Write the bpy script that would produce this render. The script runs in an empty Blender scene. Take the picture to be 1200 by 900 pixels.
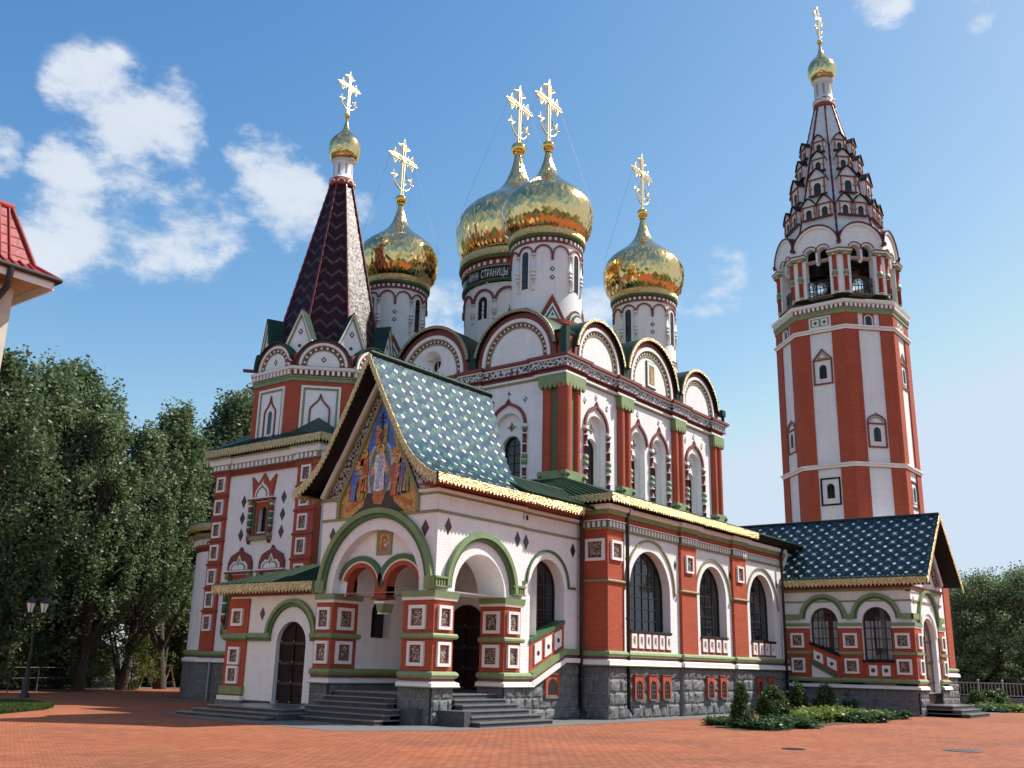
import bpy, math, random
import numpy as np
from mathutils import Vector, Matrix
random.seed(7)
rng = np.random.default_rng(7)
SC = bpy.context.scene
COL = SC.collection
R_ = math.radians
pi = math.pi

# ------------------------------------------------------------------ camera
cam_d = bpy.data.cameras.new('camera')
cam = bpy.data.objects.new('camera', cam_d)
COL.objects.link(cam)
YAW, PITCH, ROLL, FPX = R_(37.75064461), R_(15.92921475), R_(1.36401816), 1157.56
cam_f = Vector((math.cos(YAW)*math.cos(PITCH), math.sin(YAW)*math.cos(PITCH), math.sin(PITCH)))
cam_r = Vector((math.sin(YAW), -math.cos(YAW), 0))
cam_u = cam_r.cross(cam_f)
cr = cam_r*math.cos(ROLL) + cam_u*math.sin(ROLL)
cu = cam_u*math.cos(ROLL) - cam_r*math.sin(ROLL)
cam.matrix_world = Matrix(((cr.x, cu.x, -cam_f.x, 0), (cr.y, cu.y, -cam_f.y, 0), (cr.z, cu.z, -cam_f.z, 1.6), (0, 0, 0, 1)))
cam_d.sensor_width = 36.0
cam_d.lens = 36.0*FPX/1200.0
cam_d.clip_start = 0.1
cam_d.clip_end = 5000
SC.camera = cam

# ------------------------------------------------------------------ sun, sky, exposure
SUN_AZ, SUN_EL = R_(-33.5), R_(47.5)
sd = Vector((math.cos(SUN_EL)*math.cos(SUN_AZ), math.cos(SUN_EL)*math.sin(SUN_AZ), math.sin(SUN_EL)))
sun_d = bpy.data.lights.new('sun', 'SUN')
sun_d.energy = 5.0
sun_d.angle = R_(0.55)
sun_d.color = (1.0, 0.94, 0.85)
sun = bpy.data.objects.new('sun', sun_d)
COL.objects.link(sun)
sun.location = (0, 0, 60)
sun.rotation_euler = sd.to_track_quat('Z', 'Y').to_euler()

SKY_STRENGTH = 0.142
w = bpy.data.worlds.new('World')
SC.world = w
w.use_nodes = True
nt = w.node_tree
nt.nodes.clear()
def wn(t, **k):
    n = nt.nodes.new(t)
    for a, b in k.items():
        setattr(n, a, b)
    return n
wout = wn('ShaderNodeOutputWorld')
wbg = wn('ShaderNodeBackground')
wbg.inputs['Strength'].default_value = SKY_STRENGTH
sky = wn('ShaderNodeTexSky')
sky.sky_type = 'NISHITA'
sky.sun_disc = False
sky.sun_elevation = SUN_EL
sky.sun_rotation = math.atan2(sd.x, sd.y)
sky.altitude = 100
sky.air_density = 1.0
sky.dust_density = 0.6
sky.ozone_density = 2.2
tc = wn('ShaderNodeTexCoord')
def pixdir(x, y):
    v = cr*((x-600)/FPX) - cu*((y-450)/FPX) + cam_f
    return v.normalized()
# clouds stand in fixed compass directions of the sky dome; (x, y) picks the direction, r = angular radius in pixels
CL = [(90, 268, 85, 1), (190, 255, 110, 1), (265, 262, 60, .9), (80, 205, 70, .9), (160, 165, 105, 1), (205, 125, 60, .8), (110, 108, 75, .85),
      (330, 225, 95, 1), (300, 190, 60, .75), (415, 232, 45, .7), (-15, 165, 50, 1), (-5, 185, 40, 1), (520, 362, 60, 1), (555, 375, 50, 1), (700, 362, 60, .9),
      (845, 322, 45, .5), (830, 350, 55, .6), (790, 372, 45, .5), (1035, 2, 48, .8), (1145, 14, 30, .65), (60, 290, 55, .9)]
CLD = [(pixdir(px, py), rr*.86/FPX, amp*.88) for px, py, rr, amp in CL]
# broken cloud over the rest of the sky, behind the photographer
for az, el, r, amp in ((205, 38, 22, .5), (240, 58, 24, .45), (175, 62, 20, .45), (280, 40, 22, .5), (150, 32, 20, .5), (230, 20, 18, .7), (190, 16, 16, .7), (265, 14, 15, .7), (100, 70, 18, .5)):
    CLD.append((Vector((math.cos(R_(el))*math.cos(R_(az)), math.cos(R_(el))*math.sin(R_(az)), math.sin(R_(el)))), R_(r), amp))
prev = None
for (c, rr, amp) in CLD:
    dot = wn('ShaderNodeVectorMath', operation='DOT_PRODUCT')
    nt.links.new(tc.outputs['Generated'], dot.inputs[0])
    dot.inputs[1].default_value = c
    mr = wn('ShaderNodeMapRange', interpolation_type='SMOOTHSTEP')
    mr.inputs['From Min'].default_value = math.cos(rr)
    mr.inputs['From Max'].default_value = 1.0
    mr.inputs['To Min'].default_value = 0
    mr.inputs['To Max'].default_value = amp
    nt.links.new(dot.outputs['Value'], mr.inputs['Value'])
    if prev is None:
        prev = mr.outputs['Result']
    else:
        mx = wn('ShaderNodeMath', operation='MAXIMUM')
        nt.links.new(prev, mx.inputs[0]); nt.links.new(mr.outputs['Result'], mx.inputs[1])
        prev = mx.outputs[0]
noi = wn('ShaderNodeTexNoise')
noi.inputs['Scale'].default_value = 11
noi.inputs['Detail'].default_value = 9
noi.inputs['Roughness'].default_value = 0.62
mp = wn('ShaderNodeMapping')
mp.inputs['Scale'].default_value = (1, 1, 1.7)
nt.links.new(tc.outputs['Generated'], mp.inputs[0])
nt.links.new(mp.outputs[0], noi.inputs['Vector'])
ns = wn('ShaderNodeMath', operation='MULTIPLY_ADD')
ns.inputs[1].default_value = 3.8; ns.inputs[2].default_value = -2.02
nt.links.new(noi.outputs['Fac'], ns.inputs[0])
ad = wn('ShaderNodeMath', operation='ADD')
nt.links.new(prev, ad.inputs[0]); nt.links.new(ns.outputs[0], ad.inputs[1])
cm = wn('ShaderNodeMapRange', interpolation_type='SMOOTHSTEP')
cm.inputs['From Min'].default_value = 0.12; cm.inputs['From Max'].default_value = 0.95
cm.inputs['To Max'].default_value = 0.78
nt.links.new(ad.outputs[0], cm.inputs['Value'])
gate = wn('ShaderNodeMapRange')
gate.inputs['From Min'].default_value = 0.0; gate.inputs['From Max'].default_value = 0.22
nt.links.new(prev, gate.inputs['Value'])
mg = wn('ShaderNodeMath', operation='MULTIPLY')
nt.links.new(cm.outputs[0], mg.inputs[0]); nt.links.new(gate.outputs[0], mg.inputs[1])
# cloud body: white tops, greyer where the cloud is thin or its underside
ccol = wn('ShaderNodeMix', data_type='RGBA')
ccol.inputs['A'].default_value = (3.3, 3.75, 4.35, 1)
ccol.inputs['B'].default_value = (5.3, 5.35, 5.4, 1)
nt.links.new(noi.outputs['Fac'], ccol.inputs['Factor'])
mixc = wn('ShaderNodeMix', data_type='RGBA')
# tone of the clear sky: deeper blue overhead, milky towards the horizon and the sun side
sep = wn('ShaderNodeSeparateColor'); nt.links.new(sky.outputs['Color'], sep.inputs[0])
comb = wn('ShaderNodeCombineColor')
for ch, (A_, g_, cl) in enumerate(((.515, 1.72, 2.95), (.75, 1.2, 4.0), (1.40, .70, 5.6))):
    mn = wn('ShaderNodeMath', operation='MINIMUM'); mn.inputs[1].default_value = cl
    nt.links.new(sep.outputs[ch], mn.inputs[0])
    pw = wn('ShaderNodeMath', operation='POWER'); pw.inputs[1].default_value = g_; nt.links.new(mn.outputs[0], pw.inputs[0])
    ml = wn('ShaderNodeMath', operation='MULTIPLY'); ml.inputs[1].default_value = A_; nt.links.new(pw.outputs[0], ml.inputs[0])
    nt.links.new(ml.outputs[0], comb.inputs[ch])
nt.links.new(mg.outputs[0], mixc.inputs['Factor'])
nt.links.new(comb.outputs[0], mixc.inputs['A'])
nt.links.new(ccol.outputs['Result'], mixc.inputs['B'])
nt.links.new(mixc.outputs['Result'], wbg.inputs['Color'])
nt.links.new(wbg.outputs[0], wout.inputs[0])
SC.view_settings.view_transform = 'Standard'
SC.view_settings.look = 'None'
SC.view_settings.exposure = 0.45
SC.view_settings.gamma = 1.0
SC.view_settings.use_curve_mapping = False
SC.cycles.max_bounces = 6
SC.cycles.diffuse_bounces = 3
SC.cycles.glossy_bounces = 4

# ------------------------------------------------------------------ materials
class NG:
    def __init__(s, name):
        s.m = bpy.data.materials.new(name); s.m.use_nodes = True
        s.t = s.m.node_tree; s.b = s.t.nodes['Principled BSDF']
        s.geo = s.t.nodes.new('ShaderNodeNewGeometry')
    def n(s, t, **k):
        x = s.t.nodes.new(t)
        for a, b in k.items(): setattr(x, a, b)
        return x
    def l(s, a, b): s.t.links.new(a, b)
    def noise(s, scale, detail=4, vec=None, rough=.6):
        x = s.n('ShaderNodeTexNoise'); x.inputs['Scale'].default_value = scale; x.inputs['Detail'].default_value = detail
        x.inputs['Roughness'].default_value = rough
        s.l(vec or s.geo.outputs['Position'], x.inputs['Vector']); return x
    def ramp(s, fac, stops, interp='LINEAR'):
        x = s.n('ShaderNodeValToRGB'); x.color_ramp.interpolation = interp
        e = x.color_ramp.elements
        while len(e) < len(stops): e.new(0.5)
        for i, (p, c) in enumerate(stops):
            e[i].position = p; e[i].color = (*c, 1)
        s.l(fac, x.inputs['Fac']); return x
    def bump(s, h, strength, dist, prev=None):
        x = s.n('ShaderNodeBump'); x.inputs['Strength'].default_value = strength; x.inputs['Distance'].default_value = dist
        s.l(h, x.inputs['Height'])
        if prev is not None: s.l(prev, x.inputs['Normal'])
        return x.outputs['Normal']
    def wallvec(s):
        sp = s.n('ShaderNodeSeparateXYZ'); s.l(s.geo.outputs['Position'], sp.inputs[0])
        a = s.n('ShaderNodeMath', operation='ADD'); s.l(sp.outputs[0], a.inputs[0]); 
        k = s.n('ShaderNodeMath', operation='MULTIPLY'); k.inputs[1].default_value = .83; s.l(sp.outputs[1], k.inputs[0]); s.l(k.outputs[0], a.inputs[1])
        c = s.n('ShaderNodeCombineXYZ'); s.l(a.outputs[0], c.inputs[0]); s.l(sp.outputs[2], c.inputs[1]); return c.outputs[0]
def mul(c, k): return tuple(min(1, x*k) for x in c)

def mat_plain(name, col, rough=.6, var=.12, bump=.25, nscale=3.0):
    g = NG(name)
    nz = g.noise(nscale, 6)
    r = g.ramp(nz.outputs['Fac'], [(.3, mul(col, 1-var)), (.7, mul(col, 1+var))])
    g.l(r.outputs['Color'], g.b.inputs['Base Color'])
    g.b.inputs['Roughness'].default_value = rough
    n2 = g.noise(38, 3)
    g.l(g.bump(n2.outputs['Fac'], bump, .01), g.b.inputs['Normal'])
    return g.m
def mat_brick(name, col, bw=.26, bh=.075, strength=.55, var=.10, mortar=.82, rough=.7, dist=.014):
    g = NG(name)
    v = g.wallvec()
    b = g.n('ShaderNodeTexBrick')
    b.inputs['Scale'].default_value = 1; b.inputs['Brick Width'].default_value = bw; b.inputs['Row Height'].default_value = bh
    b.inputs['Mortar Size'].default_value = .008; b.inputs['Mortar Smooth'].default_value = .4
    b.inputs['Color1'].default_value = (*mul(col, 1+var*.5), 1); b.inputs['Color2'].default_value = (*mul(col, 1-var*.5), 1); b.inputs['Mortar'].default_value = (*mul(col, mortar), 1)
    g.l(v, b.inputs['Vector'])
    nz = g.noise(.9, 7)
    r = g.ramp(nz.outputs['Fac'], [(.3, (1-var,)*3), (.65, (1, 1, 1))])
    m = g.n('ShaderNodeMix', data_type='RGBA', blend_type='MULTIPLY'); m.inputs['Factor'].default_value = 1
    g.l(b.outputs['Color'], m.inputs['A']); g.l(r.outputs['Color'], m.inputs['B'])
    # rain streaks and dust in the paint
    mp = g.n('ShaderNodeMapping'); mp.inputs['Scale'].default_value = (3.2, 3.2, .25); g.l(g.geo.outputs['Position'], mp.inputs[0])
    st = g.noise(1.4, 5, mp.outputs[0])
    r2 = g.ramp(st.outputs['Fac'], [(.48, (1, 1, 1)), (.75, (.90, .885, .86))])
    m2 = g.n('ShaderNodeMix', data_type='RGBA', blend_type='MULTIPLY'); m2.inputs['Factor'].default_value = .8
    g.l(m.outputs['Result'], m2.inputs['A']); g.l(r2.outputs['Color'], m2.inputs['B'])
    g.l(m2.outputs['Result'], g.b.inputs['Base Color'])
    g.b.inputs['Roughness'].default_value = rough; g.b.inputs['Specular IOR Level'].default_value = .2
    inv = g.n('ShaderNodeMath', operation='SUBTRACT'); inv.inputs[0].default_value = 1; g.l(b.outputs['Fac'], inv.inputs[1])
    nb = g.bump(inv.outputs[0], strength, dist)
    n2 = g.noise(30, 3)
    g.l(g.bump(n2.outputs['Fac'], .35, .012, nb), g.b.inputs['Normal'])
    return g.m
def mat_stone(name, col):
    g = NG(name)
    v = g.n('ShaderNodeTexVoronoi'); v.inputs['Scale'].default_value = 1.9; g.l(g.geo.outputs['Position'], v.inputs['Vector'])
    nz = g.noise(5, 8, rough=.7)
    r = g.ramp(nz.outputs['Fac'], [(.25, mul(col, .55)), (.5, col), (.8, mul(col, 1.6))])
    hs = g.n('ShaderNodeMix', data_type='RGBA', blend_type='MULTIPLY'); hs.inputs['Factor'].default_value = .35
    g.l(r.outputs['Color'], hs.inputs['A']); g.l(v.outputs['Color'], hs.inputs['B'])
    d = g.n('ShaderNodeHueSaturation'); d.inputs['Saturation'].default_value = .35; d.inputs['Value'].default_value = 1.15
    g.l(hs.outputs['Result'], d.inputs['Color'])
    g.l(d.outputs['Color'], g.b.inputs['Base Color'])
    g.b.inputs['Roughness'].default_value = .75
    n2 = g.noise(14, 8, rough=.75)
    g.l(g.bump(n2.outputs['Fac'], .6, .035), g.b.inputs['Normal'])
    return g.m
def mat_gold(name, col, rough, bump=0.0, scale=30):
    g = NG(name)
    g.b.inputs['Metallic'].default_value = 1; g.b.inputs['Base Color'].default_value = (*col, 1); g.b.inputs['Roughness'].default_value = rough
    if bump:
        v = g.n('ShaderNodeTexVoronoi'); v.inputs['Scale'].default_value = scale; g.l(g.geo.outputs['Position'], v.inputs['Vector'])
        r = g.ramp(v.outputs['Distance'], [(.12, mul(col, .3)), (.42, col)])
        g.l(r.outputs['Color'], g.b.inputs['Base Color'])
        g.l(g.bump(v.outputs['Distance'], bump, .05), g.b.inputs['Normal'])
    return g.m
def mat_pattern(name, stops, scale, rings=7.0):
    """openwork scroll band / ceramic ornament: rings round scattered centres"""
    g = NG(name)
    v = g.n('ShaderNodeTexVoronoi'); v.inputs['Scale'].default_value = scale; v.inputs['Randomness'].default_value = .35
    g.l(g.geo.outputs['Position'], v.inputs['Vector'])
    m = g.n('ShaderNodeMath', operation='MULTIPLY'); m.inputs[1].default_value = rings; g.l(v.outputs['Distance'], m.inputs[0])
    s = g.n('ShaderNodeMath', operation='SINE'); g.l(m.outputs[0], s.inputs[0])
    mm = g.n('ShaderNodeMapRange'); mm.inputs['From Min'].default_value = -1; g.l(s.outputs[0], mm.inputs['Value'])
    r = g.ramp(mm.outputs[0], stops, 'CONSTANT')
    g.l(r.outputs['Color'], g.b.inputs['Base Color']); g.b.inputs['Roughness'].default_value = .35
    return g.m
def mat_ceramic(name):
    g = NG(name)
    v = g.n('ShaderNodeTexVoronoi'); v.inputs['Scale'].default_value = 36; v.inputs['Randomness'].default_value = .45
    g.l(g.geo.outputs['Position'], v.inputs['Vector'])
    sp = g.n('ShaderNodeSeparateColor'); g.l(v.outputs['Color'], sp.inputs[0])
    r = g.ramp(sp.outputs[0], [(0, (.10, .02, .02)), (.42, (.55, .52, .44)), (.62, (.06, .14, .07)), (.74, (.05, .06, .13)), (.85, (.35, .22, .06))], 'CONSTANT')
    g.l(r.outputs['Color'], g.b.inputs['Base Color']); g.b.inputs['Roughness'].default_value = .25
    g.l(g.bump(v.outputs['Distance'], .4, .03), g.b.inputs['Normal'])
    return g.m
def mat_tile(name, col, rough=.22, var=.25):
    g = NG(name)
    nz = g.noise(2.3, 5)
    r = g.ramp(nz.outputs['Fac'], [(.3, mul(col, 1-var)), (.7, mul(col, 1+var))])
    ri = g.ramp(g.geo.outputs['Random Per Island'], [(0, (.66, .68, .70)), (1, (1.22, 1.2, 1.18))]); rm = g.n('ShaderNodeMix', data_type='RGBA', blend_type='MULTIPLY'); rm.inputs['Factor'].default_value = 1; g.l(r.outputs['Color'], rm.inputs['A']); g.l(ri.outputs['Color'], rm.inputs['B'])
    g.l(rm.outputs['Result'], g.b.inputs['Base Color']); g.b.inputs['Roughness'].default_value = rough; g.b.inputs['Specular IOR Level'].default_value = .3
    n2 = g.noise(9, 3); g.l(g.bump(n2.outputs['Fac'], .25, .03), g.b.inputs['Normal'])
    return g.m
def mat_leaf(name, c0, c1):
    g = NG(name)
    nz = g.noise(.55, 4)
    a = g.n('ShaderNodeMath', operation='MULTIPLY_ADD'); a.inputs[1].default_value = .5; g.l(g.geo.outputs['Random Per Island'], a.inputs[0])
    h = g.n('ShaderNodeMath', operation='MULTIPLY'); h.inputs[1].default_value = .5; g.l(nz.outputs['Fac'], h.inputs[0]); g.l(h.outputs[0], a.inputs[2])
    r = g.ramp(a.outputs[0], [(.2, c0), (.62, c1), (.8, mul(c1, 1.35))])
    g.l(r.outputs['Color'], g.b.inputs['Base Color']); g.b.inputs['Roughness'].default_value = .45; g.b.inputs['Specular IOR Level'].default_value = .4
    tr = g.n('ShaderNodeBsdfTranslucent'); g.l(r.outputs['Color'], tr.inputs['Color'])
    mx = g.n('ShaderNodeMixShader'); mx.inputs[0].default_value = .42
    g.l(g.b.outputs[0], mx.inputs[1]); g.l(tr.outputs[0], mx.inputs[2])
    out = g.t.nodes['Material Output']; g.l(mx.outputs[0], out.inputs['Surface'])
    return g.m
def mat_paver(name):
    g = NG(name)
    mp = g.n('ShaderNodeMapping'); mp.inputs['Rotation'].default_value = (0, 0, R_(8)); g.l(g.geo.outputs['Position'], mp.inputs[0])
    b = g.n('ShaderNodeTexBrick'); b.inputs['Scale'].default_value = 1; b.inputs['Brick Width'].default_value = .25; b.inputs['Row Height'].default_value = .125
    b.inputs['Mortar Size'].default_value = .011; b.inputs['Mortar'].default_value = (.12, .06, .036, 1)
    b.inputs['Color1'].default_value = (.46, .162, .082, 1); b.inputs["Color2"].default_value = (.34, .112, .058, 1); b.inputs['Bias'].default_value = 0
    g.l(mp.outputs[0], b.inputs['Vector'])
    nz = g.noise(.25, 8, rough=.65)
    r = g.ramp(nz.outputs['Fac'], [(.3, (.70, .74, .80)), (.52, (1, 1, 1)), (.72, (1.0, .88, .76))])
    m = g.n('ShaderNodeMix', data_type='RGBA', blend_type='MULTIPLY'); m.inputs['Factor'].default_value = 1
    g.l(b.outputs['Color'], m.inputs['A']); g.l(r.outputs['Color'], m.inputs['B'])
    wz = g.noise(.06, 6, rough=.7); wr = g.ramp(wz.outputs['Fac'], [(.42, (1, 1, 1)), (.56, (.80, .80, .80)), (.60, (1.05, 1.0, .95))])
    mw = g.n('ShaderNodeMix', data_type='RGBA', blend_type='MULTIPLY'); mw.inputs['Factor'].default_value = .7
    g.l(m.outputs['Result'], mw.inputs['A']); g.l(wr.outputs['Color'], mw.inputs['B']); m = mw
    # odd grey bricks
    v = g.n('ShaderNodeTexVoronoi'); v.inputs['Scale'].default_value = 2.1; g.l(mp.outputs[0], v.inputs['Vector'])
    sp = g.n('ShaderNodeSeparateColor'); g.l(v.outputs['Color'], sp.inputs[0])
    gr = g.n('ShaderNodeMath', operation='GREATER_THAN'); gr.inputs[1].default_value = .86; g.l(sp.outputs[1], gr.inputs[0])
    lt = g.n('ShaderNodeMath', operation='LESS_THAN'); lt.inputs[1].default_value = .20; g.l(v.outputs['Distance'], lt.inputs[0])
    an = g.n('ShaderNodeMath', operation='MULTIPLY'); g.l(gr.outputs[0], an.inputs[0]); g.l(lt.outputs[0], an.inputs[1])
    k = g.n('ShaderNodeMath', operation='MULTIPLY'); k.inputs[1].default_value = .45; g.l(an.outputs[0], k.inputs[0])
    m2 = g.n('ShaderNodeMix', data_type='RGBA'); m2.inputs['B'].default_value = (.17, .12, .11, 1)
    g.l(k.outputs[0], m2.inputs['Factor']); g.l(m.outputs['Result'], m2.inputs['A'])
    g.l(m2.outputs['Result'], g.b.inputs['Base Color']); g.b.inputs['Roughness'].default_value = .8; g.b.inputs['Specular IOR Level'].default_value = .15
    inv = g.n('ShaderNodeMath', operation='SUBTRACT'); inv.inputs[0].default_value = 1; g.l(b.outputs['Fac'], inv.inputs[1])
    nb = g.bump(inv.outputs[0], .5, .01); n2 = g.noise(12, 5); g.l(g.bump(n2.outputs['Fac'], .5, .012, nb), g.b.inputs['Normal'])
    return g.m

M = {}
M['white'] = mat_brick('white_painted_brick', (.88, .875, .86), strength=.55, mortar=.92, var=.06)
M['trimwhite'] = mat_plain('white_moulding', (.80, .785, .75), var=.07)
M['red'] = mat_brick('red_painted_brick', (.47, .100, .052), strength=.6, var=.14, mortar=.7)
M['maroon'] = mat_plain('maroon_moulding', (.20, .045, .035), var=.18)
M['green'] = mat_plain('green_painted_moulding', (.20, .275, .12), var=.16)
M['deepgreen'] = mat_plain('deep_green_moulding', (.060, .135, .055), var=.15)
M['olive'] = mat_plain('olive_moulding', (.24, .25, .13), var=.14)
M['darkgreen'] = mat_tile('green_roof_sheet', (.022, .060, .044), .5)
M['greenroof'] = mat_tile('green_glazed_tile', (.022, .050, .028), .7)
M['stone'] = mat_stone('grey_rustic_stone', (.135, .135, .142))
M['joint'] = mat_plain('stone_joint', (.24, .24, .245), .8)
M['granite'] = mat_stone('dark_granite_step', (.055, .056, .062)); M['tread'] = mat_plain('sky_sheen_granite_tread', (.17, .172, .18), .28)  # same granite; the tread is paler, sky reflection put into its colour
M['gold'] = mat_gold('gold_leaf_sheet', (.80, .57, .25), .14)
M['goldball'] = mat_gold('gold_ball', (.92, .58, .14), .08)
M['goldlace'] = mat_gold('gilded_openwork', (.88, .68, .33), .42, .9, 20); M['goldtrim'] = mat_gold('muted_gilt_edge', (.55, .45, .27), .5, .8, 20)  # edge gilt is darker and duller than the openwork
M['crossgold'] = mat_gold('bright_gold', (1.0, .86, .56), .3)
M['ceramic'] = mat_ceramic('ceramic_ornament')
M['frieze'] = mat_pattern('ceramic_frieze', [(0, (.035, .035, .07)), (.52, (.62, .60, .58))], 3.4, 16)
M['scroll'] = mat_pattern('scroll_band', [(0, (.03, .03, .035)), (.62, (.42, .40, .38))], 6, 15)
M['wood'] = mat_plain('dark_stained_wood', (.024, .009, .008), .6, .3); M['wood'].node_tree.nodes['Principled BSDF'].inputs['Specular IOR Level'].default_value = .15
M['woodlit'] = mat_plain('sunlit_plank_door', (.13, .065, .05), .6, .25, nscale=9)  # lighter copy of the door wood, sunlight put into the colour
M['iron'] = mat_plain('black_iron', (.012, .012, .013), .5)
M['pipe'] = mat_plain('dark_brown_downpipe', (.022, .014, .012), .4)
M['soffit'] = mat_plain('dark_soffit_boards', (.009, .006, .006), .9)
M['darktile'] = mat_plain('dark_clinker_tile', (.045, .022, .022), .35)
for q_ in ('darkgreen', 'greenroof'): M[q_].node_tree.nodes['Principled BSDF'].inputs['Specular IOR Level'].default_value = .14
M['cream'] = mat_plain('cream_plaster', (.60, .54, .45), .85)
M['navy'] = mat_tile('navy_glazed_tile', (.014, .031, .046), .24)
M['teal'] = mat_tile('teal_glazed_tile', (.05, .115, .098), .24)
M['blue'] = mat_tile('blue_glazed_tile', (.036, .092, .13), .2)
M['aqua'] = mat_tile('aqua_glazed_tile', (.085, .18, .15), .2)
M['violet'] = mat_tile('violet_glazed_tile', (.11, .10, .15), .2)
M['whitetile'] = mat_tile('white_glazed_tile', (.75, .76, .78), .2, .08)
M['tentdark'] = mat_tile('purple_brown_tile', (.040, .014, .022), .38)
M['tentgrey'] = mat_tile('grey_brown_tile', (.105, .072, .062), .38)
for q_ in ('tentdark', 'tentgrey'): M[q_].node_tree.nodes['Principled BSDF'].inputs['Specular IOR Level'].default_value = .12
M['tentwhite'] = mat_plain('pale_tent_sheet', (.66, .645, .65), .55)
M['tentrib'] = mat_tile('dark_red_ridge_tile', (.13, .022, .022), .3)
M['redtile'] = mat_tile('red_metal_tile', (.27, .030, .030), .5)
M['ochre'] = mat_plain('ochre_plaster', (.42, .30, .17), .8)
M['grey'] = mat_plain('grey_metal', (.30, .31, .32), .5)
M['darkmetal'] = mat_plain('weathered_dark_metal', (.10, .105, .105), .6)
M['palestone'] = mat_plain('pale_kerb', (.42, .37, .31), .8)
g = NG('window_glass'); g.b.inputs['Base Color'].default_value = (.012, .014, .017, 1); g.b.inputs['Roughness'].default_value = .06
n_ = g.noise(1.4, 2); g.l(g.bump(n_.outputs['Fac'], .12, .05), g.b.inputs['Normal']); M['glass'] = g.m
g = NG('lantern_glass'); g.b.inputs['Base Color'].default_value = (.8, .8, .78, 1); g.b.inputs['Roughness'].default_value = .3; M['lantern'] = g.m
M['curtain'] = mat_plain('grey_white_curtain', (.30, .30, .28), .8, .2)
for nm, c in dict(m_gold=(.52, .29, .065), m_blue=(.055, .17, .52), m_white=(.62, .60, .66), m_halo=(.72, .46, .10), m_green=(.15, .19, .13), m_orange=(.46, .13, .035),
                  m_red=(.36, .085, .05), m_indigo=(.13, .12, .36), m_dark=(.035, .015, .015), m_pale=(.36, .43, .52), m_olive=(.26, .19, .05), m_skin=(.55, .31, .17)).items():
    g = NG('mosaic_'+nm[2:])
    v = g.n('ShaderNodeTexVoronoi'); v.inputs['Scale'].default_value = 16; g.l(g.geo.outputs['Position'], v.inputs['Vector'])
    sp = g.n('ShaderNodeSeparateColor'); g.l(v.outputs['Color'], sp.inputs[0])
    r = g.ramp(sp.outputs[0], [(.1, mul(c, .72)), (.9, mul(c, 1.3))]); g.l(r.outputs['Color'], g.b.inputs['Base Color']); g.b.inputs['Roughness'].default_value = .35
    M[nm] = g.m
M['leaf'] = mat_leaf('poplar_leaf', (.062, .10, .042), (.19, .255, .12))
M['leaf2'] = mat_leaf('dark_leaf', (.042, .074, .034), (.14, .19, .085))
M['leafy'] = mat_leaf('yellow_green_leaf', (.06, .10, .02), (.16, .21, .05))
M['thuja'] = mat_leaf('conifer_needle', (.02, .05, .016), (.08, .14, .032))
M['juniper'] = mat_leaf('juniper_needle', (.02, .055, .025), (.06, .12, .04))
M['junigold'] = mat_leaf('golden_juniper_needle', (.07, .12, .02), (.20, .25, .05))
M['bark'] = mat_plain('grey_bark', (.055, .043, .034), .9, .35, .8)
M['grass'] = mat_leaf('lawn_grass', (.03, .06, .015), (.07, .12, .03))
M['paver'] = mat_paver('red_brick_paving')
M['meadow'] = mat_plain('meadow_ground', (.055, .065, .028), .95, .4, .05)
M['soil'] = mat_plain('soil', (.07, .045, .03), .9)
M['greypave'] = mat_brick('grey_paving', (.20, .195, .19), .2, .1, .3)
# floor brick pattern needs plan coordinates

# ------------------------------------------------------------------ mesh helpers
class Fr:
    """a wall frame: s along the wall, z up, d outwards"""
    def __init__(s, o, sd, n): s.o = Vector(o); s.sd = Vector(sd).normalized(); s.n = Vector(n).normalized()
    def P(s, a, z, d=0): return s.o + s.sd*a + s.n*d + Vector((0, 0, z))
class Lean(Fr):
    """a frame whose 'up' leans inwards (tent face)"""
    def __init__(s, o, sd, n, up): super().__init__(o, sd, n); s.up = Vector(up).normalized()
    def P(s, a, z, d=0): return s.o + s.sd*a + s.n*d + s.up*z
class Cy:
    """a drum frame: s in radians*r"""
    def __init__(s, cx, cy, r, a0=0): s.c = (cx, cy); s.r = r; s.a0 = a0
    def P(s, a, z, d=0):
        t = s.a0 + a/s.r
        return Vector((s.c[0]+(s.r+d)*math.cos(t), s.c[1]+(s.r+d)*math.sin(t), z))
def FX(x): return Fr((x, 0, 0), (0, 1, 0), (-1, 0, 0))
def RY(y): return Fr((0, y, 0), (1, 0, 0), (0, -1, 0))
def segfr(p0, p1):
    d = Vector((p1[0]-p0[0], p1[1]-p0[1], 0)); L = d.length; d.normalize()
    return Fr((p0[0], p0[1], 0), d, (d.y, -d.x, 0)), L

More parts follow.
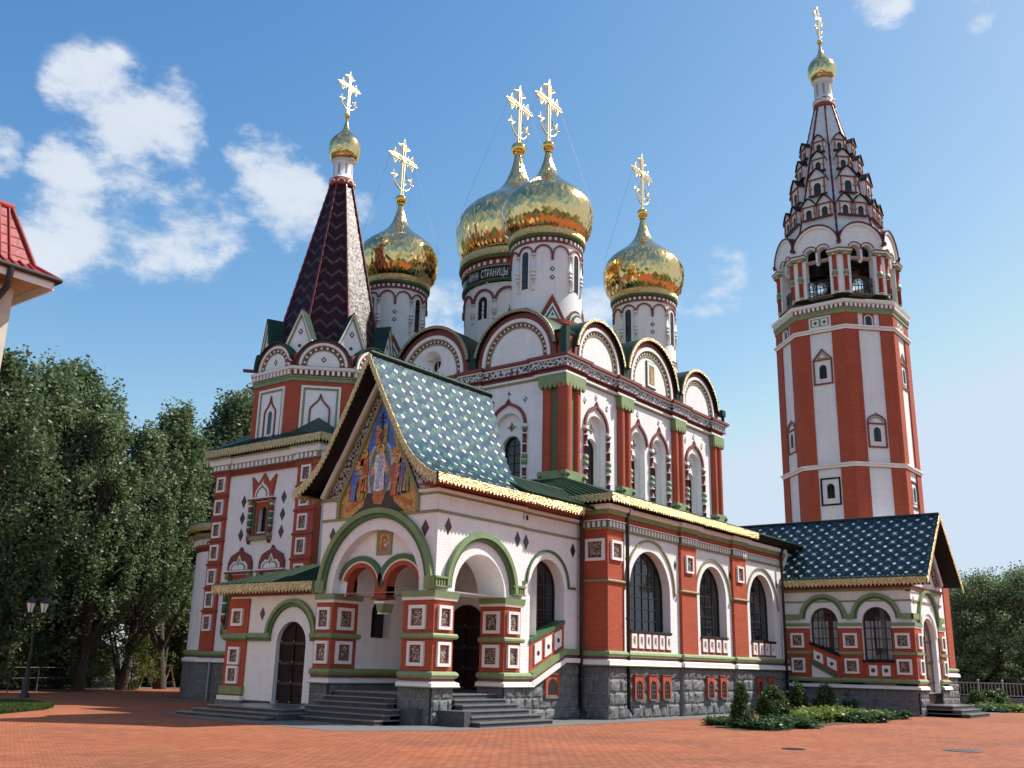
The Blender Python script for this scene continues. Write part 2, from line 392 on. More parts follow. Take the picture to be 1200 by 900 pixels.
class MB:
    def __init__(s): s.v = []; s.f = []; s.m = []; s.mats = []; s.s = []
    def mi(s, m):
        m = M[m] if isinstance(m, str) else m
        if m not in s.mats: s.mats.append(m)
        return s.mats.index(m)
    def poly(s, pts, mat, sm=False):
        b = len(s.v); s.v += [tuple(p) for p in pts]; s.f.append(tuple(range(b, b+len(pts)))); s.m.append(s.mi(mat)); s.s.append(sm)
    def grid(s, rows, mat, closed=False, sm=True):
        b = len(s.v); n = len(rows[0])
        for r in rows: s.v += [tuple(p) for p in r]
        for i in range(len(rows)-1):
            mm = mat[i] if isinstance(mat, (list, tuple)) else mat
            for j in range(n if closed else n-1):
                k = (j+1) % n
                s.f.append((b+i*n+j, b+i*n+k, b+(i+1)*n+k, b+(i+1)*n+j)); s.m.append(s.mi(mm)); s.s.append(sm)
    def box(s, a, b, mat):
        x0, y0, z0 = a; x1, y1, z1 = b
        c = [Vector(p) for p in ((x0,y0,z0),(x1,y0,z0),(x1,y1,z0),(x0,y1,z0),(x0,y0,z1),(x1,y0,z1),(x1,y1,z1),(x0,y1,z1))]
        s.hexa(c, mat)
    def hexa(s, c, mat):
        for f in ((0,3,2,1),(4,5,6,7),(0,1,5,4),(1,2,6,5),(2,3,7,6),(3,0,4,7)): s.poly([c[i] for i in f], mat)
    def fbox(s, fr, s0, s1, z0, z1, d0, d1, mat):
        P = fr.P
        s.hexa([P(s0,z0,d0),P(s1,z0,d0),P(s1,z0,d1),P(s0,z0,d1),P(s0,z1,d0),P(s1,z1,d0),P(s1,z1,d1),P(s0,z1,d1)], mat)
    def fprism(s, fr, pts, d0, d1, mat, side=None):
        s.poly([fr.P(a, z, d1) for a, z in pts], mat)
        n = len(pts)
        for i in range(n):
            a, b = pts[i], pts[(i+1) % n]
            s.poly([fr.P(*a, d0), fr.P(*b, d0), fr.P(*b, d1), fr.P(*a, d1)], side or mat)
    def ribbon(s, fr, pts, w, d0, d1, mat, closed=False, side=None):
        n = len(pts); ins = []; outs = []
        for i in range(n):
            a = pts[(i-1) % n] if (closed or i > 0) else pts[i]
            b = pts[(i+1) % n] if (closed or i < n-1) else pts[i]
            p = pts[i]
            t1 = (p[0]-a[0], p[1]-a[1]); t2 = (b[0]-p[0], b[1]-p[1])
            l1 = math.hypot(*t1) or 1; l2 = math.hypot(*t2) or 1
            n1 = (-t1[1]/l1, t1[0]/l1); n2 = (-t2[1]/l2, t2[0]/l2)
            if t1 == (0, 0): n1 = n2
            if t2 == (0, 0): n2 = n1
            m = (n1[0]+n2[0], n1[1]+n2[1]); q = m[0]*n1[0]+m[1]*n1[1]
            q = max(q, .5)
            m = (m[0]/q, m[1]/q)
            outs.append((p[0]+m[0]*w/2, p[1]+m[1]*w/2)); ins.append((p[0]-m[0]*w/2, p[1]-m[1]*w/2))
        for i in range(n if closed else n-1):
            j = (i+1) % n
            s.poly([fr.P(*ins[i], d1), fr.P(*ins[j], d1), fr.P(*outs[j], d1), fr.P(*outs[i], d1)], mat)
            s.poly([fr.P(*outs[i], d0), fr.P(*outs[j], d0), fr.P(*outs[j], d1), fr.P(*outs[i], d1)], side or mat)
            s.poly([fr.P(*ins[i], d0), fr.P(*ins[j], d0), fr.P(*ins[j], d1), fr.P(*ins[i], d1)], side or mat)
        if not closed:
            for i in (0, n-1): s.poly([fr.P(*ins[i], d0), fr.P(*outs[i], d0), fr.P(*outs[i], d1), fr.P(*ins[i], d1)], side or mat)
    def arc(s, fr, c, zc, r0, r1, d0, d1, mat, a0=0, a1=180, n=22, k=1.0):
        s.ribbon(fr, arcpts(c, zc, (r0+r1)/2, a0, a1, n, k), r1-r0, d0, d1, mat)
    def disc(s, fr, c, zc, r, d, mat, n=24, k=1.0): s.poly([fr.P(a, z, d) for a, z in arcpts(c, zc, r, 0, 180, n, k)], mat)
    def wall(s, fr, s0, s1, z0, z1, ops, mat, depth=.4, rmat=None, n=18, nseg=1):
        """a wall sheet with arched or flat openings and their reveals"""
        rmat = rmat or mat
        def q(a, b, c, d):
            if b-a > 1e-4 and d-c > 1e-4: s.poly([fr.P(a,c),fr.P(b,c),fr.P(b,d),fr.P(a,d)], mat)
        x = s0
        for o in sorted(ops, key=lambda o: o['c']):
            c, h, sill, sp = o['c'], o['h'], o['sill'], o['sp']; k = o.get('k', 1.0); fl = o.get('flat'); dp = o.get('dp', depth)
            q(x, c-h, z0, z1); q(c-h, c+h, z0, sill)
            ap = [(c-h, sp), (c+h, sp)] if fl else arcpts(c, sp, h, 180, 0, n, k)
            for a, b in zip(ap[:-1], ap[1:]): s.poly([fr.P(*a), fr.P(*b), fr.P(b[0], z1), fr.P(a[0], z1)], mat)
            out = [(c-h, sill)] + ap + [(c+h, sill)]
            for a, b in zip(out, out[1:]+out[:1]):
                if abs(a[0]-b[0])+abs(a[1]-b[1]) > 1e-5: s.poly([fr.P(*a), fr.P(*b), fr.P(*b, -dp), fr.P(*a, -dp)], rmat)
            x = c+h
        q(x, s1, z0, z1)
    def sweep(s, path, prof, mats, closed=False, z=0, cap=True):
        """profile (d, z) swept along a plan path, mitred; outwards is to the right of travel"""
        n = len(path); cols = []
        for i in range(n):
            p = Vector(path[i])
            a = Vector(path[(i-1) % n]) if (closed or i > 0) else None
            b = Vector(path[(i+1) % n]) if (closed or i < n-1) else None
            ns = []
            for u, v in ((a, p), (p, b)):
                if u is not None and v is not None:
                    t = (v-u).normalized(); ns.append(Vector((t.y, -t.x)))
            if len(ns) == 2:
                m = ns[0]+ns[1]; m = m/max(m.dot(ns[0]), .3)
            else: m = ns[0]
            cols.append([(p.x+m.x*d, p.y+m.y*d, z+h) for d, h in prof])
        for i in range(n if closed else n-1):
            a, b = cols[i], cols[(i+1) % n]
            for k in range(len(prof)-1):
                mm = mats[k] if isinstance(mats, (list, tuple)) else mats
                s.poly([a[k], b[k], b[k+1], a[k+1]], mm)
        if cap and not closed:
            mm = mats[0] if isinstance(mats, (list, tuple)) else mats
            for c in (cols[0], cols[-1]): s.poly(c, mm)
    def lathe(s, cx, cy, prof, mat, n=16, sm=True, a0=0):
        s.grid([[(cx+r*math.cos(a0+2*pi*j/n), cy+r*math.sin(a0+2*pi*j/n), z) for j in range(n)] for r, z in prof], mat, True, sm)
    def tube(s, pts, r, mat, n=8, sm=True):
        pts = [Vector(p) for p in pts]; rows = []
        rs = r if isinstance(r, (list, tuple)) else [r]*len(pts)
        for i, p in enumerate(pts):
            t = (pts[min(i+1, len(pts)-1)]-pts[max(i-1, 0)]).normalized()
            u = t.cross(Vector((0, 0, 1)));
            if u.length < .05: u = t.cross(Vector((0, 1, 0)))
            u.normalize(); v = t.cross(u)
            rows.append([p+u*rs[i]*math.cos(2*pi*j/n)+v*rs[i]*math.sin(2*pi*j/n) for j in range(n)])
        s.grid(rows, mat, True, sm); s.poly(rows[0][::-1], mat); s.poly(rows[-1], mat)
    def sphere(s, c, r, mat, n=14, k=1.0):
        s.lathe(c[0], c[1], [(r*math.sin(pi*i/10)+1e-4, c[2]-r*k*math.cos(pi*i/10)) for i in range(11)], mat, n)
    def dents(s, fr, s0, s1, z0, z1, d0, d1, step, mat, duty=.5):
        n = max(1, round((s1-s0)/step)); st = (s1-s0)/n
        for i in range(n): s.fbox(fr, s0+st*(i+.5-duty/2), s0+st*(i+.5+duty/2), z0, z1, d0, d1, mat)
    def dents_path(s, path, z0, z1, d0, d1, step, mat, closed=False, duty=.5):
        n = len(path)
        for i in range(n if closed else n-1):
            fr, L = segfr(path[i], path[(i+1) % n])
            if L > step: s.dents(fr, 0, L, z0, z1, d0, d1, step, mat, duty)
    def diamond(s, fr, c, z, w, h, d, mat='darktile', inner=None):
        s.fprism(fr, [(c, z-h), (c+w, z), (c, z+h), (c-w, z)], 0, d, mat)
        if inner: s.poly([fr.P(c, z-h*.45, d+.004), fr.P(c+w*.45, z, d+.004), fr.P(c, z+h*.45, d+.004), fr.P(c-w*.45, z, d+.004)], inner)
    def lace(s, pts, drop, tooth, mat, nrm, th=.025):
        """gilded openwork edging hung along a 3-D line, its lower edge cut into teeth"""
        pts = [Vector(p) for p in pts]; drop = Vector(drop); nv = Vector(nrm).normalized()*th
        L = sum((b-a).length for a, b in zip(pts[:-1], pts[1:])); n = max(2, round(L/tooth))
        def at(t):
            t *= L
            for a, b in zip(pts[:-1], pts[1:]):
                l = (b-a).length
                if t <= l+1e-6: return a.lerp(b, min(1, t/l))
                t -= l
            return pts[-1]
        q = [at(i/n) for i in range(n+1)]
        for i in range(n):
            a, b = q[i], q[i+1]; m = (a+b)/2
            out = [a, b, b+drop*.66, b.lerp(m, .35)+drop*.80, m+drop, a.lerp(m, .35)+drop*.80, a+drop*.66]
            s.poly([p+nv for p in out], mat); s.poly(out[::-1], mat)
            for u, v in zip(out[2:], out[3:]): s.poly([u, v, v+nv, u+nv], mat)
            s.poly([a, b, b+nv, a+nv], mat)
    def tiles(s, S, U, V, size, inside, pick, lift=.02, jit=.004, hk=1.0):
        """a skin of lapped diamond tiles; S(u,v) -> point, normal"""
        hw = size/2; hh = size/2*hk
        for j in range(-1, int(V/hh)+2):
            v = j*hh
            for i in range(-1, int(U/size)+2):
                u = (i+.5*(j % 2))*size
                if not inside(u, v): continue
                U2 = 2*i+(j % 2)
                mat = pick(i, j, (U2+j)//2, (U2-j)//2)
                P = []
                for du, dv, lf in ((0, hh, .3), (hw*.97, 0, .7), (0, -hh*.99, 1.1), (-hw*.97, 0, .7)):
                    p, n = S(u+du, v+dv); P.append(p+n*(lift*lf+random.uniform(-jit, jit)))
                s.poly(P, mat)
    def rustic(s, fr, s0, s1, z0, z1, bw=.62, bh=.44, d=.0, amp=.058, mat='stone'):
        """rows of rock-faced stone blocks"""
        nr = max(1, round((z1-z0)/bh)); hh = (z1-z0)/nr
        s.poly([fr.P(s0, z0, d+.004), fr.P(s1, z0, d+.004), fr.P(s1, z1, d+.004), fr.P(s0, z1, d+.004)], 'joint')
        for r in range(nr):
            x = s0; first = True
            while x < s1-1e-4:
                w_ = bw*random.uniform(.75, 1.25)*(0.55 if first and r % 2 else 1); first = False
                e = x+w_
                if s1-e < bw*.45: e = s1
                z = z0+r*hh; g_ = .010
                rows = []; fs = (0, .16, .42, .66, .86, 1); tilt = random.uniform(-.35, .35); tl2 = random.uniform(-.35, .35)
                for b, fb in enumerate(fs):
                    row = []
                    for a, fa in enumerate(fs):
                        ring = min(a, b, len(fs)-1-a, len(fs)-1-b)
                        h = .004 if ring == 0 else amp*((.72 if ring == 1 else .95)+tilt*(fa-.5)+tl2*(fb-.5))+random.uniform(-.22, .30)*amp
                        ja = 0 if ring == 0 else random.uniform(-.05, .05); jb = 0 if ring == 0 else random.uniform(-.06, .06)
                        row.append(fr.P(x+g_+(e-x-2*g_)*(fa+ja), z+g_+(hh-2*g_)*(fb+jb), d+h))
                    rows.append(row)
                s.grid(rows, mat, False, False)
                x = e
    def build(s, name, parent=None, label=None, kind=None):
        me = bpy.data.meshes.new(name)
        off = Vector(parent.get('_o', (0, 0, 0))) if parent is not None else Vector((0, 0, 0))
        me.from_pydata([(p[0]-off.x, p[1]-off.y, p[2]-off.z) for p in s.v], [], s.f)
        for m in s.mats: me.materials.append(m)
        me.polygons.foreach_set('material_index', s.m)
        me.polygons.foreach_set('use_smooth', s.s)
        me.update()
        o = bpy.data.objects.new(name, me); COL.objects.link(o)
        if parent is not None: o.parent = parent; o['_o'] = tuple(off)
        else: o['_o'] = (0, 0, 0)
        if label: o['label'] = label
        if kind: o['kind'] = kind
        return o
def arcpts(c, zc, r, a0=0, a1=180, n=22, k=1.0):
    return [(c+r*math.cos(R_(a0+(a1-a0)*i/n)), zc+r*k*math.sin(R_(a0+(a1-a0)*i/n))) for i in range(n+1)]
def ogee(c, h, zs, apex, n=8):
    """keel arch from left spring to right spring"""
    H = apex-zs; left = []
    ph = 52
    for i in range(n+1):
        t = R_(180-ph*i/n); left.append((h*math.cos(t), min(H*.95, h*math.sin(t)*min(1, H/h*.78))))
    x0, y0 = left[-1]; x1, y1 = left[-2]; tx, ty = x0-x1, y0-y1
    k = -x0*.55/max(abs(tx), 1e-3)
    p1 = (x0+tx*k, y0+ty*k); p2 = (-h*.03, H*.72)
    for i in range(1, n+1):
        t = i/n; a, b, cc, d = (1-t)**3, 3*t*(1-t)**2, 3*t*t*(1-t), t**3
        left.append((a*x0+b*p1[0]+cc*p2[0], a*y0+b*p1[1]+cc*p2[1]+d*H))
    pts = [(c+x, zs+y) for x, y in left]
    return pts + [(2*c-x, y) for x, y in pts[-2::-1]]
def octa(cx, cy, ap, phase=0):
    R = ap/math.cos(pi/8)
    return [(cx+R*math.cos(phase+pi/8+k*pi/4), cy+R*math.sin(phase+pi/8+k*pi/4)) for k in range(8)]
def octframes(cx, cy, ap):
    """eight frames, face k has its outward normal at k*45 degrees"""
    out = []
    for k in range(8):
        a = k*pi/4; n = (math.cos(a), math.sin(a), 0)
        out.append(Fr((cx+ap*n[0], cy+ap*n[1], 0), (-n[1], n[0], 0), n))
    return out
def thing(name, label, cat, loc=(0, 0, 0), group=None):
    o = bpy.data.objects.new(name, None); COL.objects.link(o); o.location = loc; o.empty_display_size = .3
    o['_o'] = tuple(loc); o['label'] = label; o['category'] = cat
    if group: o['group'] = group
    return o
def tag(o, label, cat, group=None):
    o['label'] = label; o['category'] = cat
    if group: o['group'] = group
    return o
def dup(root, loc, rotz=0, scale=1.0, label=None):
    r = root.copy(); COL.objects.link(r); r.location = loc; r.rotation_euler = (0, 0, rotz)
    r.scale = (scale if not isinstance(scale, tuple) else scale) if isinstance(scale, tuple) else (scale,)*3
    if label: r['label'] = label
    for ch in list(root.children):
        c = ch.copy(); COL.objects.link(c); c.parent = r
        for g_ in list(ch.children):
            d = g_.copy(); COL.objects.link(d); d.parent = c
    return r

def window(parent, fr, c, h, sill, sp, d, nx, nz, name='window', fw=.05, k=1.0, mat='iron', arch=True):
    """glazed arched window: dark bars (frame) with its pane as a sub-part"""
    f = MB(); ap = arcpts(c, sp, h-fw/2, 180, 0, 14, k) if arch else [(c-h+fw/2, sp), (c+h-fw/2, sp)]
    f.ribbon(fr, [(c-h+fw/2, sill+fw/2)]+ap+[(c+h-fw/2, sill+fw/2)], fw, d, d+.05, mat, closed=True)
    for i in range(1, nx):
        x = c-h+2*h*i/nx; top = sp+(math.sqrt(max(0, h*h-(x-c)**2))*k if arch else 0)
        f.fbox(fr, x-.017, x+.017, sill+fw, top-fw, d, d+.04, mat)
    tot = sp+(h*k if arch else 0)-sill
    for i in range(1, nz):
        z = sill+tot*i/nz; ww = h if z <= sp or not arch else h*math.sqrt(max(0, 1-((z-sp)/(h*k))**2))
        f.fbox(fr, c-ww+fw, c+ww-fw, z-.017, z+.017, d+.002, d+.042, mat)
    fo = f.build(name, parent)
    p = MB(); p.poly([fr.P(a, z, d+.012) for a, z in ([(c-h, sill)]+(arcpts(c, sp, h, 180, 0, 14, k) if arch else [(c-h, sp), (c+h, sp)])+[(c+h, sill)])], 'glass')
    p.build('pane', fo)
    return fo
def panel(parent, fr, c, z, w, h, d=0, name='tile_panel', bf=.15):
    """ceramic tile in a white square surround"""
    m = MB(); b = w*bf
    pts = [(c-w/2+b/2, z-h/2+b/2), (c-w/2+b/2, z+h/2-b/2), (c+w/2-b/2, z+h/2-b/2), (c+w/2-b/2, z-h/2+b/2)]
    m.ribbon(fr, pts, b, d, d+.075, 'trimwhite', closed=True)
    r = .038
    pts = [(c-w/2+b+r/2, z-h/2+b+r/2), (c-w/2+b+r/2, z+h/2-b-r/2), (c+w/2-b-r/2, z+h/2-b-r/2), (c+w/2-b-r/2, z-h/2+b+r/2)]
    m.ribbon(fr, pts, r, d, d+.03, 'maroon', closed=True)
    m.fbox(fr, c-w/2+b+r, c+w/2-b-r, z-h/2+b+r, z+h/2-b-r, d+.003, d+.014, 'ceramic')
    return m.build(name, parent)
def plinth_bands(mb, path, zt, white=.17, closed=False, thick=.13):
    """white string and green roll on top of the stone base; zt = top of the stone"""
    mb.sweep(path, [(0, zt), (thick+.05, zt), (thick+.05, zt+.03), (thick+.03, zt+.05), (thick+.03, zt+white), (.06, zt+white+.04), (.06, zt+white+.12), (0, zt+white+.12)],
             ['olive', 'olive', 'trimwhite', 'trimwhite', 'trimwhite', 'maroon', 'maroon'], closed)
    z = zt+white+.12
    mb.sweep(path, [(0, z), (.07, z), (.12, z+.03), (.145, z+.09), (.12, z+.15), (.07, z+.185), (0, z+.19)], 'green', closed)
def roll(mb, path, z, r=.085, mat='green', closed=False, d=.03):
    mb.sweep(path, [(0, z-r), (d+r*.5, z-r), (d+r, z-r*.4), (d+r, z+r*.4), (d+r*.5, z+r), (0, z+r)], mat, closed)
def arcpts3(fr, c, zc, r): return [fr.P(c+r*math.cos(2*pi*i/10), zc+r*math.sin(2*pi*i/10)) for i in range(11)]
def cross(parent, x, y, z0, H, arm, mat='crossgold'):
    """gilded openwork cross, its bar along the x axis, with a crescent at the foot"""
    m = MB(); t = H*.0155; fr = Fr((x, y, 0), (1, 0, 0), (0, -1, 0)); zc = z0+H*.63
    for o in (-1, 1):
        m.fbox(fr, o*t*1.5-t*.6, o*t*1.5+t*.6, z0, z0+H*.90, -t, t, mat)
        m.fbox(fr, -arm*.86, arm*.86, zc+o*t*1.5-t*.6, zc+o*t*1.5+t*.6, -t*.9, t*.9, mat)
    m.fprism(fr, [(0, zc-H*.06), (H*.06, zc), (0, zc+H*.06), (-H*.06, zc)], -t*1.4, t*1.4, mat)
    def fin(cx, cz, ax, az, r):   # trefoil leaf at an arm end
        px, pz = -az, ax
        o = [(cx+ax*r, cz+az*r), (cx+px*r*.25+ax*r*.25, cz+pz*r*.25+az*r*.25), (cx+px*r*.95, cz+pz*r*.95), (cx+px*r*.5-ax*r*.3, cz+pz*r*.5-az*r*.3),
             (cx-ax*r*.5, cz-az*r*.5), (cx-px*r*.5-ax*r*.3, cz-pz*r*.5-az*r*.3), (cx-px*r*.95, cz-pz*r*.95), (cx-px*r*.25+ax*r*.25, cz-pz*r*.25+az*r*.25)]
        for i in range(8): m.tube([fr.P(*o[i]), fr.P(*o[(i+1) % 8])], r*.085, mat, 4)
        m.tube(arcpts3(fr, cx, cz, r*.27), r*.07, mat, 4); m.tube([fr.P(*o[0]), fr.P(*o[4])], r*.09, mat, 4); m.tube([fr.P(*o[2]), fr.P(*o[6])], r*.07, mat, 4)
    rr = H*.145
    fin(0, z0+H-rr, 0, 1, rr); fin(arm-rr, zc, 1, 0, rr); fin(-arm+rr, zc, -1, 0, rr)
    for sx in (-1, 1):
        for sz in (-1, 1):
            m.tube([fr.P(sx*t*3, zc+sz*t*3), fr.P(sx*H*.085, zc+sz*H*.05), fr.P(sx*H*.10, zc+sz*H*.10)], t*.55, mat, 5)
            m.tube([fr.P(sx*t*3, zc+sz*t*3), fr.P(sx*H*.05, zc+sz*H*.085), fr.P(sx*H*.04, zc+sz*H*.13)], t*.45, mat, 5)
        for q in (.3, .55): m.tube(arcpts3(fr, sx*arm*q, zc, H*.055), t*.45, mat, 5)
        cres = [fr.P(sx*arm*.55*math.sin(R_(a)), z0+H*.10+H*.16*(1-math.cos(R_(a)))*1.0) for a in range(0, 101, 20)]
        m.tube(cres, t*.9, mat, 6); fin(sx*arm*.53, z0+H*.30, sx*.3, .95, rr*.6)
        m.tube(arcpts3(fr, 0, zc+sx*H*.16, H*.05), t*.45, mat, 5)
        m.tube([fr.P(sx*t*2, z0+H*.42), fr.P(sx*arm*.3, z0+H*.34), fr.P(sx*arm*.28, z0+H*.24), fr.P(sx*t*3, z0+H*.2)], t*.5, mat, 5)
    return m.build('cross', parent)
ONION = [(1.68, 0), (1.80, .10), (1.95, .28), (2.08, .62), (2.15, 1.02), (2.16, 1.38), (2.10, 1.68), (1.98, 1.95), (1.78, 2.22), (1.50, 2.47), (1.16, 2.72), (.84, 2.98), (.60, 3.25), (.42, 3.55), (.30, 3.90), (.20, 4.25), (.145, 4.60), (.12, 4.68)]
def onion(parent, cx, cy, zb, kr, kz, nseg=58, ball=.30, cz=None, ch=3.3, arm=1.16):
    """gilded onion dome skinned with lozenge scales, ball and cross above"""
    prof = [(r*kr, zb+z*kz) for r, z in ONION]
    L = [0]
    for a, b in zip(prof[:-1], prof[1:]): L.append(L[-1]+math.hypot(b[0]-a[0], b[1]-a[1]))
    def at(t):
        for i in range(len(L)-1):
            if t <= L[i+1]+1e-9:
                f = (t-L[i])/(L[i+1]-L[i]); return tuple(prof[i][q]*(1-f)+prof[i+1][q]*f for q in (0, 1))
        return prof[-1]
    nr = 56; m = MB(); mi = m.mi('gold'); jit = .0125*kr
    rows = []
    for i in range(nr+1):
        r, z = at(L[-1]*(i/nr))
        st = []
        for j in range(nseg):
            a = 2*pi*(j+.5*(i % 2))/nseg
            q = random.uniform(-jit, jit)*min(1, r/1.0/kr)
            st.append((cx+(r+q)*math.cos(a), cy+(r+q)*math.sin(a), z))
        rows.append(st)
    b0 = len(m.v)
    for r in rows: m.v += r
    ix = lambda i, j: b0+i*nseg+(j % nseg)
    for i in range(nr-1):
        for j in range(nseg):
            if i % 2 == 0: f = (ix(i, j), ix(i+1, j), ix(i+2, j), ix(i+1, j-1))
            else: f = (ix(i, j), ix(i+1, j+1), ix(i+2, j), ix(i+1, j))
            m.f.append(f); m.m.append(mi); m.s.append(False)
    for j in range(nseg):
        m.f.append((ix(0, j), ix(0, j+1), ix(1, j))); m.m.append(mi); m.s.append(False)
        if nr % 2 == 0: m.f.append((ix(nr, j), ix(nr-1, j), ix(nr, j+1))); m.m.append(mi); m.s.append(False)
    dome = m.build('dome', parent)
    zb2 = prof[-1][1]
    k = MB(); k.lathe(cx, cy, [(prof[-1][0]*1.5, zb2-.05), (prof[-1][0]*1.5, zb2+.03)], 'goldball'); k.sphere((cx, cy, zb2+ball*.92), ball, 'goldball')
    k.build('ball', dome)
    z0 = zb2+ball*1.75
    cross(dome, cx, cy, z0, (cz-z0) if cz else ch, arm)
    return dome

# ------------------------------------------------------------------ ground
m = MB(); rows = [[(x, y, -.02) for x in np.linspace(-700, 900, 41)] for y in np.linspace(-700, 900, 41)]
m.grid(rows, 'meadow', False, False); m.build('ground', kind='structure')
m = MB(); rows = [[(x, y, 0) for x in np.linspace(-32, 96, 33)] for y in np.linspace(-36, 58, 25)]
m.grid(rows, 'paver', False, False); m.build('square_paving', kind='structure')
def pathstrip(name, pts, mat, z):
    m = MB(); m.poly([(x, y, z) for x, y in pts], mat); return m.build(name, kind='structure')
pathstrip('paved_strip', [(18.6, 27.5), (17.6, 24), (17.3, 18.6), (20.1, 17.0), (28, 16.7), (44, 16.9), (44, 11.3), (56, 11.3), (56, 9), (57.5, 9), (57.5, 24), (27, 24), (25.2, 28), (25.0, 37), (24.2, 37), (24.2, 28.2)], 'greypave', .006)

# ------------------------------------------------------------------ the church
church = thing('church', 'large white and red church with five gilded onion domes and a dark tent tower', 'church', (35, 27, 0))
CH = church

# --- gallery -------------------------------------------------------
gw = RY(17.9)
gwin = [dict(c=31.45, h=1.45, sill=2.85, sp=4.22), dict(c=36.4, h=1.16, sill=2.85, sp=4.42), dict(c=41.05, h=1.25, sill=2.85, sp=4.40)]
m = MB()
m.wall(gw, 28.5, 46.5, 1.6, 6.9, gwin, 'white', .38)
m.wall(FX(28.5), 17.9, 19.5, 1.6, 6.9, [], 'white')
wb = MB(); wb.wall(FX(28.6), 23.4, 31, 0, 6.6, [], 'white'); wb.build('gallery_side_wall', CH)
for o in gwin:  # dark brick lozenges in the spandrels
    for sx in (-1, 1): m.diamond(gw, o['c']+sx*(o['h']+.42), 5.35, .10, .20, .012)
m.build('gallery_wall', CH)
gpath = [(28.45, 18.85), (28.45, 17.8), (29.5, 17.8), (29.5, 17.9), (33.58, 17.9), (33.58, 17.78), (34.81, 17.78), (34.81, 17.9), (38.02, 17.9), (38.02, 17.78), (39.3, 17.78), (39.3, 17.9), (43.6, 17.9)]
for c0, c1, d in ((28.45, 29.5, .10), (33.58, 34.81, .12), (38.02, 39.3, .12)):
    m = MB(); m.fbox(gw, c0+.004, c1, 1.6, 6.6, -.2, d, 'red')
    if c0 < 29: m.fbox(FX(28.45), 17.803, 18.85, 1.6, 6.6, -.15, .004, 'red')
    roll(m, [(c0, 17.9), (c0, 17.9-d), (c1, 17.9-d), (c1, 17.9)] if c0 > 29 else [(28.45, 18.85), (28.45, 17.8), (29.5, 17.8), (29.5, 17.9)], 4.42, .045, 'olive')
    pl = m.build('pilaster', CH)
    w_ = .70 if c0 < 29 else .60
    panel(pl, gw, (c0+c1)/2, 5.45, w_, .66, d, bf=.13)
    if c0 < 29: panel(pl, FX(28.446), 18.28, 5.45, .76, .74, 0, bf=.13)
m = MB()
for o, R in zip(gwin, (1.78, 1.58, 1.66)):
    c = o['c']; m.arc(gw, c, 4.3, R-.07, R, 0, .06, 'olive'); 
    for sx in (-1, 1): m.fbox(gw, c+sx*R-(.28 if sx > 0 else -.07)*0-.04, c+sx*R+.04, 4.2, 4.3, 0, .06, 'olive')
m.build('arch_moulding', CH)
for o, nx, nz in zip(gwin, (6, 4, 4), (7, 7, 7)):
    fr = gw
    window(CH, fr, o['c'], o['h'], 2.85, o['sp'], -.37, nx, nz, 'window')
    m = MB(); c, h = o['c'], o['h']; n = 6 if nx == 6 else 4
    m.fbox(fr, c-h+.003, c+h-.003, 2.2, 2.8, -.30, .01, 'red'); m.fbox(fr, c-h+.003, c+h-.003, 2.8, 2.88, -.36, .06, 'soffit')
    st = 2*h/n
    for i in range(n):
        x = c-h+st*(i+.5); m.ribbon(fr, [(x-st*.25, 2.33), (x-st*.25, 2.72), (x+st*.25, 2.72), (x+st*.25, 2.33)], .09, .01, .05, 'trimwhite', closed=True)
        m.fbox(fr, x-st*.2, x+st*.2, 2.37, 2.68, .01, .016, 'trimwhite'); m.diamond(fr, x, 2.53, .05, .09, .022, 'maroon')
    m.build('parapet', CH)
m = MB()
plinth_bands(m, gpath, 1.68)
m.build('plinth_moulding', CH)
m = MB()
SK = [(28.45, 29.5, .11), (29.5, 33.5, 0.005), (33.5, 34.9, .14), (34.9, 37.95, .005), (37.95, 39.4, .14), (39.4, 43.6, .005)]
for a, b, d in SK: m.rustic(gw, a, b, 0, 1.68, .62, .42, d)
for a, d in ((33.5, .14), (37.95, .14)): m.fbox(gw, a, a+.02, 0, 1.68, 0, d, 'joint')
m.rustic(FX(28.45), 17.8, 18.9, 0, 1.68, .62, .42, .02, .03); m.box((28.44, 17.80, 0), (29.45, 18.9, 1.68), 'stone')
m.build('stone_base', CH)
for c, h, z in ((30.40, .20, .64), (31.36, .20, .64), (32.32, .20, .64), (35.75, .20, .64), (36.85, .20, .64), (40.3, .20, .64), (41.45, .20, .64)):
    m = MB(); fr = Fr((0, 17.80, 0), (1, 0, 0), (0, -1, 0))
    m.fbox(fr, c-h-.09, c-h, z-.03, 1.38, -.1, .033, 'red'); m.fbox(fr, c+h, c+h+.09, z-.03, 1.38, -.1, .033, 'red')
    m.wall(Fr((0, 17.772, 0), (1, 0, 0), (0, -1, 0)), c-h, c+h, z, 1.38, [dict(c=c, h=h-.004, sill=z+.002, sp=z+.38)], 'red', .02)
    m.fbox(fr, c-h-.10, c+h+.10, 1.38, 1.42, -.1, .05, 'maroon'); m.fbox(fr, c-h-.09, c+h+.09, z-.08, z-.03, -.02, .08, 'stone')
    o = m.build('basement_window', CH)
    p = MB(); p.poly([fr.P(a, b, .008) for a, b in [(c-h, z)]+arcpts(c, z+.38, h, 180, 0, 10)+[(c+h, z)]], 'iron')
    for zz in (z+.12, z+.26, z+.4):
        for xx in (-.08, .08): p.fbox(fr, c+xx-.015, c+xx+.015, zz, zz+.03, .008, .03, 'grey')
    p.build('grille', o)
m = MB()
m.sweep(gpath, [(0, 6.14), (.06, 6.14), (.06, 6.19), (.015, 6.19), (.015, 6.42), (.08, 6.42), (.08, 6.46), (.04, 6.46), (.04, 6.64), (.10, 6.64), (.12, 6.80), (.18, 6.80), (.22, 6.90), (.22, 6.96), (0, 6.96)],
        ['olive', 'olive', 'olive', 'deepgreen', 'olive', 'trimwhite', 'olive', 'red', 'green', 'green', 'trimwhite', 'trimwhite', 'trimwhite', 'maroon'])
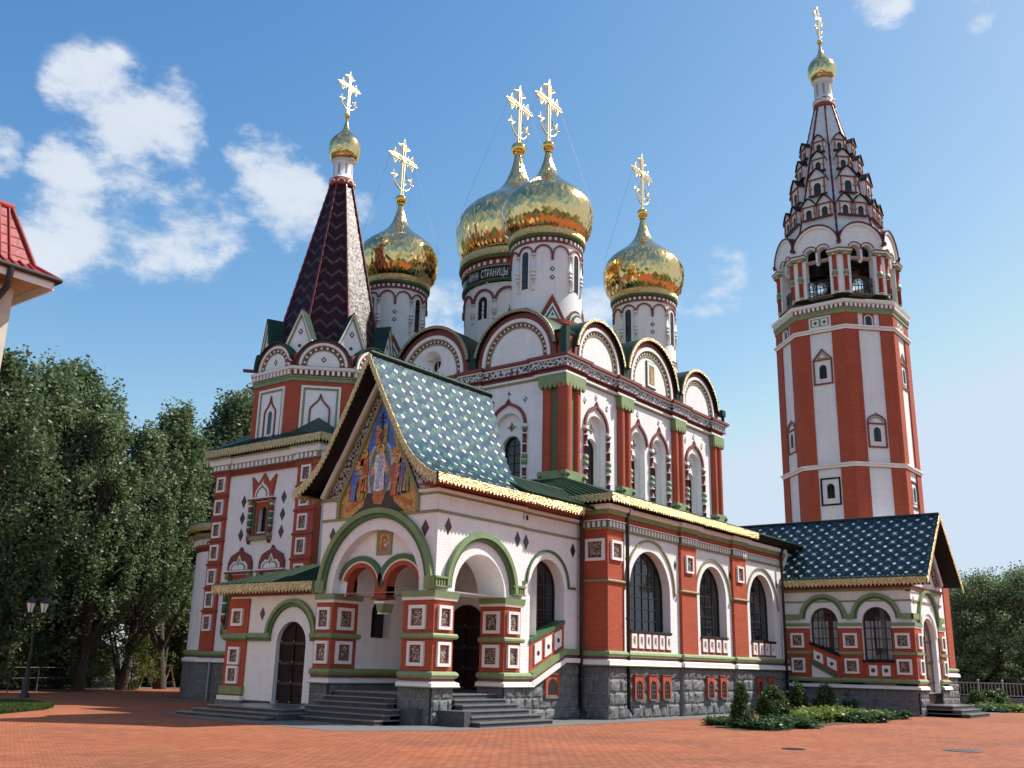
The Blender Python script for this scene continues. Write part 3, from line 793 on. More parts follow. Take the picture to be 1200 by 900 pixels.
m.dents_path(gpath, 6.21, 6.40, .015, .075, .22, 'trimwhite')
m.build('cornice', CH)
m = MB()
m.poly([(27.93, 17.3, 7.16), (46.5, 17.3, 7.16), (46.5, 21.9, 8.75), (31.55, 21.9, 8.75)], 'greenroof')
m.poly([(27.93, 17.3, 7.16), (31.55, 21.9, 8.75), (31.55, 31, 8.75), (27.93, 31, 7.16)], 'greenroof')
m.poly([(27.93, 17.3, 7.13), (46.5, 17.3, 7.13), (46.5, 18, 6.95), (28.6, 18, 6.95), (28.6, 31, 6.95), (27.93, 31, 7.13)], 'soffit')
def pantiles(m, e0, e1, t0, t1, n, r=.055, mat='greenroof'):
    e0, e1, t0, t1 = map(Vector, (e0, e1, t0, t1))
    for i in range(n):
        f = (i+.5)/n; m.tube([e0.lerp(e1, f)+Vector((0, 0, .03)), t0.lerp(t1, f)+Vector((0, 0, .03))], r, mat, 6)
pantiles(m, (28, 17.3, 7.16), (46.4, 17.3, 7.16), (31.6, 21.9, 8.75), (46.4, 21.9, 8.75), 80)
pantiles(m, (27.93, 17.4, 7.16), (27.93, 30, 7.16), (31.55, 21.9, 8.75), (31.55, 30, 8.75), 56)
m.build('gallery_roof', CH)
m = MB()
m.lace([(27.9, 17.28, 7.25), (39.6, 17.28, 7.25)], (0, 0, -.30), .17, 'goldlace', (0, -1, 0))
m.lace([(27.88, 17.28, 7.25), (27.88, 20.5, 7.25)], (0, 0, -.30), .17, 'goldlace', (-1, 0, 0))
m.lace([(28.1, 23.8, 6.75), (28.1, 30, 6.75)], (0, 0, -.3), .17, 'goldlace', (-1, 0, 0))
m.fbox(FX(28.5), 23.6, 30, 5.7, 5.9, 0, .08, 'olive'); m.fbox(FX(28.5), 23.6, 30, 6.1, 6.3, 0, .12, 'green'); m.fbox(FX(28.5), 23.6, 30, 6.3, 6.5, 0, .2, 'trimwhite')
m.build('eaves_trim', CH)
for (x, y, z1) in ((29.6, 17.62, 6.95), (42.95, 17.62, 6.95), (28.25, 18.62, 6.7)):
    m = MB(); m.tube([(x, y+.0, z1), (x, y+.1, z1-.35), (x, y+.1, .35), (x+.05, y-.05, .16)], .065, 'pipe', 8)
    for z in (1.2, 3.2, 5.2): m.tube([(x, y+.1, z), (x, y+.1, z+.06)], .085, 'pipe', 8)
    m.build('downpipe', CH)

# --- main cube -----------------------------------------------------
WX, RYY, XE, YE = 31.6, 21.8, 45.5, 36.2
cw = RY(RYY); cf = FX(WX)
cR = [(33.95, .70), (37.38, .60), (39.27, .60), (42.73, .70)]
cF = [(24.6, .72), (33.4, .72)]
m = MB()
op = lambda L: [dict(c=c, h=h, sill=8.55, sp=11.75-h, dp=.24) for c, h in L]
m.wall(cw, WX, XE, 6.5, 13.1, op(cR), 'white', .32)
m.wall(cf, RYY, YE, 6.5, 13.1, op(cF), 'white', .32)
m.wall(Fr((XE, 0, 0), (0, 1, 0), (1, 0, 0)), RYY, YE, 6.5, 13.1, [], 'white')
m.wall(Fr((0, YE, 0), (1, 0, 0), (0, 1, 0)), WX, XE, 6.5, 13.1, [], 'white')
for base, L, y in ((cw, cR, 0), (cf, cF, 1)):
    fr2 = RY(RYY+.238) if y == 0 else FX(WX+.238)
    for c, h in L:
        m.wall(fr2, c-h-.02, c+h+.02, 8.5, 11.8, [dict(c=c, h=h*.66, sill=8.55, sp=10.35)], 'white', .24)
        m.fprism(fr2, [(c-.24, 11.18), (c-.08, 11.26), (c, 11.42), (c+.08, 11.26), (c+.24, 11.18), (c+.08, 11.12), (c, 11.0), (c-.08, 11.12)], 0, .03, 'ceramic')
        for dx, dz in ((-.85, .15), (0, .45), (.85, .15)): 
            if abs(dx) < .1 or h > .65: m.diamond(base, c+dx, 12.10+dz, .105, .16, .02, 'frieze')
m.build('upper_wall', CH)
for base, L, y in ((cw, cR, 0), (cf, cF, 1)):
    fr2 = RY(RYY+.238) if y == 0 else FX(WX+.238)
    for c, h in L:
        window(CH, fr2, c, h*.66, 8.55, 10.35, -.23, 2, 6, 'tall_window')
        s = MB(); hh = h+.17
        s.ribbon(base, ogee(c, hh, 11.2, 12.32), .12, 0, .09, 'maroon')
        for sx in (-1, 1):
            if h < .65 and sx == 1 and c < 38: continue
            p = base.P(c+sx*hh, 0, .06); z = 8.6
            prof = [(.085, 8.6)]; mats = []
            segs = [(.085, .34, 'maroon'), (.115, .05, 'trimwhite'), (.085, .34, 'maroon'), (.115, .05, 'trimwhite'), (.07, .1, 'trimwhite'), (.13, .18, 'green'), (.10, .06, 'trimwhite'), (.13, .18, 'green'), (.07, .06, 'trimwhite'), (.085, .34, 'maroon'), (.115, .05, 'trimwhite'), (.085, .4, 'maroon'), (.12, .05, 'trimwhite'), (.085, .15, 'maroon'), (.13, .1, 'olive'), (.13, .12, 'trimwhite')]
            for r, dz, mt in segs:
                prof += [(r, z), (r, z+dz)]; mats += ['trimwhite', mt]; z += dz
            s.lathe(p.x, p.y, prof, mats, 10)
        s.build('window_surround', CH)
def colset(spots, boxes):
    s = MB()
    for x, y, r in spots: s.lathe(x, y, [(r, 8.9), (r, 12.6)], 'red', 18)
    for a, b in boxes:
        s.box((a[0], a[1], 8.9), (b[0], b[1], 12.9), 'deepgreen')
    x0 = min(p[0]-p[2] for p in spots)-.06; x1 = max(p[0]+p[2] for p in spots)+.06; y0 = min(p[1]-p[2] for p in spots)-.06; y1 = max(p[1] for p in spots)+.06
    if len(spots) == 5: x0, y0 = WX-.34, RYY-.34
    s.box((x0, y0, 8.62), (x1, y1, 9.02), 'green'); s.box((x0, y0, 12.62), (x1, y1, 12.97), 'green')
    s.box((x0+.1, y0+.1, 8.2), (x1, y1, 8.62), 'red')
    fr = RY(y0); n = max(3, round((x1-x0)/.22))
    for f_, a, b in ((RY(y0), x0, x1), (FX(x0), y0, y1)):
        n = max(3, round((b-a)/.24)); st = (b-a)/n
        for i in range(n): s.fprism(f_, [(a+st*i, 12.62), (a+st*(i+.18), 12.47), (a+st*(i+.5), 12.40), (a+st*(i+.82), 12.47), (a+st*(i+1), 12.62)], -.12, 0, 'green')
        for xx in (a+.14, b-.14): s.sphere(f_.P(xx, 8.86, .02), .09, 'green', 8)
    return s.build('engaged_columns', CH)
colset([(WX-.05, RYY-.05, .30), (WX-.02, RYY+.72, .24), (WX+.78, RYY-.02, .22), (WX-.02, RYY+.98, .05), (WX+.98, RYY-.02, .05)], [((WX-.1, RYY, 0), (WX+.1, RYY+.9, 0)), ((WX, RYY-.1, 0), (WX+.9, RYY+.1, 0))])
for a, b in ((35.82, 36.34), (40.68, 41.2), (44.72, 45.28)):
    colset([(a, RYY-.03, .21), (b, RYY-.03, .21)], [((a, RYY-.1, 0), (b, RYY+.1, 0))])
cpath = [(WX, YE), (WX, RYY), (XE, RYY), (XE, YE)]
brk = []
for x0, x1 in ((35.5, 36.66), (40.36, 41.5), (44.4, 45.5)): brk += [(x0, RYY), (x0, RYY-.12), (x1, RYY-.12)] + ([(x1, RYY)] if x1 < 45.4 else [])
cp2 = [(WX, YE), (WX, 26.9), (WX-.12, 26.9), (WX-.12, 26.1), (WX, 26.1), (WX, 23.0), (WX-.12, 23.0), (WX-.12, RYY-.12), (32.7, RYY-.12), (32.7, RYY)] + brk + [(XE, YE)]
m = MB()
m.sweep(cp2, [(0, 12.95), (.06, 12.95), (.06, 13.0), (.14, 13.02), (.14, 13.10), (.08, 13.12), (.08, 13.22), (.22, 13.26), (.22, 13.30), (.20, 13.30), (.20, 13.60), (.27, 13.60), (.27, 13.66), (.36, 13.68), (.36, 13.80), (.2, 13.86), (0, 13.86)],
        ['olive', 'olive', 'trimwhite', 'trimwhite', 'maroon', 'maroon', 'maroon', 'maroon', 'olive', 'frieze', 'trimwhite', 'trimwhite', 'maroon', 'maroon', 'maroon', 'darkgreen'])
m.build('frieze_cornice', CH)
def zak(fr, c, R, icon=False, rnd=False):
    s = MB(); zs = 14.0; d = .06
    for sx in (-1, 1): s.fbox(fr, *sorted((c+sx*R*.985, c+sx*R*.66)), 13.8, zs+.9, -.3, .0, 'red')
    base = [(c-R*.66, 13.84), (c+R*.66, 13.84)]
    if rnd:
        # plain field pierced by a splayed round window
        zc = zs+.66; n = 40; outer = []; hole = []
        for i in range(n+1):
            t = 2*pi*i/n; ct, st = math.cos(t), math.sin(t); L = 0
            while math.hypot(ct*L, zc+st*L-zs) < R*.68 and zc+st*L > 13.84: L += .01
            outer.append((c+ct*L, zc+st*L)); hole.append((c+.56*ct, zc+.56*st))
        s.grid([[fr.P(*p, d) for p in outer], [fr.P(*p, d) for p in hole]], 'white', False, False)
        s.grid([[fr.P(*p, d) for p in hole], [fr.P(c+.25*math.cos(2*pi*i/n), zc-.06+.25*math.sin(2*pi*i/n), d-.42) for i in range(n+1)]], 'white', False, True)
        s.poly([fr.P(c+.26*math.cos(2*pi*i/n), zc-.06+.26*math.sin(2*pi*i/n), d-.41) for i in range(n)], 'glass')
        s.arc(fr, c, zc, .56, .64, d, d+.03, 'trimwhite', 0, 360, 30); s.fbox(fr, c-.015, c+.015, zc-.3, zc+.18, d-.40, d-.38, 'trimwhite')
    else:
        s.fprism(fr, [(c+R*.68, 13.84)]+arcpts(c, zs, R*.68)+[(c-R*.68, 13.84)], -.2, d, 'white')
    for r0, r1, dd, mt in ((.655, .685, .10, 'olive'), (.685, .75, .075, 'maroon'), (.75, .775, .11, 'olive'), (.775, .845, .18, 'trimwhite'), (.845, .97, .12, 'maroon')):
        pts = [(c+R*(r0+r1)/2, 13.84)]+arcpts(c, zs, R*(r0+r1)/2, 0, 180, 28)+[(c-R*(r0+r1)/2, 13.84)]
        s.ribbon(fr, pts, R*(r1-r0), -.2, dd, mt)
    n = int(R*10)
    for i in range(n):
        t = pi*(i+.5)/n; x, z = c+R*.718*math.cos(t), zs+R*.718*math.sin(t); q = R*.018
        s.fprism(fr, [(x-q, z-q), (x+q, z-q), (x+q, z+q), (x-q, z+q)], .07, .115, 'trimwhite')
    if icon:
        s.fbox(fr, c-.42, c+.42, zs+.02, zs+1.28, d, d+.05, 'deepgreen'); s.fbox(fr, c-.37, c+.37, zs+.07, zs+1.23, d+.04, d+.075, 'trimwhite'); s.fbox(fr, c-.22, c+.22, zs+.2, zs+1.1, d+.07, d+.085, 'm_olive')
        s.poly([fr.P(a, z, d+.09) for a, z in [(c-.13, zs+.22), (c+.13, zs+.22), (c+.10, zs+.72), (c-.10, zs+.72)]], 'm_skin'); s.poly([fr.P(a, z, d+.09) for a, z in arcpts(c, zs+.82, .12, 0, 360, 14)[:-1]], 'm_skin')
    # vaulted sheet roof running back, with its gilded edge
    rows = []
    for dd in (.30, -3.4):
        rows.append([fr.P(a, z, dd) for a, z in [(c+R*1.02, zs+R*.12)]+arcpts(c, zs, R*1.02, 8, 172, 24)])
    s.grid(rows, 'darkgreen', False, True)
    s.arc(fr, c, zs, R*.97, R*1.02, .27, .30, 'soffit', 8, 172, 26)
    o = s.build('kokoshnik_gable', CH)
    l = MB(); n = 34
    ap = arcpts(c, zs, R*1.035, 10, 170, n)
    for a, b in zip(ap[:-1], ap[1:]):
        mid = ((a[0]+b[0])/2, (a[1]+b[1])/2); inn = lambda p, k: fr.P(c+(p[0]-c)*k, zs+(p[1]-zs)*k, .325)
        l.poly([inn(a, 1), inn(b, 1), inn(b, .955), inn(mid, .93), inn(a, .955)], 'goldtrim')
    l.arc(fr, c, zs, R*1.015, R*1.035, .26, .32, 'goldtrim', 10, 170, 26)
    l.build('gilded_edge', o)
zak(cw, 34.0, 1.88); zak(cw, 38.5, 2.28, icon=True); zak(cw, 43.1, 1.95)
zak(cf, 24.2, 2.12); zak(cf, 29.0, 2.28, rnd=True); zak(cf, 33.8, 2.12)
m = MB()
for a in ((WX-.02, RYY-.02), (XE-.6, RYY-.02)): m.box((a[0], a[1], 13.82), (a[0]+.6, a[1]+.6, 14.85), 'red'); m.box((a[0]-.05, a[1]-.05, 14.85), (a[0]+.65, a[1]+.65, 14.98), 'darkgreen')
m.box((WX-.25, RYY-.25, 13.9), (WX+.03, RYY+.03, 15.0), 'darkgreen')
m.box((XE-.05, RYY-.3, 14.2), (XE+.35, RYY+.0, 14.5), 'darkgreen'); m.tube([(XE+.3, RYY-.15, 14.4), (XE+.3, RYY-.15, 13.6)], .09, 'darkgreen', 8)
for x in (36.15, 40.95): m.box((x-.2, RYY-.2, 13.86), (x+.2, RYY+.3, 14.55), 'darkgreen')
m.box((WX-.2, 26.35, 13.86), (WX+.3, 26.7, 14.7), 'darkgreen')
z0, z1 = 14.85, 17.0
b = [(WX+.05, RYY+.05, z0), (XE-.05, RYY+.05, z0), (XE-.05, YE, z0), (WX+.05, YE, z0)]; t = [(36, 26.6, z1), (41.2, 26.6, z1), (41.2, 32.4, z1), (36, 32.4, z1)]
for i in range(4): m.poly([b[i], b[(i+1) % 4], t[(i+1) % 4], t[i]], 'darkgreen')
m.poly(t, 'darkgreen')
m.build('main_roof', CH)

# --- drums and domes ----------------------------------------------
def drum(cx, cy, r, z0, zt, zwin, corn=True, kok=True, k=1.0):
    s = MB(); s.lathe(cx, cy, [(r, z0), (r, zt+.1)], 'white', 48)
    N = 12; cyl = Cy(cx, cy, r); pit = 2*pi*r/N; hz = zt-.12*k-pit/2
    for q in range(N):
        a = q*pit; wi = q % 3 == 0
        s.arc(cyl, a, hz, pit*.42, pit*.5, -.02, .07*k, 'maroon', n=10)
        for sx in (-.5,):
            x = a+sx*pit; full = (q % 3 in (0, 1))
            if full:
                P = cyl.P(x, 0, .03); prof = []; mats = []; z = zwin-.1; H = hz-z
                for rr, f, mt in ((.065, .30, 'maroon'), (.10, .04, 'trimwhite'), (.06, .05, 'maroon'), (.105, .07, 'olive'), (.06, .04, 'trimwhite'), (.105, .07, 'olive'), (.10, .04, 'trimwhite'), (.065, .34, 'maroon'), (.10, .05, 'trimwhite')):
                    prof += [(rr*k, z), (rr*k, z+H*f)]; mats += ['trimwhite', mt]; z += H*f
                s.lathe(P.x, P.y, prof, mats, 8)
            else:
                s.fbox(cyl, x-.05*k, x+.05*k, hz-.2*k, hz, -.02, .1*k, 'maroon'); s.sphere(cyl.P(x, hz-.25*k, .04), .07*k, 'maroon', 6)
        if wi:
            h = pit*.21; sill = zwin
            s.arc(cyl, a, hz-.02, h, h+.07*k, -.02, .05, 'trimwhite', n=8)
            for sx in (-1, 1): s.fbox(cyl, a+sx*(h+.035*k)-.035*k, a+sx*(h+.035*k)+.035*k, sill, hz, -.02, .05, 'trimwhite')
        if q % 3 == 1:
            for zz in (.55, .30): s.diamond(cyl, a+pit*.5, zwin+(hz-zwin)*zz, .12*k, .13*k, .015, 'darktile', 'trimwhite')
    base = s.build('drum', CH)
    for q in range(0, N, 3):
        a = q*pit; g_ = MB(); h = pit*.21
        g_.poly([cyl.P(x, z, .012) for x, z in [(a-h, zwin)]+arcpts(a, hz-.02, h, 180, 0, 8)+[(a+h, zwin)]], 'glass')
        for zz in (.25, .5, .75): g_.fbox(cyl, a-h, a+h, zwin+(hz-zwin)*zz-.015, zwin+(hz-zwin)*zz+.015, .012, .03, 'iron')
        g_.build('drum_window', base)
    if not corn: return base
    s = MB()
    prof = [(r-.02, zt), (r+.06*k, zt), (r+.06*k, zt+.05*k), (r+.03*k, zt+.05*k), (r+.03*k, zt+.26*k), (r+.12*k, zt+.28*k), (r+.16*k, zt+.36*k), (r+.08*k, zt+.40*k)]
    s.lathe(cx, cy, prof, ['maroon', 'maroon', 'maroon', 'maroon', 'deepgreen', 'deepgreen', 'deepgreen'], 48, False)
    n = 40
    for i in range(n):
        x = 2*pi*r*(i+.5)/n; s.fbox(cyl, x-.055*k, x+.055*k, zt+.09*k, zt+.22*k, .02*k, .07*k, 'trimwhite')
    s.lathe(cx, cy, [(r+.05*k, zt+.40*k), (r+.17*k, zt+.42*k), (r+.17*k, zt+.70*k), (r+.1*k, zt+.74*k)], 'goldlace', 48)
    s.build('drum_cornice', base)
    if kok:
        s = MB(); c2 = Cy(cx, cy, r+.06*k)
        s.lathe(cx, cy, [(r+.22*k, z0), (r+.22*k, z0+.2*k)], 'red', 48); s.lathe(cx, cy, [(r+.02, z0+.2*k), (r+.22*k, z0+.2*k)], 'maroon', 48)
        R2 = r+.06*k
        for q in range(8):
            a = 2*pi*R2*q/8; zb = z0+.2*k
            if q % 2:
                for w_, d, mt in ((.62, .02, 'red'), (.50, .07, 'maroon'), (.40, .09, 'trimwhite'), (.31, .11, 'deepgreen'), (.22, .13, 'white')):
                    w2 = w_*k; s.fprism(c2, [(a-w2, zb), (a+w2, zb), (a+w2*.5, zb+w2*.95), (a, zb+w2*1.9), (a-w2*.5, zb+w2*.95)], 0, d*k, mt)
                s.diamond(c2, a, zb+.2*k, .05*k, .07*k, .15*k, 'darktile')
            else:
                for w_, d, mt in ((.60, .05, 'maroon'), (.49, .08, 'trimwhite'), (.40, .10, 'deepgreen'), (.30, .12, 'white')):
                    s.fprism(c2, arcpts(a, zb, w_*k, 0, 180, 14), 0, d*k, mt)
        s.build('drum_kokoshniks', base)
    return base
SWc, SEc, NWc, CEc, NEc = (34.15, 24.6), (43.0, 24.6), (34.25, 34.3), (38.45, 29.7), (43.0, 34.3)
for c in (SWc, SEc, NWc, NEc):
    drum(c[0], c[1], 1.60, 15.9, 19.75, 17.6); onion(CH, c[0], c[1], 20.44, 1.0, 1.0, cz=29.03)
dc = drum(CEc[0], CEc[1], 2.62, 15.9, 19.95, 18.2, k=1.3, kok=False, corn=False)
s = MB(); s.lathe(CEc[0], CEc[1], [(2.74, 20.22), (2.76, 20.24), (2.76, 20.84), (2.72, 20.86)], 'navy', 48); s.lathe(CEc[0], CEc[1], [(2.66, 20.1), (2.80, 20.14), (2.80, 20.22), (2.74, 20.24)], 'deepgreen', 48)
r = 2.74
s.lathe(CEc[0], CEc[1], [(r, 20.84), (r+.1, 20.86), (r+.1, 20.92), (r+.04, 20.92), (r+.04, 21.26), (r+.2, 21.3), (r+.26, 21.42), (r+.14, 21.46)], ['olive', 'olive', 'maroon', 'maroon', 'maroon', 'deepgreen', 'deepgreen'], 48, False)
cyl = Cy(CEc[0], CEc[1], r)
for i in range(48): x = 2*pi*r*(i+.5)/48; s.fbox(cyl, x-.07, x+.07, 21.0, 21.18, .02, .09, 'trimwhite')
s.lathe(CEc[0], CEc[1], [(r+.08, 21.46), (r+.24, 21.48), (r+.24, 21.86), (r+.12, 21.9)], 'goldlace', 48)
s.build('inscription_band', dc)
# painted Church Slavonic letters round the band
def band_text(txt, cyl, a_c, z, size, parent):
    cu_ = bpy.data.curves.new('lettering', 'FONT'); cu_.body = txt; cu_.size = size; cu_.align_x = 'CENTER'; cu_.extrude = 0
    cu_.space_character = 1.06
    to = bpy.data.objects.new('lettering', cu_); COL.objects.link(to)
    dg = bpy.context.evaluated_depsgraph_get(); dg.update()
    me = bpy.data.meshes.new_from_object(to.evaluated_get(dg)); bpy.data.objects.remove(to)
    off = Vector(parent['_o'])
    xs = [v.co.x for v in me.vertices]; kx = 2.75/(max(xs)-min(xs))
    for v in me.vertices:
        p = cyl.P(a_c+v.co.x*kx, z+v.co.y*1.3, .03); v.co = p-off
    me.materials.clear(); me.materials.append(M['trimwhite'])
    o = bpy.data.objects.new('lettering', me); COL.objects.link(o); o.parent = parent; o['_o'] = tuple(off)
band_text('ИИНН  СТРАНИЦЫ  Б', Cy(CEc[0], CEc[1], 2.76), R_(188)*2.76, 20.32, .46, dc)
onion(CH, CEc[0], CEc[1], 21.78, 1.50, 1.43, nseg=76, ball=.42, cz=32.85, arm=1.25)
# guy chains of the crosses
def chains(cx, cy, z0, zc, arm, r):
    m = MB()
    for sx in (-1, 1):
        for sy in (-1, 1): m.tube([(cx+sx*arm*.9, cy, zc), (cx+sx*r*.72, cy+sy*r*.72, z0)], .007, 'grey', 4)
    return m.build('guy_chain', CH)
for c in (SWc, SEc, NWc): chains(c[0], c[1], 22.4, 27.8, 1.05, 2.1)
chains(CEc[0], CEc[1], 24, 31.3, 1.2, 3.2)

# --- corner porch --------------------------------------------------
pf = FX(20.97); pr = RY(18.78); PC = 21.2
# walls above the piers
m = MB()
m.wall(pf, 18.78, 23.6, 3.58, 6.45, [dict(c=21.17, h=1.80, sill=3.582, sp=3.62)], 'white', .30)
m.wall(FX(21.262), 19.36, 22.98, 3.5, 5.5, [dict(c=20.30, h=.63, sill=3.502, sp=3.78, k=.93), dict(c=22.02, h=.63, sill=3.502, sp=3.78, k=.93)], 'white', .30, 'red')
m.wall(pr, 20.97, 25.0, 3.58, 6.45, [dict(c=22.97, h=1.17, sill=3.582, sp=3.60)], 'white', 1.05)
pr2 = RY(18.88)
m.wall(pr2, 24.9, 28.5, 1.0, 6.45, [dict(c=26.52, h=.95, sill=2.2, sp=4.02, k=1.0)], 'white', .45)
m.wall(Fr((0, 23.6, 0), (1, 0, 0), (0, 1, 0)), 20.97, 28.5, 1.0, 6.45, [], 'white')
m.fbox(pf, 18.83, 23.55, 5.95, 6.42, -2, -.31, 'white')
# inside: back wall, left wall, ceiling
m.poly([(25.95, 18.9, 1), (25.95, 23.6, 1), (25.95, 23.6, 5.6), (25.95, 18.9, 5.6)], 'white')
m.wall(Fr((0, 22.86, 0), (1, 0, 0), (0, -1, 0)), 21.9, 26, 1.0, 5.6, [dict(c=23.05, h=.44, sill=2.35, sp=3.1)], 'white', .35)
m.poly([(21.3, 18.9, 5.45), (26, 18.9, 5.45), (26, 23.6, 5.45), (21.3, 23.6, 5.45)], 'white')
m.arc(FX(25.9), 20.95, 3.6, 1.80, 1.92, -.1, .06, 'white', 0, 180, 18)
m.tube([(21.6, 18.9, 3.62), (21.6, 23, 3.62)], .025, 'trimwhite', 6); m.tube([(21.9, 19.4, 3.66), (24.3, 19.4, 3.66)], .025, 'trimwhite', 6)
for fr, L in ((pf, [(23.1, 5.35), (19.25, 5.35)]), (pr, [(21.42, 5.42), (24.72, 5.42)]), (pr2, [(25.3, 5.40), (27.95, 5.40)])):
    for c, z in L: m.diamond(fr, c, z, .15, .25, .012)
for c in (25.12, 25.34): m.fbox(pr2, c-.05, c+.05, 6.1, 6.25, -.02, .012, 'soffit')
m.build('porch_wall', CH)
def icon(parent, fr, c, z, w, h, d, name='icon'):
    m = MB()
    m.ribbon(fr, [(c-w/2, z-h/2), (c+w/2, z-h/2), (c+w/2, z+h/2), (c-w/2, z+h/2)], .10, d, d+.05, 'olive', closed=True)
    m.fbox(fr, c-w/2+.02, c+w/2-.02, z-h/2+.02, z+h/2-.02, d, d+.03, 'm_gold')
    m.fprism(fr, [(c-w*.32, z-h*.4), (c+w*.32, z-h*.4), (c+w*.26, z-h*.05), (c+w*.1, z+h*.06), (c-w*.1, z+h*.06), (c-w*.26, z-h*.05)], d+.03, d+.036, 'm_red')
    m.fprism(fr, arcpts(c, z+h*.16, w*.24, 0, 360, 16)[:-1], d+.03, d+.038, 'm_orange'); m.fprism(fr, arcpts(c, z+h*.15, w*.17, 0, 360, 16)[:-1], d+.03, d+.041, 'm_dark'); m.fprism(fr, arcpts(c, z+h*.13, w*.11, 0, 360, 14)[:-1], d+.03, d+.045, 'm_skin')
    m.fprism(fr, arcpts(c-w*.12, z-h*.1, w*.12, 0, 360, 14)[:-1], d+.03, d+.045, 'm_pale')
    return m.build(name, parent)
icon(CH, FX(21.262), 21.12, 5.05, .52, .62, .0)
m = MB()
m.arc(pf, 21.17, 3.70, 2.06, 2.20, 0, .10, 'deepgreen', 0, 180, 34); m.arc(pf, 21.17, 3.70, 2.20, 2.36, 0, .16, 'green', 0, 180, 34)
m.fbox(pf, 18.70, 19.10, 3.62, 3.98, .0, .145, 'green'); m.fbox(pf, 23.24, 23.66, 3.62, 3.98, .0, .145, 'green')
fb = FX(21.262)
for c, a0, a1 in ((20.30, 0, 163), (22.02, 17, 180)):
    m.arc(fb, c, 3.78, .63, .77, 0, .05, 'red', a0 and a0+0, a1, 20, .93); m.arc(fb, c, 3.78, .77, .83, 0, .08, 'trimwhite', a0, a1, 20, .93); m.arc(fb, c, 3.78, .83, .98, 0, .11, 'deepgreen', a0, a1, 20, .93)
m.fbox(fb, 20.93, 21.39, 3.44, 3.95, -.31, .06, 'red'); m.fbox(fb, 20.88, 21.44, 3.40, 3.47, -.32, .10, 'maroon'); m.fbox(fb, 20.95, 21.37, 3.28, 3.35, -.3, .06, 'trimwhite'); 
m.fprism(fb, [(21.0, 3.28), (21.32, 3.28), (21.26, 3.08), (21.22, 3.02), (21.10, 3.02), (21.06, 3.08)], -.4, .04, 'green'); m.fbox(fb, 21.08, 21.24, 2.98, 3.02, -.25, .03, 'trimwhite')
m.arc(pr, 22.97, 3.72, 1.40, 1.52, 0, .10, 'deepgreen', 0, 180, 28); m.arc(pr, 22.97, 3.72, 1.52, 1.66, 0, .16, 'green', 0, 180, 28)
for a, b in ((20.84, 21.52), (24.42, 25.04)):
    m.fbox(pr, a, b, 3.68, 3.72, 0, .15, 'green'); m.fbox(pr, a, b, 3.92, 3.98, 0, .15, 'green'); m.fbox(pr, a, b, 3.72, 3.92, 0, .07, 'deepgreen')
    m.dents(pr, a, b, 3.72, 3.92, .07, .12, .11, 'green')
m.arc(pr2, 26.52, 4.15, 1.13, 1.20, 0, .06, 'deepgreen', 0, 180, 26, .93); m.fbox(pr2, 24.98, 25.36, 4.10, 4.17, 0, .06, 'deepgreen'); m.fbox(pr2, 27.68, 28.1, 4.10, 4.17, 0, .06, 'deepgreen')
m.fbox(pf, 23.62, 23.72, 3.6, 3.98, -.6, .145, 'green')
pp = [(20.97, 23.6), (20.97, 18.78), (25.0, 18.78), (25.0, 18.88), (28.45, 18.88)]; pp2 = [(20.97, 19.55)]+pp[1:]
m.sweep(pp, [(0, 5.78), (.05, 5.78), (.05, 5.85), (0, 5.85)], 'olive')
m.sweep(pp2, [(0, 6.30), (.04, 6.30), (.04, 6.37), (.10, 6.40), (.10, 6.46), (0, 6.46)], ['olive', 'olive', 'trimwhite', 'trimwhite', 'trimwhite'])
m.build('porch_moulding', CH)
def pier(x0, x1, y0, y1, zb=1.0, faces=(), deep=None):
    s = MB(); s.box((x0, y0, zb), (x1, y1, 3.40), 'red'); path = [(x0, y1), (x0, y0), (x1, y0), (x1, y1)]
    s.sweep(path, [(0, 3.33), (.06, 3.33), (.08, 3.41), (.03, 3.41)], 'trimwhite')
    s.sweep(path, [(0, 3.41), (.09, 3.41), (.11, 3.58), (0, 3.585)], 'green'); s.poly([(x0-.1, y0-.1, 3.583), (x1+.1, y0-.1, 3.583), (x1+.1, y1, 3.583), (x0-.1, y1, 3.583)], 'green')
    roll(s, path, 2.35, .075); plinth_bands(s, path, zb-.02, .12)
    o = s.build('porch_pier', CH)
    fx, ry = FX(x0), RY(y0)
    for z in (2.86, 1.87):
        for k, c, w_ in faces: panel(o, fx if k == 'F' else ry, c, z, w_, .66, 0)
    b = MB(); b.rustic(fx, y0, y1, 0, zb, .55, .36, .05, .02); b.rustic(ry, x0, x1, 0, zb, .45, .36, .05, .05)
    if deep: b.box((x0, y0, 0), (x1, y1, zb), 'stone')
    b.build('stone_base', CH)
    return o
pier(20.97, 21.82, 18.78, 19.96, faces=(('F', 19.37, .62), ('R', 21.4, .56)), deep=1)
pier(24.16, 24.97, 18.78, 19.72, faces=(('F', 19.25, .62), ('R', 24.57, .56)), deep=1)
pier(20.97, 22.0, 22.85, 23.6, faces=(('F', 23.22, .56), ('R', 21.47, .64)), deep=1)
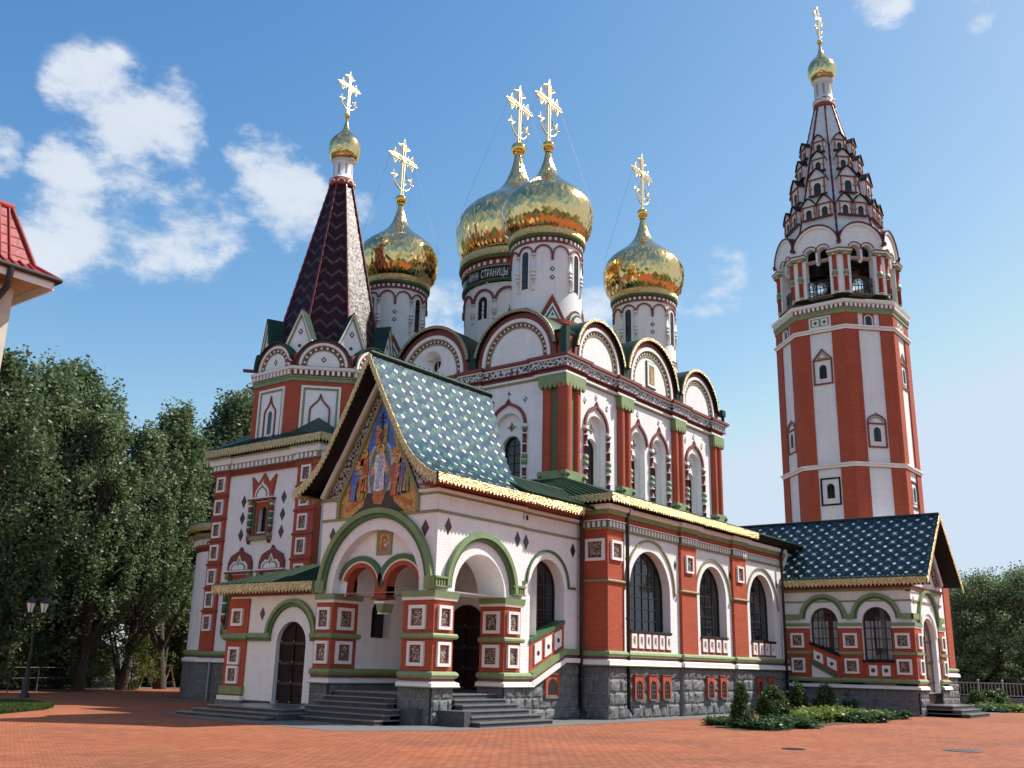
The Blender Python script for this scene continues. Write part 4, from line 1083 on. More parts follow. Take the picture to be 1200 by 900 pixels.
# stone base with the climbing string beside the stair window
m = MB()
pth = [(24.97, 18.88), (25.66, 18.88)]
plinth_bands(m, pth, .98, .12)
def climb(m, fr, x0, z0, x1, z1, x2, w, d, mat): m.ribbon(fr, [(x0, z0), (x1, z1), (x2, z1)], w, 0, d, mat)
climb(m, pr2, 25.60, 1.06, 27.40, 1.82, 28.5, .14, .17, 'trimwhite'); climb(m, pr2, 25.60, 1.19, 27.40, 1.95, 28.5, .10, .08, 'maroon'); climb(m, pr2, 25.60, 1.33, 27.40, 2.09, 28.5, .19, .14, 'green')
m.fprism(pr2, [(25.58, 1.42), (27.44, 2.2), (27.44, 2.95), (25.58, 2.30)], -.02, .02, 'red')
m.fprism(pr2, [(25.56, 2.28), (27.46, 2.95), (27.46, 3.08), (25.56, 2.41)], -.42, .05, 'deepgreen')
sl = (2.95-2.28)/1.9; sb = (2.2-1.42)/1.86
for i in range(3):
    c = 25.98+i*.55; zb_ = 1.42+sb*(c-25.58)+.10; zt_ = 2.28+sl*(c-25.56)-.10; q = .18
    m.fprism(pr2, [(c-q, zb_-sb*q+.04), (c+q, zb_+sb*q+.04), (c+q, zt_+sl*q), (c-q, zt_-sl*q)], .02, .06, 'trimwhite')
    m.fprism(pr2, arcpts(c, (zb_+zt_)/2, .075, 0, 360, 10)[:-1], .06, .066, 'darktile')
m.build('climbing_string', CH)
m = MB(); m.rustic(pr2, 24.97, 25.7, 0, 1.0, .5, .36, .02); m.rustic(pr2, 25.7, 28.45, 0, 1.0, .6, .36, .02)
m.fprism(pr2, [(25.7, 1.0), (28.45, 1.0), (28.45, 1.8), (27.4, 1.8)], 0, .03, 'stone'); m.rustic(pr2, 27.2, 28.45, 1.0, 1.7, .6, .36, .025)
m.build('stone_base', CH)
m = MB(); c, z = 26.75, .72
m.fbox(pr2, c-.38, c+.38, .72, 1.36, 0, .09, 'red'); m.fbox(pr2, c-.42, c+.42, 1.36, 1.42, 0, .13, 'maroon'); m.fbox(pr2, c-.42, c+.42, .64, .72, 0, .12, 'stone')
o = m.build('basement_window', CH); p = MB(); p.fprism(pr2, [(c-.25, .76)]+arcpts(c, 1.0, .25, 180, 0, 10)+[(c+.25, .76)], .09, .094, 'iron'); p.build('pane', o)
window(CH, pr2, 26.52, .95, 2.2, 4.02, -.43, 4, 7)
# doors
def door(parent, fr, c, h, z0, sp, d, mat='wood', k=1.0, name='door', studs=True):
    m = MB(); m.fprism(fr, [(c-h, z0)]+arcpts(c, sp, h, 180, 0, 14, k)+[(c+h, z0)], d-.06, d, mat)
    m.fbox(fr, c-.03, c+.03, z0+.02, sp+h*k-.08, d, d+.035, mat)
    tot = sp+h*k-z0
    for i in range(1, 4):
        z = z0+tot*i/4.1; m.fbox(fr, c-h+.03, c+h-.03, z-.04, z+.04, d, d+.03, 'iron')
    for i in range(int(2*h/.16)): x = c-h+.08+i*.16; m.fbox(fr, x-.004, x+.004, z0, sp, d, d+.004, 'iron')
    o = m.build(name, parent)
    if studs:
        s = MB()
        for i in range(0, 4):
            for x in (-h*.86, 0, h*.86): s.fprism(fr, [(c+x-.03, z0+.06+tot*i/4.1), (c+x, z0+.03+tot*i/4.1), (c+x+.03, z0+.06+tot*i/4.1), (c+x, z0+.09+tot*i/4.1)], d, d+.045, 'grey')
        s.build('stud', o)
    s = MB(); 
    for sx in (-.1, .1): s.tube([fr.P(c+sx, z0+1.0, d+.0), fr.P(c+sx, z0+1.0, d+.09), fr.P(c+sx, z0+1.22, d+.09), fr.P(c+sx, z0+1.22, d)], .018, 'iron', 6)
    s.build('handle', o)
    return o
door(CH, FX(25.95), 21.75, .78, .82, 2.75, .06)
m = MB(); fr = Fr((0, 22.86, 0), (1, 0, 0), (0, -1, 0)); m.fprism(fr, [(22.61, 2.35)]+arcpts(23.05, 3.1, .44, 180, 0, 10)+[(23.49, 2.35)], -.36, -.34, 'glass'); m.fbox(fr, 23.03, 23.07, 2.35, 3.5, -.34, -.31, 'iron'); m.build('porch_side_window', CH)
m = MB(); plinth_bands(m, [(22.0, 22.86), (25.95, 22.86)], .98, .12); m.fbox(fr, 22, 25.95, 0, 1, 0, .05, 'stone'); m.box((22.3, 19.0, 0), (26, 22.86, .80), 'granite'); m.build('porch_floor', CH)
def stairs(name, boxes):
    m = MB()
    for a, b in boxes:
        m.box(a, (b[0], b[1], b[2]-.035), 'granite'); m.box((a[0]-.03, a[1]-.03, b[2]-.035), (b[0]+.0, b[1]+.03, b[2]), 'tread')
    return m.build(name, CH)
RS = .134
stairs('front_steps', [((19.62+.30*i, 19.50 if i < 3 else 19.98, 0), (22.5, 23.15-.1*i if i < 4 else 22.84, RS*(i+1))) for i in range(6)])
stairs('side_steps', [((21.50 if i < 3 else 21.84, 17.45+.30*i, 0), (24.85-.17*i if i < 4 else 24.15, 20, RS*(i+1))) for i in range(6)])
m = MB(); m.box((20.55, 19.0, 0), (20.95, 19.48, .42), 'granite'); m.box((21.2, 17.75, 0), (21.48, 18.74, .40), 'granite'); m.build('stair_cheek', CH)
# gable with its mosaic
m = MB(); gx = 20.97
prof_dz = [(0, 10.70), (.42, 9.92), (.83, 9.17), (1.06, 8.78), (1.56, 7.92), (1.9, 7.45), (2.29, 7.06), (2.65, 6.82), (3.0, 6.66)]
m.poly([pf.P(PC+a, z, -.02) for a, z in [(2.38, 6.4), (2.38, 6.6), (0, 10.3), (-2.38, 6.6), (-2.38, 6.4), (-1.7, 5.8), (1.7, 5.8)]], 'white')
for sx in (-1, 1):
    m.fbox(pf, PC+sx*2.02-.37, PC+sx*2.02+.37, 5.86, 6.40, -.02, .03, 'white')
    m.fbox(pf, PC+sx*2.02-.42, PC+sx*2.02+.42, 6.40, 6.50, -.02, .09, 'olive')
A = (0, 9.55)
def tri(k, zb, half, zap): return [(PC-half, zb), (PC-half, zb+.5), (PC, zap), (PC+half, zb+.5), (PC+half, zb)]
m.ribbon(pf, tri(0, 5.86, 1.66, 9.50), .12, 0, .10, 'olive'); m.ribbon(pf, [(PC-1.98, 6.45), (PC, 9.80), (PC+1.98, 6.45)], .40, 0, .05, 'scroll')
m.ribbon(pf, [(PC-2.22, 6.50), (PC, 10.02), (PC+2.22, 6.50)], .10, 0, .16, 'olive'); m.ribbon(pf, [(PC-2.32, 6.50), (PC, 10.16), (PC+2.32, 6.50)], .10, 0, .24, 'trimwhite')
m.build('porch_gable', CH)
m = MB(); X_ = lambda x: PC-x
m.poly([pf.P(a, z, .02) for a, z in tri(0, 5.86, 1.62, 9.42)], 'm_gold')
m.fprism(pf, [(X_(-.62), 7.9), (X_(-.40), 8.55), (X_(0), 9.36), (X_(.40), 8.55), (X_(.62), 7.9), (X_(.3), 7.75), (X_(-.3), 7.75)], .02, .026, 'm_blue')
el = lambda cx, cz, a, b, n=24: [(X_(cx+a*math.cos(2*pi*i/n)), cz+b*math.sin(2*pi*i/n)) for i in range(n)]
m.fprism(pf, el(.02, 7.18, .56, 1.0), .02, .032, 'm_pale'); m.fprism(pf, el(.02, 7.18, .45, .88), .02, .036, 'm_green'); m.fprism(pf, el(.02, 7.18, .30, .70), .02, .038, 'm_indigo')
m.fprism(pf, [(X_(-1.1), 5.9), (X_(-.62), 6.18), (X_(-.5), 6.55), (X_(.5), 6.55), (X_(.66), 6.2), (X_(1.1), 5.9)], .02, .034, 'm_dark')
m.fprism(pf, [(X_(-.16), 6.2), (X_(-.26), 6.4), (X_(-.1), 6.62), (X_(.16), 6.62), (X_(.28), 6.4), (X_(.14), 6.16)], .02, .044, 'm_orange')
def saint(x, z0, z1, w, mat, mat2=None, halo='m_halo', hs=.11):
    H = z1-z0; hz_ = z1-hs*1.05; sh = hz_-hs*.75
    body = [(-.50, z0), (-.15, z0-.04), (.20, z0-.02), (.46, z0), (.44, z0+H*.35), (.52, z0+H*.55), (.46, sh-.10), (.26, sh), (0, sh+.05), (-.26, sh), (-.46, sh-.10), (-.52, z0+H*.55), (-.42, z0+H*.33)]
    m.fprism(pf, [(X_(x+w*a*1.08), z) for a, z in body], .02, .043, 'm_dark')
    m.fprism(pf, [(X_(x+w*a), z+.01) for a, z in body], .02, .047, mat)
    if mat2: m.fprism(pf, [(X_(x+w*a), z) for a, z in ((-.34, z0+.03), (.02, z0+.02), (.10, z0+H*.3), (.34, z0+H*.52), (.22, sh-.03), (-.10, sh-.02), (-.18, z0+H*.45))], .02, .050, mat2)
    for q in (-.30, -.05, .24): m.fprism(pf, [(X_(x+w*q-.008), z0+.04), (X_(x+w*q+.012), z0+.04), (X_(x+w*(q*.6+.05)), z0+H*.5)], .02, .0515, 'm_pale' if mat2 in ('m_pale', 'm_blue', None) else 'm_halo')
    m.fprism(pf, el(x, hz_, hs*1.08, hs*1.12, 18), .02, .0485, 'm_dark'); m.fprism(pf, el(x, hz_, hs, hs*1.04, 18), .02, .0495, halo)
    m.fprism(pf, el(x, hz_-.005, hs*.60, hs*.72, 14), .02, .052, 'm_dark'); m.fprism(pf, el(x+hs*.06, hz_-hs*.12, hs*.44, hs*.56, 14), .02, .054, 'm_skin')
    m.fprism(pf, [(X_(x+w*.1), sh-.22), (X_(x+w*.42), sh-.12), (X_(x+w*.46), sh-.05), (X_(x+w*.08), sh-.13)], .02, .053, 'm_skin')
m.fprism(pf, [(X_(-.34), 7.02), (X_(-.40), 7.2), (X_(-.14), 7.62), (X_(.18), 7.62), (X_(.40), 7.2), (X_(.30), 7.05), (X_(.15), 7.25), (X_(-.1), 7.25)], .02, .046, 'm_skin')
saint(.0, 6.60, 8.04, .46, 'm_white', 'm_pale', hs=.17)
saint(-.84, 6.9, 8.02, .24, 'm_red', None, hs=.12); saint(-.66, 6.6, 7.92, .34, 'm_orange', 'm_red', hs=.13); saint(-1.02, 6.36, 7.62, .44, 'm_indigo', 'm_blue', hs=.15); saint(-.80, 6.34, 7.42, .40, 'm_olive', 'm_orange', hs=.13)
saint(.78, 6.9, 8.02, .24, 'm_orange', None, hs=.12); saint(1.10, 6.46, 7.50, .32, 'm_green', 'm_olive', hs=.13); saint(.95, 6.44, 7.80, .42, 'm_green', 'm_indigo', hs=.14); saint(.70, 6.40, 7.66, .42, 'm_red', 'm_orange', hs=.14)
saint(-.16, 8.02, 8.62, .18, 'm_orange', 'm_red', hs=.075); saint(.18, 8.02, 8.62, .18, 'm_green', 'm_orange', hs=.075); saint(-.02, 8.0, 8.52, .16, 'm_red', 'm_dark', hs=.07)
m.fbox(pf, X_(.01)-.015, X_(.01)+.015, 7.9, 9.0, .02, .06, 'm_dark'); m.fbox(pf, X_(.14), X_(-.12), 8.83, 8.86, .02, .06, 'm_dark'); m.fbox(pf, X_(.09), X_(-.07), 8.7, 8.725, .02, .06, 'm_dark')
for sx in (-1, 1):
    m.fprism(pf, [(X_(sx*1.42), 6.22), (X_(sx*1.36), 6.02), (X_(sx*.72), 6.30), (X_(sx*.72), 6.42), (X_(sx*1.3), 6.2)], .02, .04, 'm_orange')
    m.fprism(pf, [(X_(sx*1.3), 6.62), (X_(sx*1.05), 6.85), (X_(sx*1.0), 6.7)], .02, .043, 'm_dark')
m.build('mosaic', CH)
# bell-cast tiled roof
prof = [(0, 10.78), (.42, 10.0), (.83, 9.25), (1.06, 8.86), (1.56, 8.0), (1.9, 7.53), (2.29, 7.14), (2.65, 6.90), (3.0, 6.74)][::-1]
Ls = [0]
for a, b in zip(prof[:-1], prof[1:]): Ls.append(Ls[-1]+math.hypot(b[0]-a[0], b[1]-a[1]))
VV = Ls[-1]; X0 = 20.22
def prof_at(v):
    v = max(-.1, min(VV, v))
    for i in range(len(Ls)-1):
        if v <= Ls[i+1] or i == len(Ls)-2:
            f = (v-Ls[i])/(Ls[i+1]-Ls[i]); a, b = prof[i], prof[i+1]
            t = Vector((b[0]-a[0], b[1]-a[1])).normalized(); return a[0]+(b[0]-a[0])*f, a[1]+(b[1]-a[1])*f, t
def Sroof(sx):
    def S(u, v):
        dy, z, t = prof_at(v); return Vector((X0+u, PC+sx*dy, z)), Vector((0, sx*t.y, -t.x)) if False else Vector((0, sx*abs(t.y), abs(t.x)))
    return S
XEND = lambda v: 24.6+1.55*v/VV
def pick_porch(i, j, a, b):
    if i % 5 in (0, 2) and j % 4 == 0: return 'whitetile'
    if i % 5 == 1 and j % 4 == 2 : return 'violet'
    return ('blue', 'aqua', 'blue', 'teal', 'blue')[(i*2+j*3) % 5]
m = MB()
for sx in (-1, 1):
    S = Sroof(sx); n = 24
    rows = [[S(u, VV*i/n)[0] for u in (0, XEND(VV*i/n)-X0)] for i in range(n+1)]
    m.grid(rows, 'blue', False, False)
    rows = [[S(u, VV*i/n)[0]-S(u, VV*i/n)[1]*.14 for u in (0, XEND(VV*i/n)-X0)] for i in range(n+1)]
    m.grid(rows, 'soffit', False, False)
    m.poly([S(XEND(VV*i/n)-X0-.03, VV*i/n)[0]-Vector((0, 0, .05)) for i in range(n+1)]+[(XEND(0)-.1, PC, 6.7)], 'white')
    m.tiles(S, 6.2, VV, .185, lambda u, v: .02 < v < VV-.03 and .02 < u < XEND(v)-X0-.02, pick_porch, .016, .0022, 1.05)
m.tube([(X0, PC, 10.80), (26.2, PC, 10.80)], .07, 'darkgreen', 8)
for i in range(26): m.sphere((X0+.15+i*.23, PC, 10.88), .035, 'darkgreen', 6)
m.tube([S(XEND(VV*i/n)-X0, VV*i/n)[0]+Vector((0, 0, .03)) for i in range(n+1)], .05, 'trimwhite', 6)
m.build('porch_roof', CH)
m = MB()
for sx in (-1, 1):
    S = Sroof(sx); pts = [S(-.02, VV*i/24)[0] for i in range(25)]
    m.lace(pts, (0, sx*.0, -.36), .15, 'goldlace', (-1, 0, 0), .03)
    m.grid([[S(0, VV*i/24)[0]-Vector((0, 0, .0)) for i in range(25)], [S(0, VV*i/24)[0]-Vector((0, 0, .22)) for i in range(25)]], 'soffit', False, False)
S = Sroof(-1)
m.lace([(X0, 18.17, 6.76), (27.6, 18.17, 6.76)], (0, 0, -.30), .16, 'goldlace', (0, -1, 0))
m.lace([(X0, 24.25, 6.76), (28, 24.25, 6.76)], (0, 0, -.30), .16, 'goldlace', (0, 1, 0))
m.build('gilded_bargeboard', CH)
m = MB()
m.poly([(20.3, 18.2, 6.70), (28.0, 18.2, 6.70), (28.0, 18.9, 6.46), (20.3, 18.9, 6.46)], 'maroon'); m.poly([(20.3, 24.2, 6.70), (28.0, 24.2, 6.70), (28.0, 23.5, 6.46), (20.3, 23.5, 6.46)], 'maroon')
e0, e1, t0, t1 = (24.4, 18.18, 6.78), (28.4, 18.18, 6.78), (24.4, 20.2, 7.72), (30.2, 20.2, 7.72)
m.poly([e0, e1, t1, t0], 'greenroof'); pantiles(m, e0, e1, t0, t1, 24); m.poly([t0, t1, (30.2, 24.2, 6.78), (24.4, 24.2, 6.78)], 'greenroof')
m.tube([(24.5, 20.2, 7.76), (30.4, 20.2, 7.76)], .06, 'greenroof', 8)
m.build('porch_side_roof', CH)

# --- low wing with the left door -----------------------------------
wf = FX(21.3)
m = MB()
m.wall(wf, 23.6, 28.25, .15, 3.75, [dict(c=25.05, h=.70, sill=.3, sp=2.1)], 'white', .22)
m.wall(Fr((0, 28.25, 0), (1, 0, 0), (0, 1, 0)), 21.3, 26, 0, 3.75, [], 'white')
m.diamond(wf, 26.55, 3.05, .13, .22, .012); m.diamond(wf, 23.85, 3.05, .13, .22, .012)
m.fbox(wf, 23.6, 24.3, .15, .36, 0, .03, 'granite'); m.fbox(wf, 25.8, 27.2, .15, .36, 0, .03, 'granite')
m.build('wing_wall', CH)
m = MB(); m.arc(wf, 25.05, 2.28, .98, 1.10, 0, .08, 'deepgreen', 0, 180, 24); m.arc(wf, 25.05, 2.28, 1.10, 1.22, 0, .13, 'green', 0, 180, 24)
for a, b in ((26.02, 28.33), (23.6, 24.08)): m.fbox(wf, a, b, 2.20, 2.30, 0, .10, 'deepgreen'); m.fbox(wf, a, b, 2.30, 2.44, 0, .14, 'green')
m.fbox(wf, 23.6, 28.3, 3.62, 3.74, 0, .1, 'maroon')
m.build('wing_moulding', CH)
m = MB(); m.fbox(wf, 27.2, 28.25, .2, 3.55, -.3, .06, 'red'); pth = [(21.3, 28.25), (21.24, 28.25), (21.24, 27.2), (21.3, 27.2)]
roll(m, pth, 2.33, .1); m.fbox(wf, 27.15, 28.3, .52, .76, -.2, .13, 'green'); m.fbox(wf, 27.13, 28.32, .34, .47, -.2, .17, 'trimwhite'); m.fbox(wf, 27.1, 28.34, 0, .34, -.2, .2, 'stone')
o = m.build('wing_pier', CH)
for z in (2.95, 1.72, 1.12): panel(o, wf, 27.72, z, .56, .56, .06)
door(CH, wf, 25.05, .70, .3, 2.1, -.16)
stairs('wing_steps', [((18.55+.3*i, 22.6-.15*i if i < 2 else 22.6, 0), (21.3, 26.7-.35*i, .1*(i+1))) for i in range(3)])
m = MB()
e0, e1, t0, t1 = (20.85, 23.6, 3.98), (20.85, 28.7, 3.98), (23.2, 23.6, 4.85), (23.2, 25.6, 4.85)
m.poly([e0, e1, t1, t0], 'greenroof'); m.poly([e1, (26, 28.7, 3.98), (26, 25.6, 4.85), t1], 'greenroof'); m.poly([t0, t1, (26, 25.6, 4.85), (26, 23.6, 4.85)], 'greenroof')
for i in range(22):
    y = 23.7+i*.235; f = 1 if y < 25.6 else (28.7-y)/3.1
    m.tube([(20.85, y, 4.0), (20.85+2.35*f, y, 4.0+.87*f)], .05, 'greenroof', 6)
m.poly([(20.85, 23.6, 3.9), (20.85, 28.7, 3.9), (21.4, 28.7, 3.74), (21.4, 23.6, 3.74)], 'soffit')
m.build('wing_roof', CH)
m = MB(); m.lace([(20.82, 28.72, 3.99), (20.82, 23.7, 3.99)], (0, 0, -.33), .16, 'goldlace', (-1, 0, 0)); m.lace([(20.82, 28.74, 3.99), (26, 28.74, 3.99)], (0, 0, -.33), .16, 'goldlace', (0, 1, 0)); m.build('eaves_trim', CH)

# --- tent tower ----------------------------------------------------
tf = FX(26.0); TX, TY = 29.7, 33.9
Y0, Y1 = 29.78, 36.22
m = MB()
m.wall(tf, Y0, Y1, 1.0, 9.9, [dict(c=33.0, h=.30, sill=6.65, sp=7.55, dp=.3), dict(c=34.06, h=.30, sill=2.95, sp=4.15, dp=.3)], 'white', .3)
m.wall(Fr((0, Y0, 0), (1, 0, 0), (0, -1, 0)), 26, 33, 4, 9.9, [], 'white'); m.wall(Fr((0, Y1, 0), (1, 0, 0), (0, 1, 0)), 26, 33.4, 1, 9.9, [], 'white')
for dy in (1.28, -1.28):
    for z in (8.0, 7.3, 6.6): m.diamond(tf, 33.0+dy, z, .17, .28, .012)
m.build('tower_wall', CH)
for a, b in ((35.35, 36.25), (29.75, 30.9)):
    m = MB(); m.fbox(tf, a, b, 1.9, 9.4, -.3, .10, 'red')
    for z in (3.52, 4.46, 5.44, 6.42, 7.36, 8.34): m.fbox(tf, a-.03, b+.03, z-.04, z+.04, 0, .15, 'maroon')
    o = m.build('tower_pilaster', CH)
    for z in (3.04, 3.98, 4.92, 5.93, 6.88, 7.85, 8.84):
        if a > 33 or z > 4.5: panel(o, tf, (a+b)/2, z, .56, .66, .10)
tp = [(33, 36.35), (25.9, 36.35), (25.9, 29.65), (33, 29.65)]
tp2 = [(33, 36.35), (25.88, 36.35), (25.88, 35.28), (25.98, 35.28), (25.98, 30.95), (25.88, 30.95), (25.88, 29.65), (33, 29.65)]
m = MB()
m.sweep(tp2, [(0, 9.17), (.04, 9.17), (.04, 9.35), (.08, 9.35), (.10, 9.42), (.04, 9.42), (.04, 9.66), (.16, 9.68), (.2, 9.86), (.26, 9.90), (.26, 9.98), (0, 9.98)], ['maroon', 'red', 'maroon', 'maroon', 'olive', 'olive', 'trimwhite', 'trimwhite', 'trimwhite', 'olive', 'olive'])
m.dents_path(tp2, 9.45, 9.64, .04, .13, .27, 'trimwhite')
for i in range(24): y = 29.9+i*.268; m.tube([(25.85, y, 9.20), (25.84, y+.134, 9.32), (25.85, y+.268, 9.20)], .025, 'maroon', 4)
m.build('tower_cornice', CH)
m = MB(); m.lace([(25.55, 36.75, 10.34), (25.55, 29.25, 10.34)], (0, 0, -.36), .17, 'goldlace', (-1, 0, 0)); m.lace([(25.55, 29.25, 10.34), (28, 29.25, 10.34)], (0, 0, -.36), .17, 'goldlace', (0, -1, 0)); m.lace([(25.55, 36.75, 10.34), (31, 36.75, 10.34)], (0, 0, -.36), .17, 'goldlace', (0, 1, 0))
m.build('eaves_trim', CH)
m = MB(); ap = 3.05; o8 = octa(TX, TY, ap)
sq = [(25.57, 36.73), (25.57, 29.27), (33.0, 29.27), (33.0, 36.73)]
# hipped skirt round the octagon with its broach over the corner
A0, A1 = (TX-ap, TY+1.26), (TX-ap, TY-1.26); B0, B1 = A1, (TX-1.26, TY-ap); L1 = (TX-1.26, TY+ap)
zr = 11.05; bro = (TX-ap*.75, TY-ap*.75, 11.62); bro2 = (TX-ap*.75, TY+ap*.75, 11.4)
m.poly([(25.57, 36.73, 10.34), (25.57, 29.27, 10.34), (*A1, 10.9), (*A0, 10.9)], 'darkgreen')
m.poly([(25.57, 29.27, 10.34), bro, (*A1, 10.9)], 'darkgreen'); m.poly([(25.57, 29.27, 10.34), bro, (*B1, 10.9)], 'darkgreen'); m.poly([(25.57, 29.27, 10.34), (33, 29.27, 10.34), (33, 30.9, 10.9), (*B1, 10.9)], 'darkgreen')
m.poly([(25.57, 36.73, 10.34), bro2, (*A0, 10.9)], 'darkgreen'); m.poly([(25.57, 36.73, 10.34), bro2, (*L1, 10.9)], 'darkgreen'); m.poly([(25.57, 36.73, 10.34), (33, 36.73, 10.34), (33, 36.9, 10.9), (*L1, 10.9)], 'darkgreen')
for i in range(13): y = 29.6+i*.55; m.tube([(25.57, y, 10.36), (26.65, 32.64+(y-29.27)/7.46*2.52, 10.93)], .022, 'darkgreen', 4)
m.poly([(x, y, 10.33) for x, y in sq], 'soffit')
m.build('tower_skirt_roof', CH)
OF = octframes(TX, TY, ap)
m = MB()
for k, fr in enumerate(OF): 
    m.wall(fr, -1.264, 1.264, 10.2, 13.5, [], 'red')
    m.fbox(fr, -.80, .80, 10.4, 13.0, 0, .012, 'white')
    m.ribbon(fr, [(-.80, 10.4), (-.80, 13.0), (.80, 13.0), (.80, 10.4)], .09, 0, .06, 'trimwhite'); m.ribbon(fr, [(-.71, 10.4), (-.71, 12.91), (.71, 12.91), (.71, 10.4)], .09, 0, .035, 'olive')
    h = .42 if k % 2 else .36
    m.ribbon(fr, [(-h, 10.6)]+ogee(0, h, 11.9, 12.72)+[(h, 10.6)], .07, 0, .06, 'maroon')
    if k % 2 == 0: m.fprism(fr, [(-.18, 10.95)]+arcpts(0, 11.9, .18, 180, 0, 10)+[(.18, 10.95)], 0, .02, 'trimwhite'); m.poly([fr.P(a, z, .026) for a, z in [(-.13, 11.0)]+arcpts(0, 11.9, .13, 180, 0, 10)+[(.13, 11.0)]], 'glass')
m.build('tower_octagon', CH)
m = MB()
m.sweep(o8, [(0, 13.25), (.06, 13.25), (.06, 13.40), (.10, 13.42), (.10, 13.48), (.05, 13.50), (.05, 13.72), (.2, 13.74), (.24, 13.86), (.1, 13.92), (0, 13.94)], ['green', 'green', 'green', 'green', 'maroon', 'maroon', 'trimwhite', 'trimwhite', 'olive', 'olive'], True)
m.dents_path(o8, 13.52, 13.72, .05, .17, .24, 'trimwhite', True)
for k in (2, 3, 4): x, y = o8[k]; m.tube([(x, y, 14.05), (x+(x-TX)*.18, y+(y-TY)*.18, 14.0)], .08, 'maroon', 6)
m.build('octagon_cornice', CH)
m = MB(); ap2 = 2.98; OF2 = octframes(TX, TY, ap2)
for fr in OF2:
    m.fprism(fr, [(-1.25, 13.9), (1.25, 13.9), (1.25, 14.5), (0, 15.0), (-1.25, 14.5)], -.3, 0, 'red')
    zs = 13.96
    m.fprism(fr, arcpts(0, zs, .72, 0, 180, 20), 0, .04, 'white'); m.arc(fr, 0, zs, .70, .74, 0, .07, 'olive'); m.arc(fr, 0, zs, .74, .90, 0, .05, 'maroon'); m.arc(fr, 0, zs, .90, .94, 0, .07, 'olive'); m.arc(fr, 0, zs, .94, 1.05, 0, .12, 'trimwhite'); m.arc(fr, 0, zs, 1.05, 1.20, -.1, .10, 'maroon')
    for i in range(10):
        t = pi*(i+.5)/10; x, z = .82*math.cos(t), zs+.82*math.sin(t); q = .045; m.fprism(fr, [(x-q, z-q), (x+q, z-q), (x+q, z+q), (x-q, z+q)], .05, .085, 'trimwhite')
    m.diamond(fr, 0, zs+.3, .12, .15, .05, 'darktile', 'trimwhite')
    m.grid([[fr.P(a, z, dd) for a, z in arcpts(0, zs, 1.22, 4, 176, 18)] for dd in (.22, -1.0)], 'darkgreen', False, True); m.arc(fr, 0, zs, 1.18, 1.22, .1, .22, 'darkgreen', 4, 176)
m.build('tower_kokoshniks', CH)
for k in range(8):
    a = k*pi/4+pi/8; n = (math.cos(a), math.sin(a), 0); dd = 2.92
    fr = Fr((TX+dd*n[0], TY+dd*n[1], 0), (-n[1], n[0], 0), n)
    m = MB(); pts = [(0, 14.2), (.62, 14.95), (0, 16.5), (-.62, 14.95)]
    m.fprism(fr, pts, -.15, 0, 'white'); m.ribbon(fr, [(-.30, 14.6), (-.56, 14.96), (0, 16.36), (.56, 14.96), (.30, 14.6)], .06, 0, .05, 'olive'); m.ribbon(fr, [(-.34, 14.52), (-.65, 14.95), (0, 16.55), (.65, 14.95), (.34, 14.52)], .09, -.1, .09, 'trimwhite')
    for sx in (-1, 1): m.poly([fr.P(0, 16.63, .13), fr.P(sx*.76, 14.8, .13), fr.P(sx*.76, 14.8, -.9), fr.P(0, 16.63, -1.4)], 'darkgreen')
    m.diamond(fr, 0, 15.6, .12, .15, .02, 'darktile', 'trimwhite'); m.fprism(fr, arcpts(0, 14.95, .08, 0, 360, 8)[:-1], 0, .02, 'darktile')
    m.build('tent_gablet', CH)
# the tent itself, lozenge tiles in zigzag courses
TB, TT, ZB, ZT = 2.58, .50, 14.1, 24.05
def pick_tent(i, j, a, b):
    q = (j+ (i % 4 if i % 4 < 3 else 1)*1) % 7
    zz = (j - abs(((i*2+(j % 2)) % 8)-4)) % 8
    return 'tentgrey' if zz in (0, 1) else 'tentdark'
m = MB()
for k in range(8):
    a = k*pi/4; n = Vector((math.cos(a), math.sin(a), 0)); sdv = Vector((-n.y, n.x, 0))
    p0 = Vector((TX, TY, ZB))+n*TB; p1 = Vector((TX, TY, ZT))+n*TT; up = (p1-p0); LL = up.length; up.normalize(); nn = sdv.cross(up)
    if nn.dot(n) < 0: nn = -nn
    hb, ht = TB*math.tan(pi/8), TT*math.tan(pi/8)
    m.poly([p0-sdv*hb, p0+sdv*hb, p1+sdv*ht, p1-sdv*ht], 'tentdark')
    hw = lambda v: hb+(ht-hb)*v/LL
    def S(u, v, p0=p0, sdv=sdv, up=up, nn=nn, hb=hb): return p0+sdv*(u-hb)+up*v, nn
    m.tiles(S, 2*hb, LL, .17, lambda u, v: 0 < v < LL-.05 and abs(u-hb) < hw(v)-.06, pick_tent, .02, .005, 1.0)
m.build('tent_roof', CH)
m = MB()
for k in range(8):
    a = k*pi/4+pi/8; R0, R1 = TB/math.cos(pi/8), TT/math.cos(pi/8); n_ = 46
    pts = []; rs = []
    for i in range(n_+1):
        f = i/n_; R = R0+(R1-R0)*f+.03; pts.append((TX+R*math.cos(a), TY+R*math.sin(a), ZB+(ZT-ZB)*f)); rs.append(.075 if i % 2 else .055)
    m.tube(pts, rs, 'tentrib', 6)
m.build('tent_ridge', CH)
m = MB()
m.lathe(TX, TY, [(.56, 24.0), (.64, 24.05), (.64, 24.38), (.58, 24.42), (.54, 24.5), (.48, 24.52), (.47, 25.35), (.52, 25.4), (.60, 25.45), (.62, 25.52), (.55, 25.58)], ['maroon', 'red', 'maroon', 'trimwhite', 'maroon', 'white', 'trimwhite', 'trimwhite', 'olive', 'olive'], 20)
cyl = Cy(TX, TY, .60)
for i in range(8): x = 2*pi*.6*i/8; m.arc(cyl, x, 24.12, .13, .19, -.02, .06, 'trimwhite', n=8); m.fbox(Cy(TX, TY, .47), 2*pi*.47*(i+.5)/8-.05, 2*pi*.47*(i+.5)/8+.05, 24.65, 25.2, -.02, .012, 'grey')
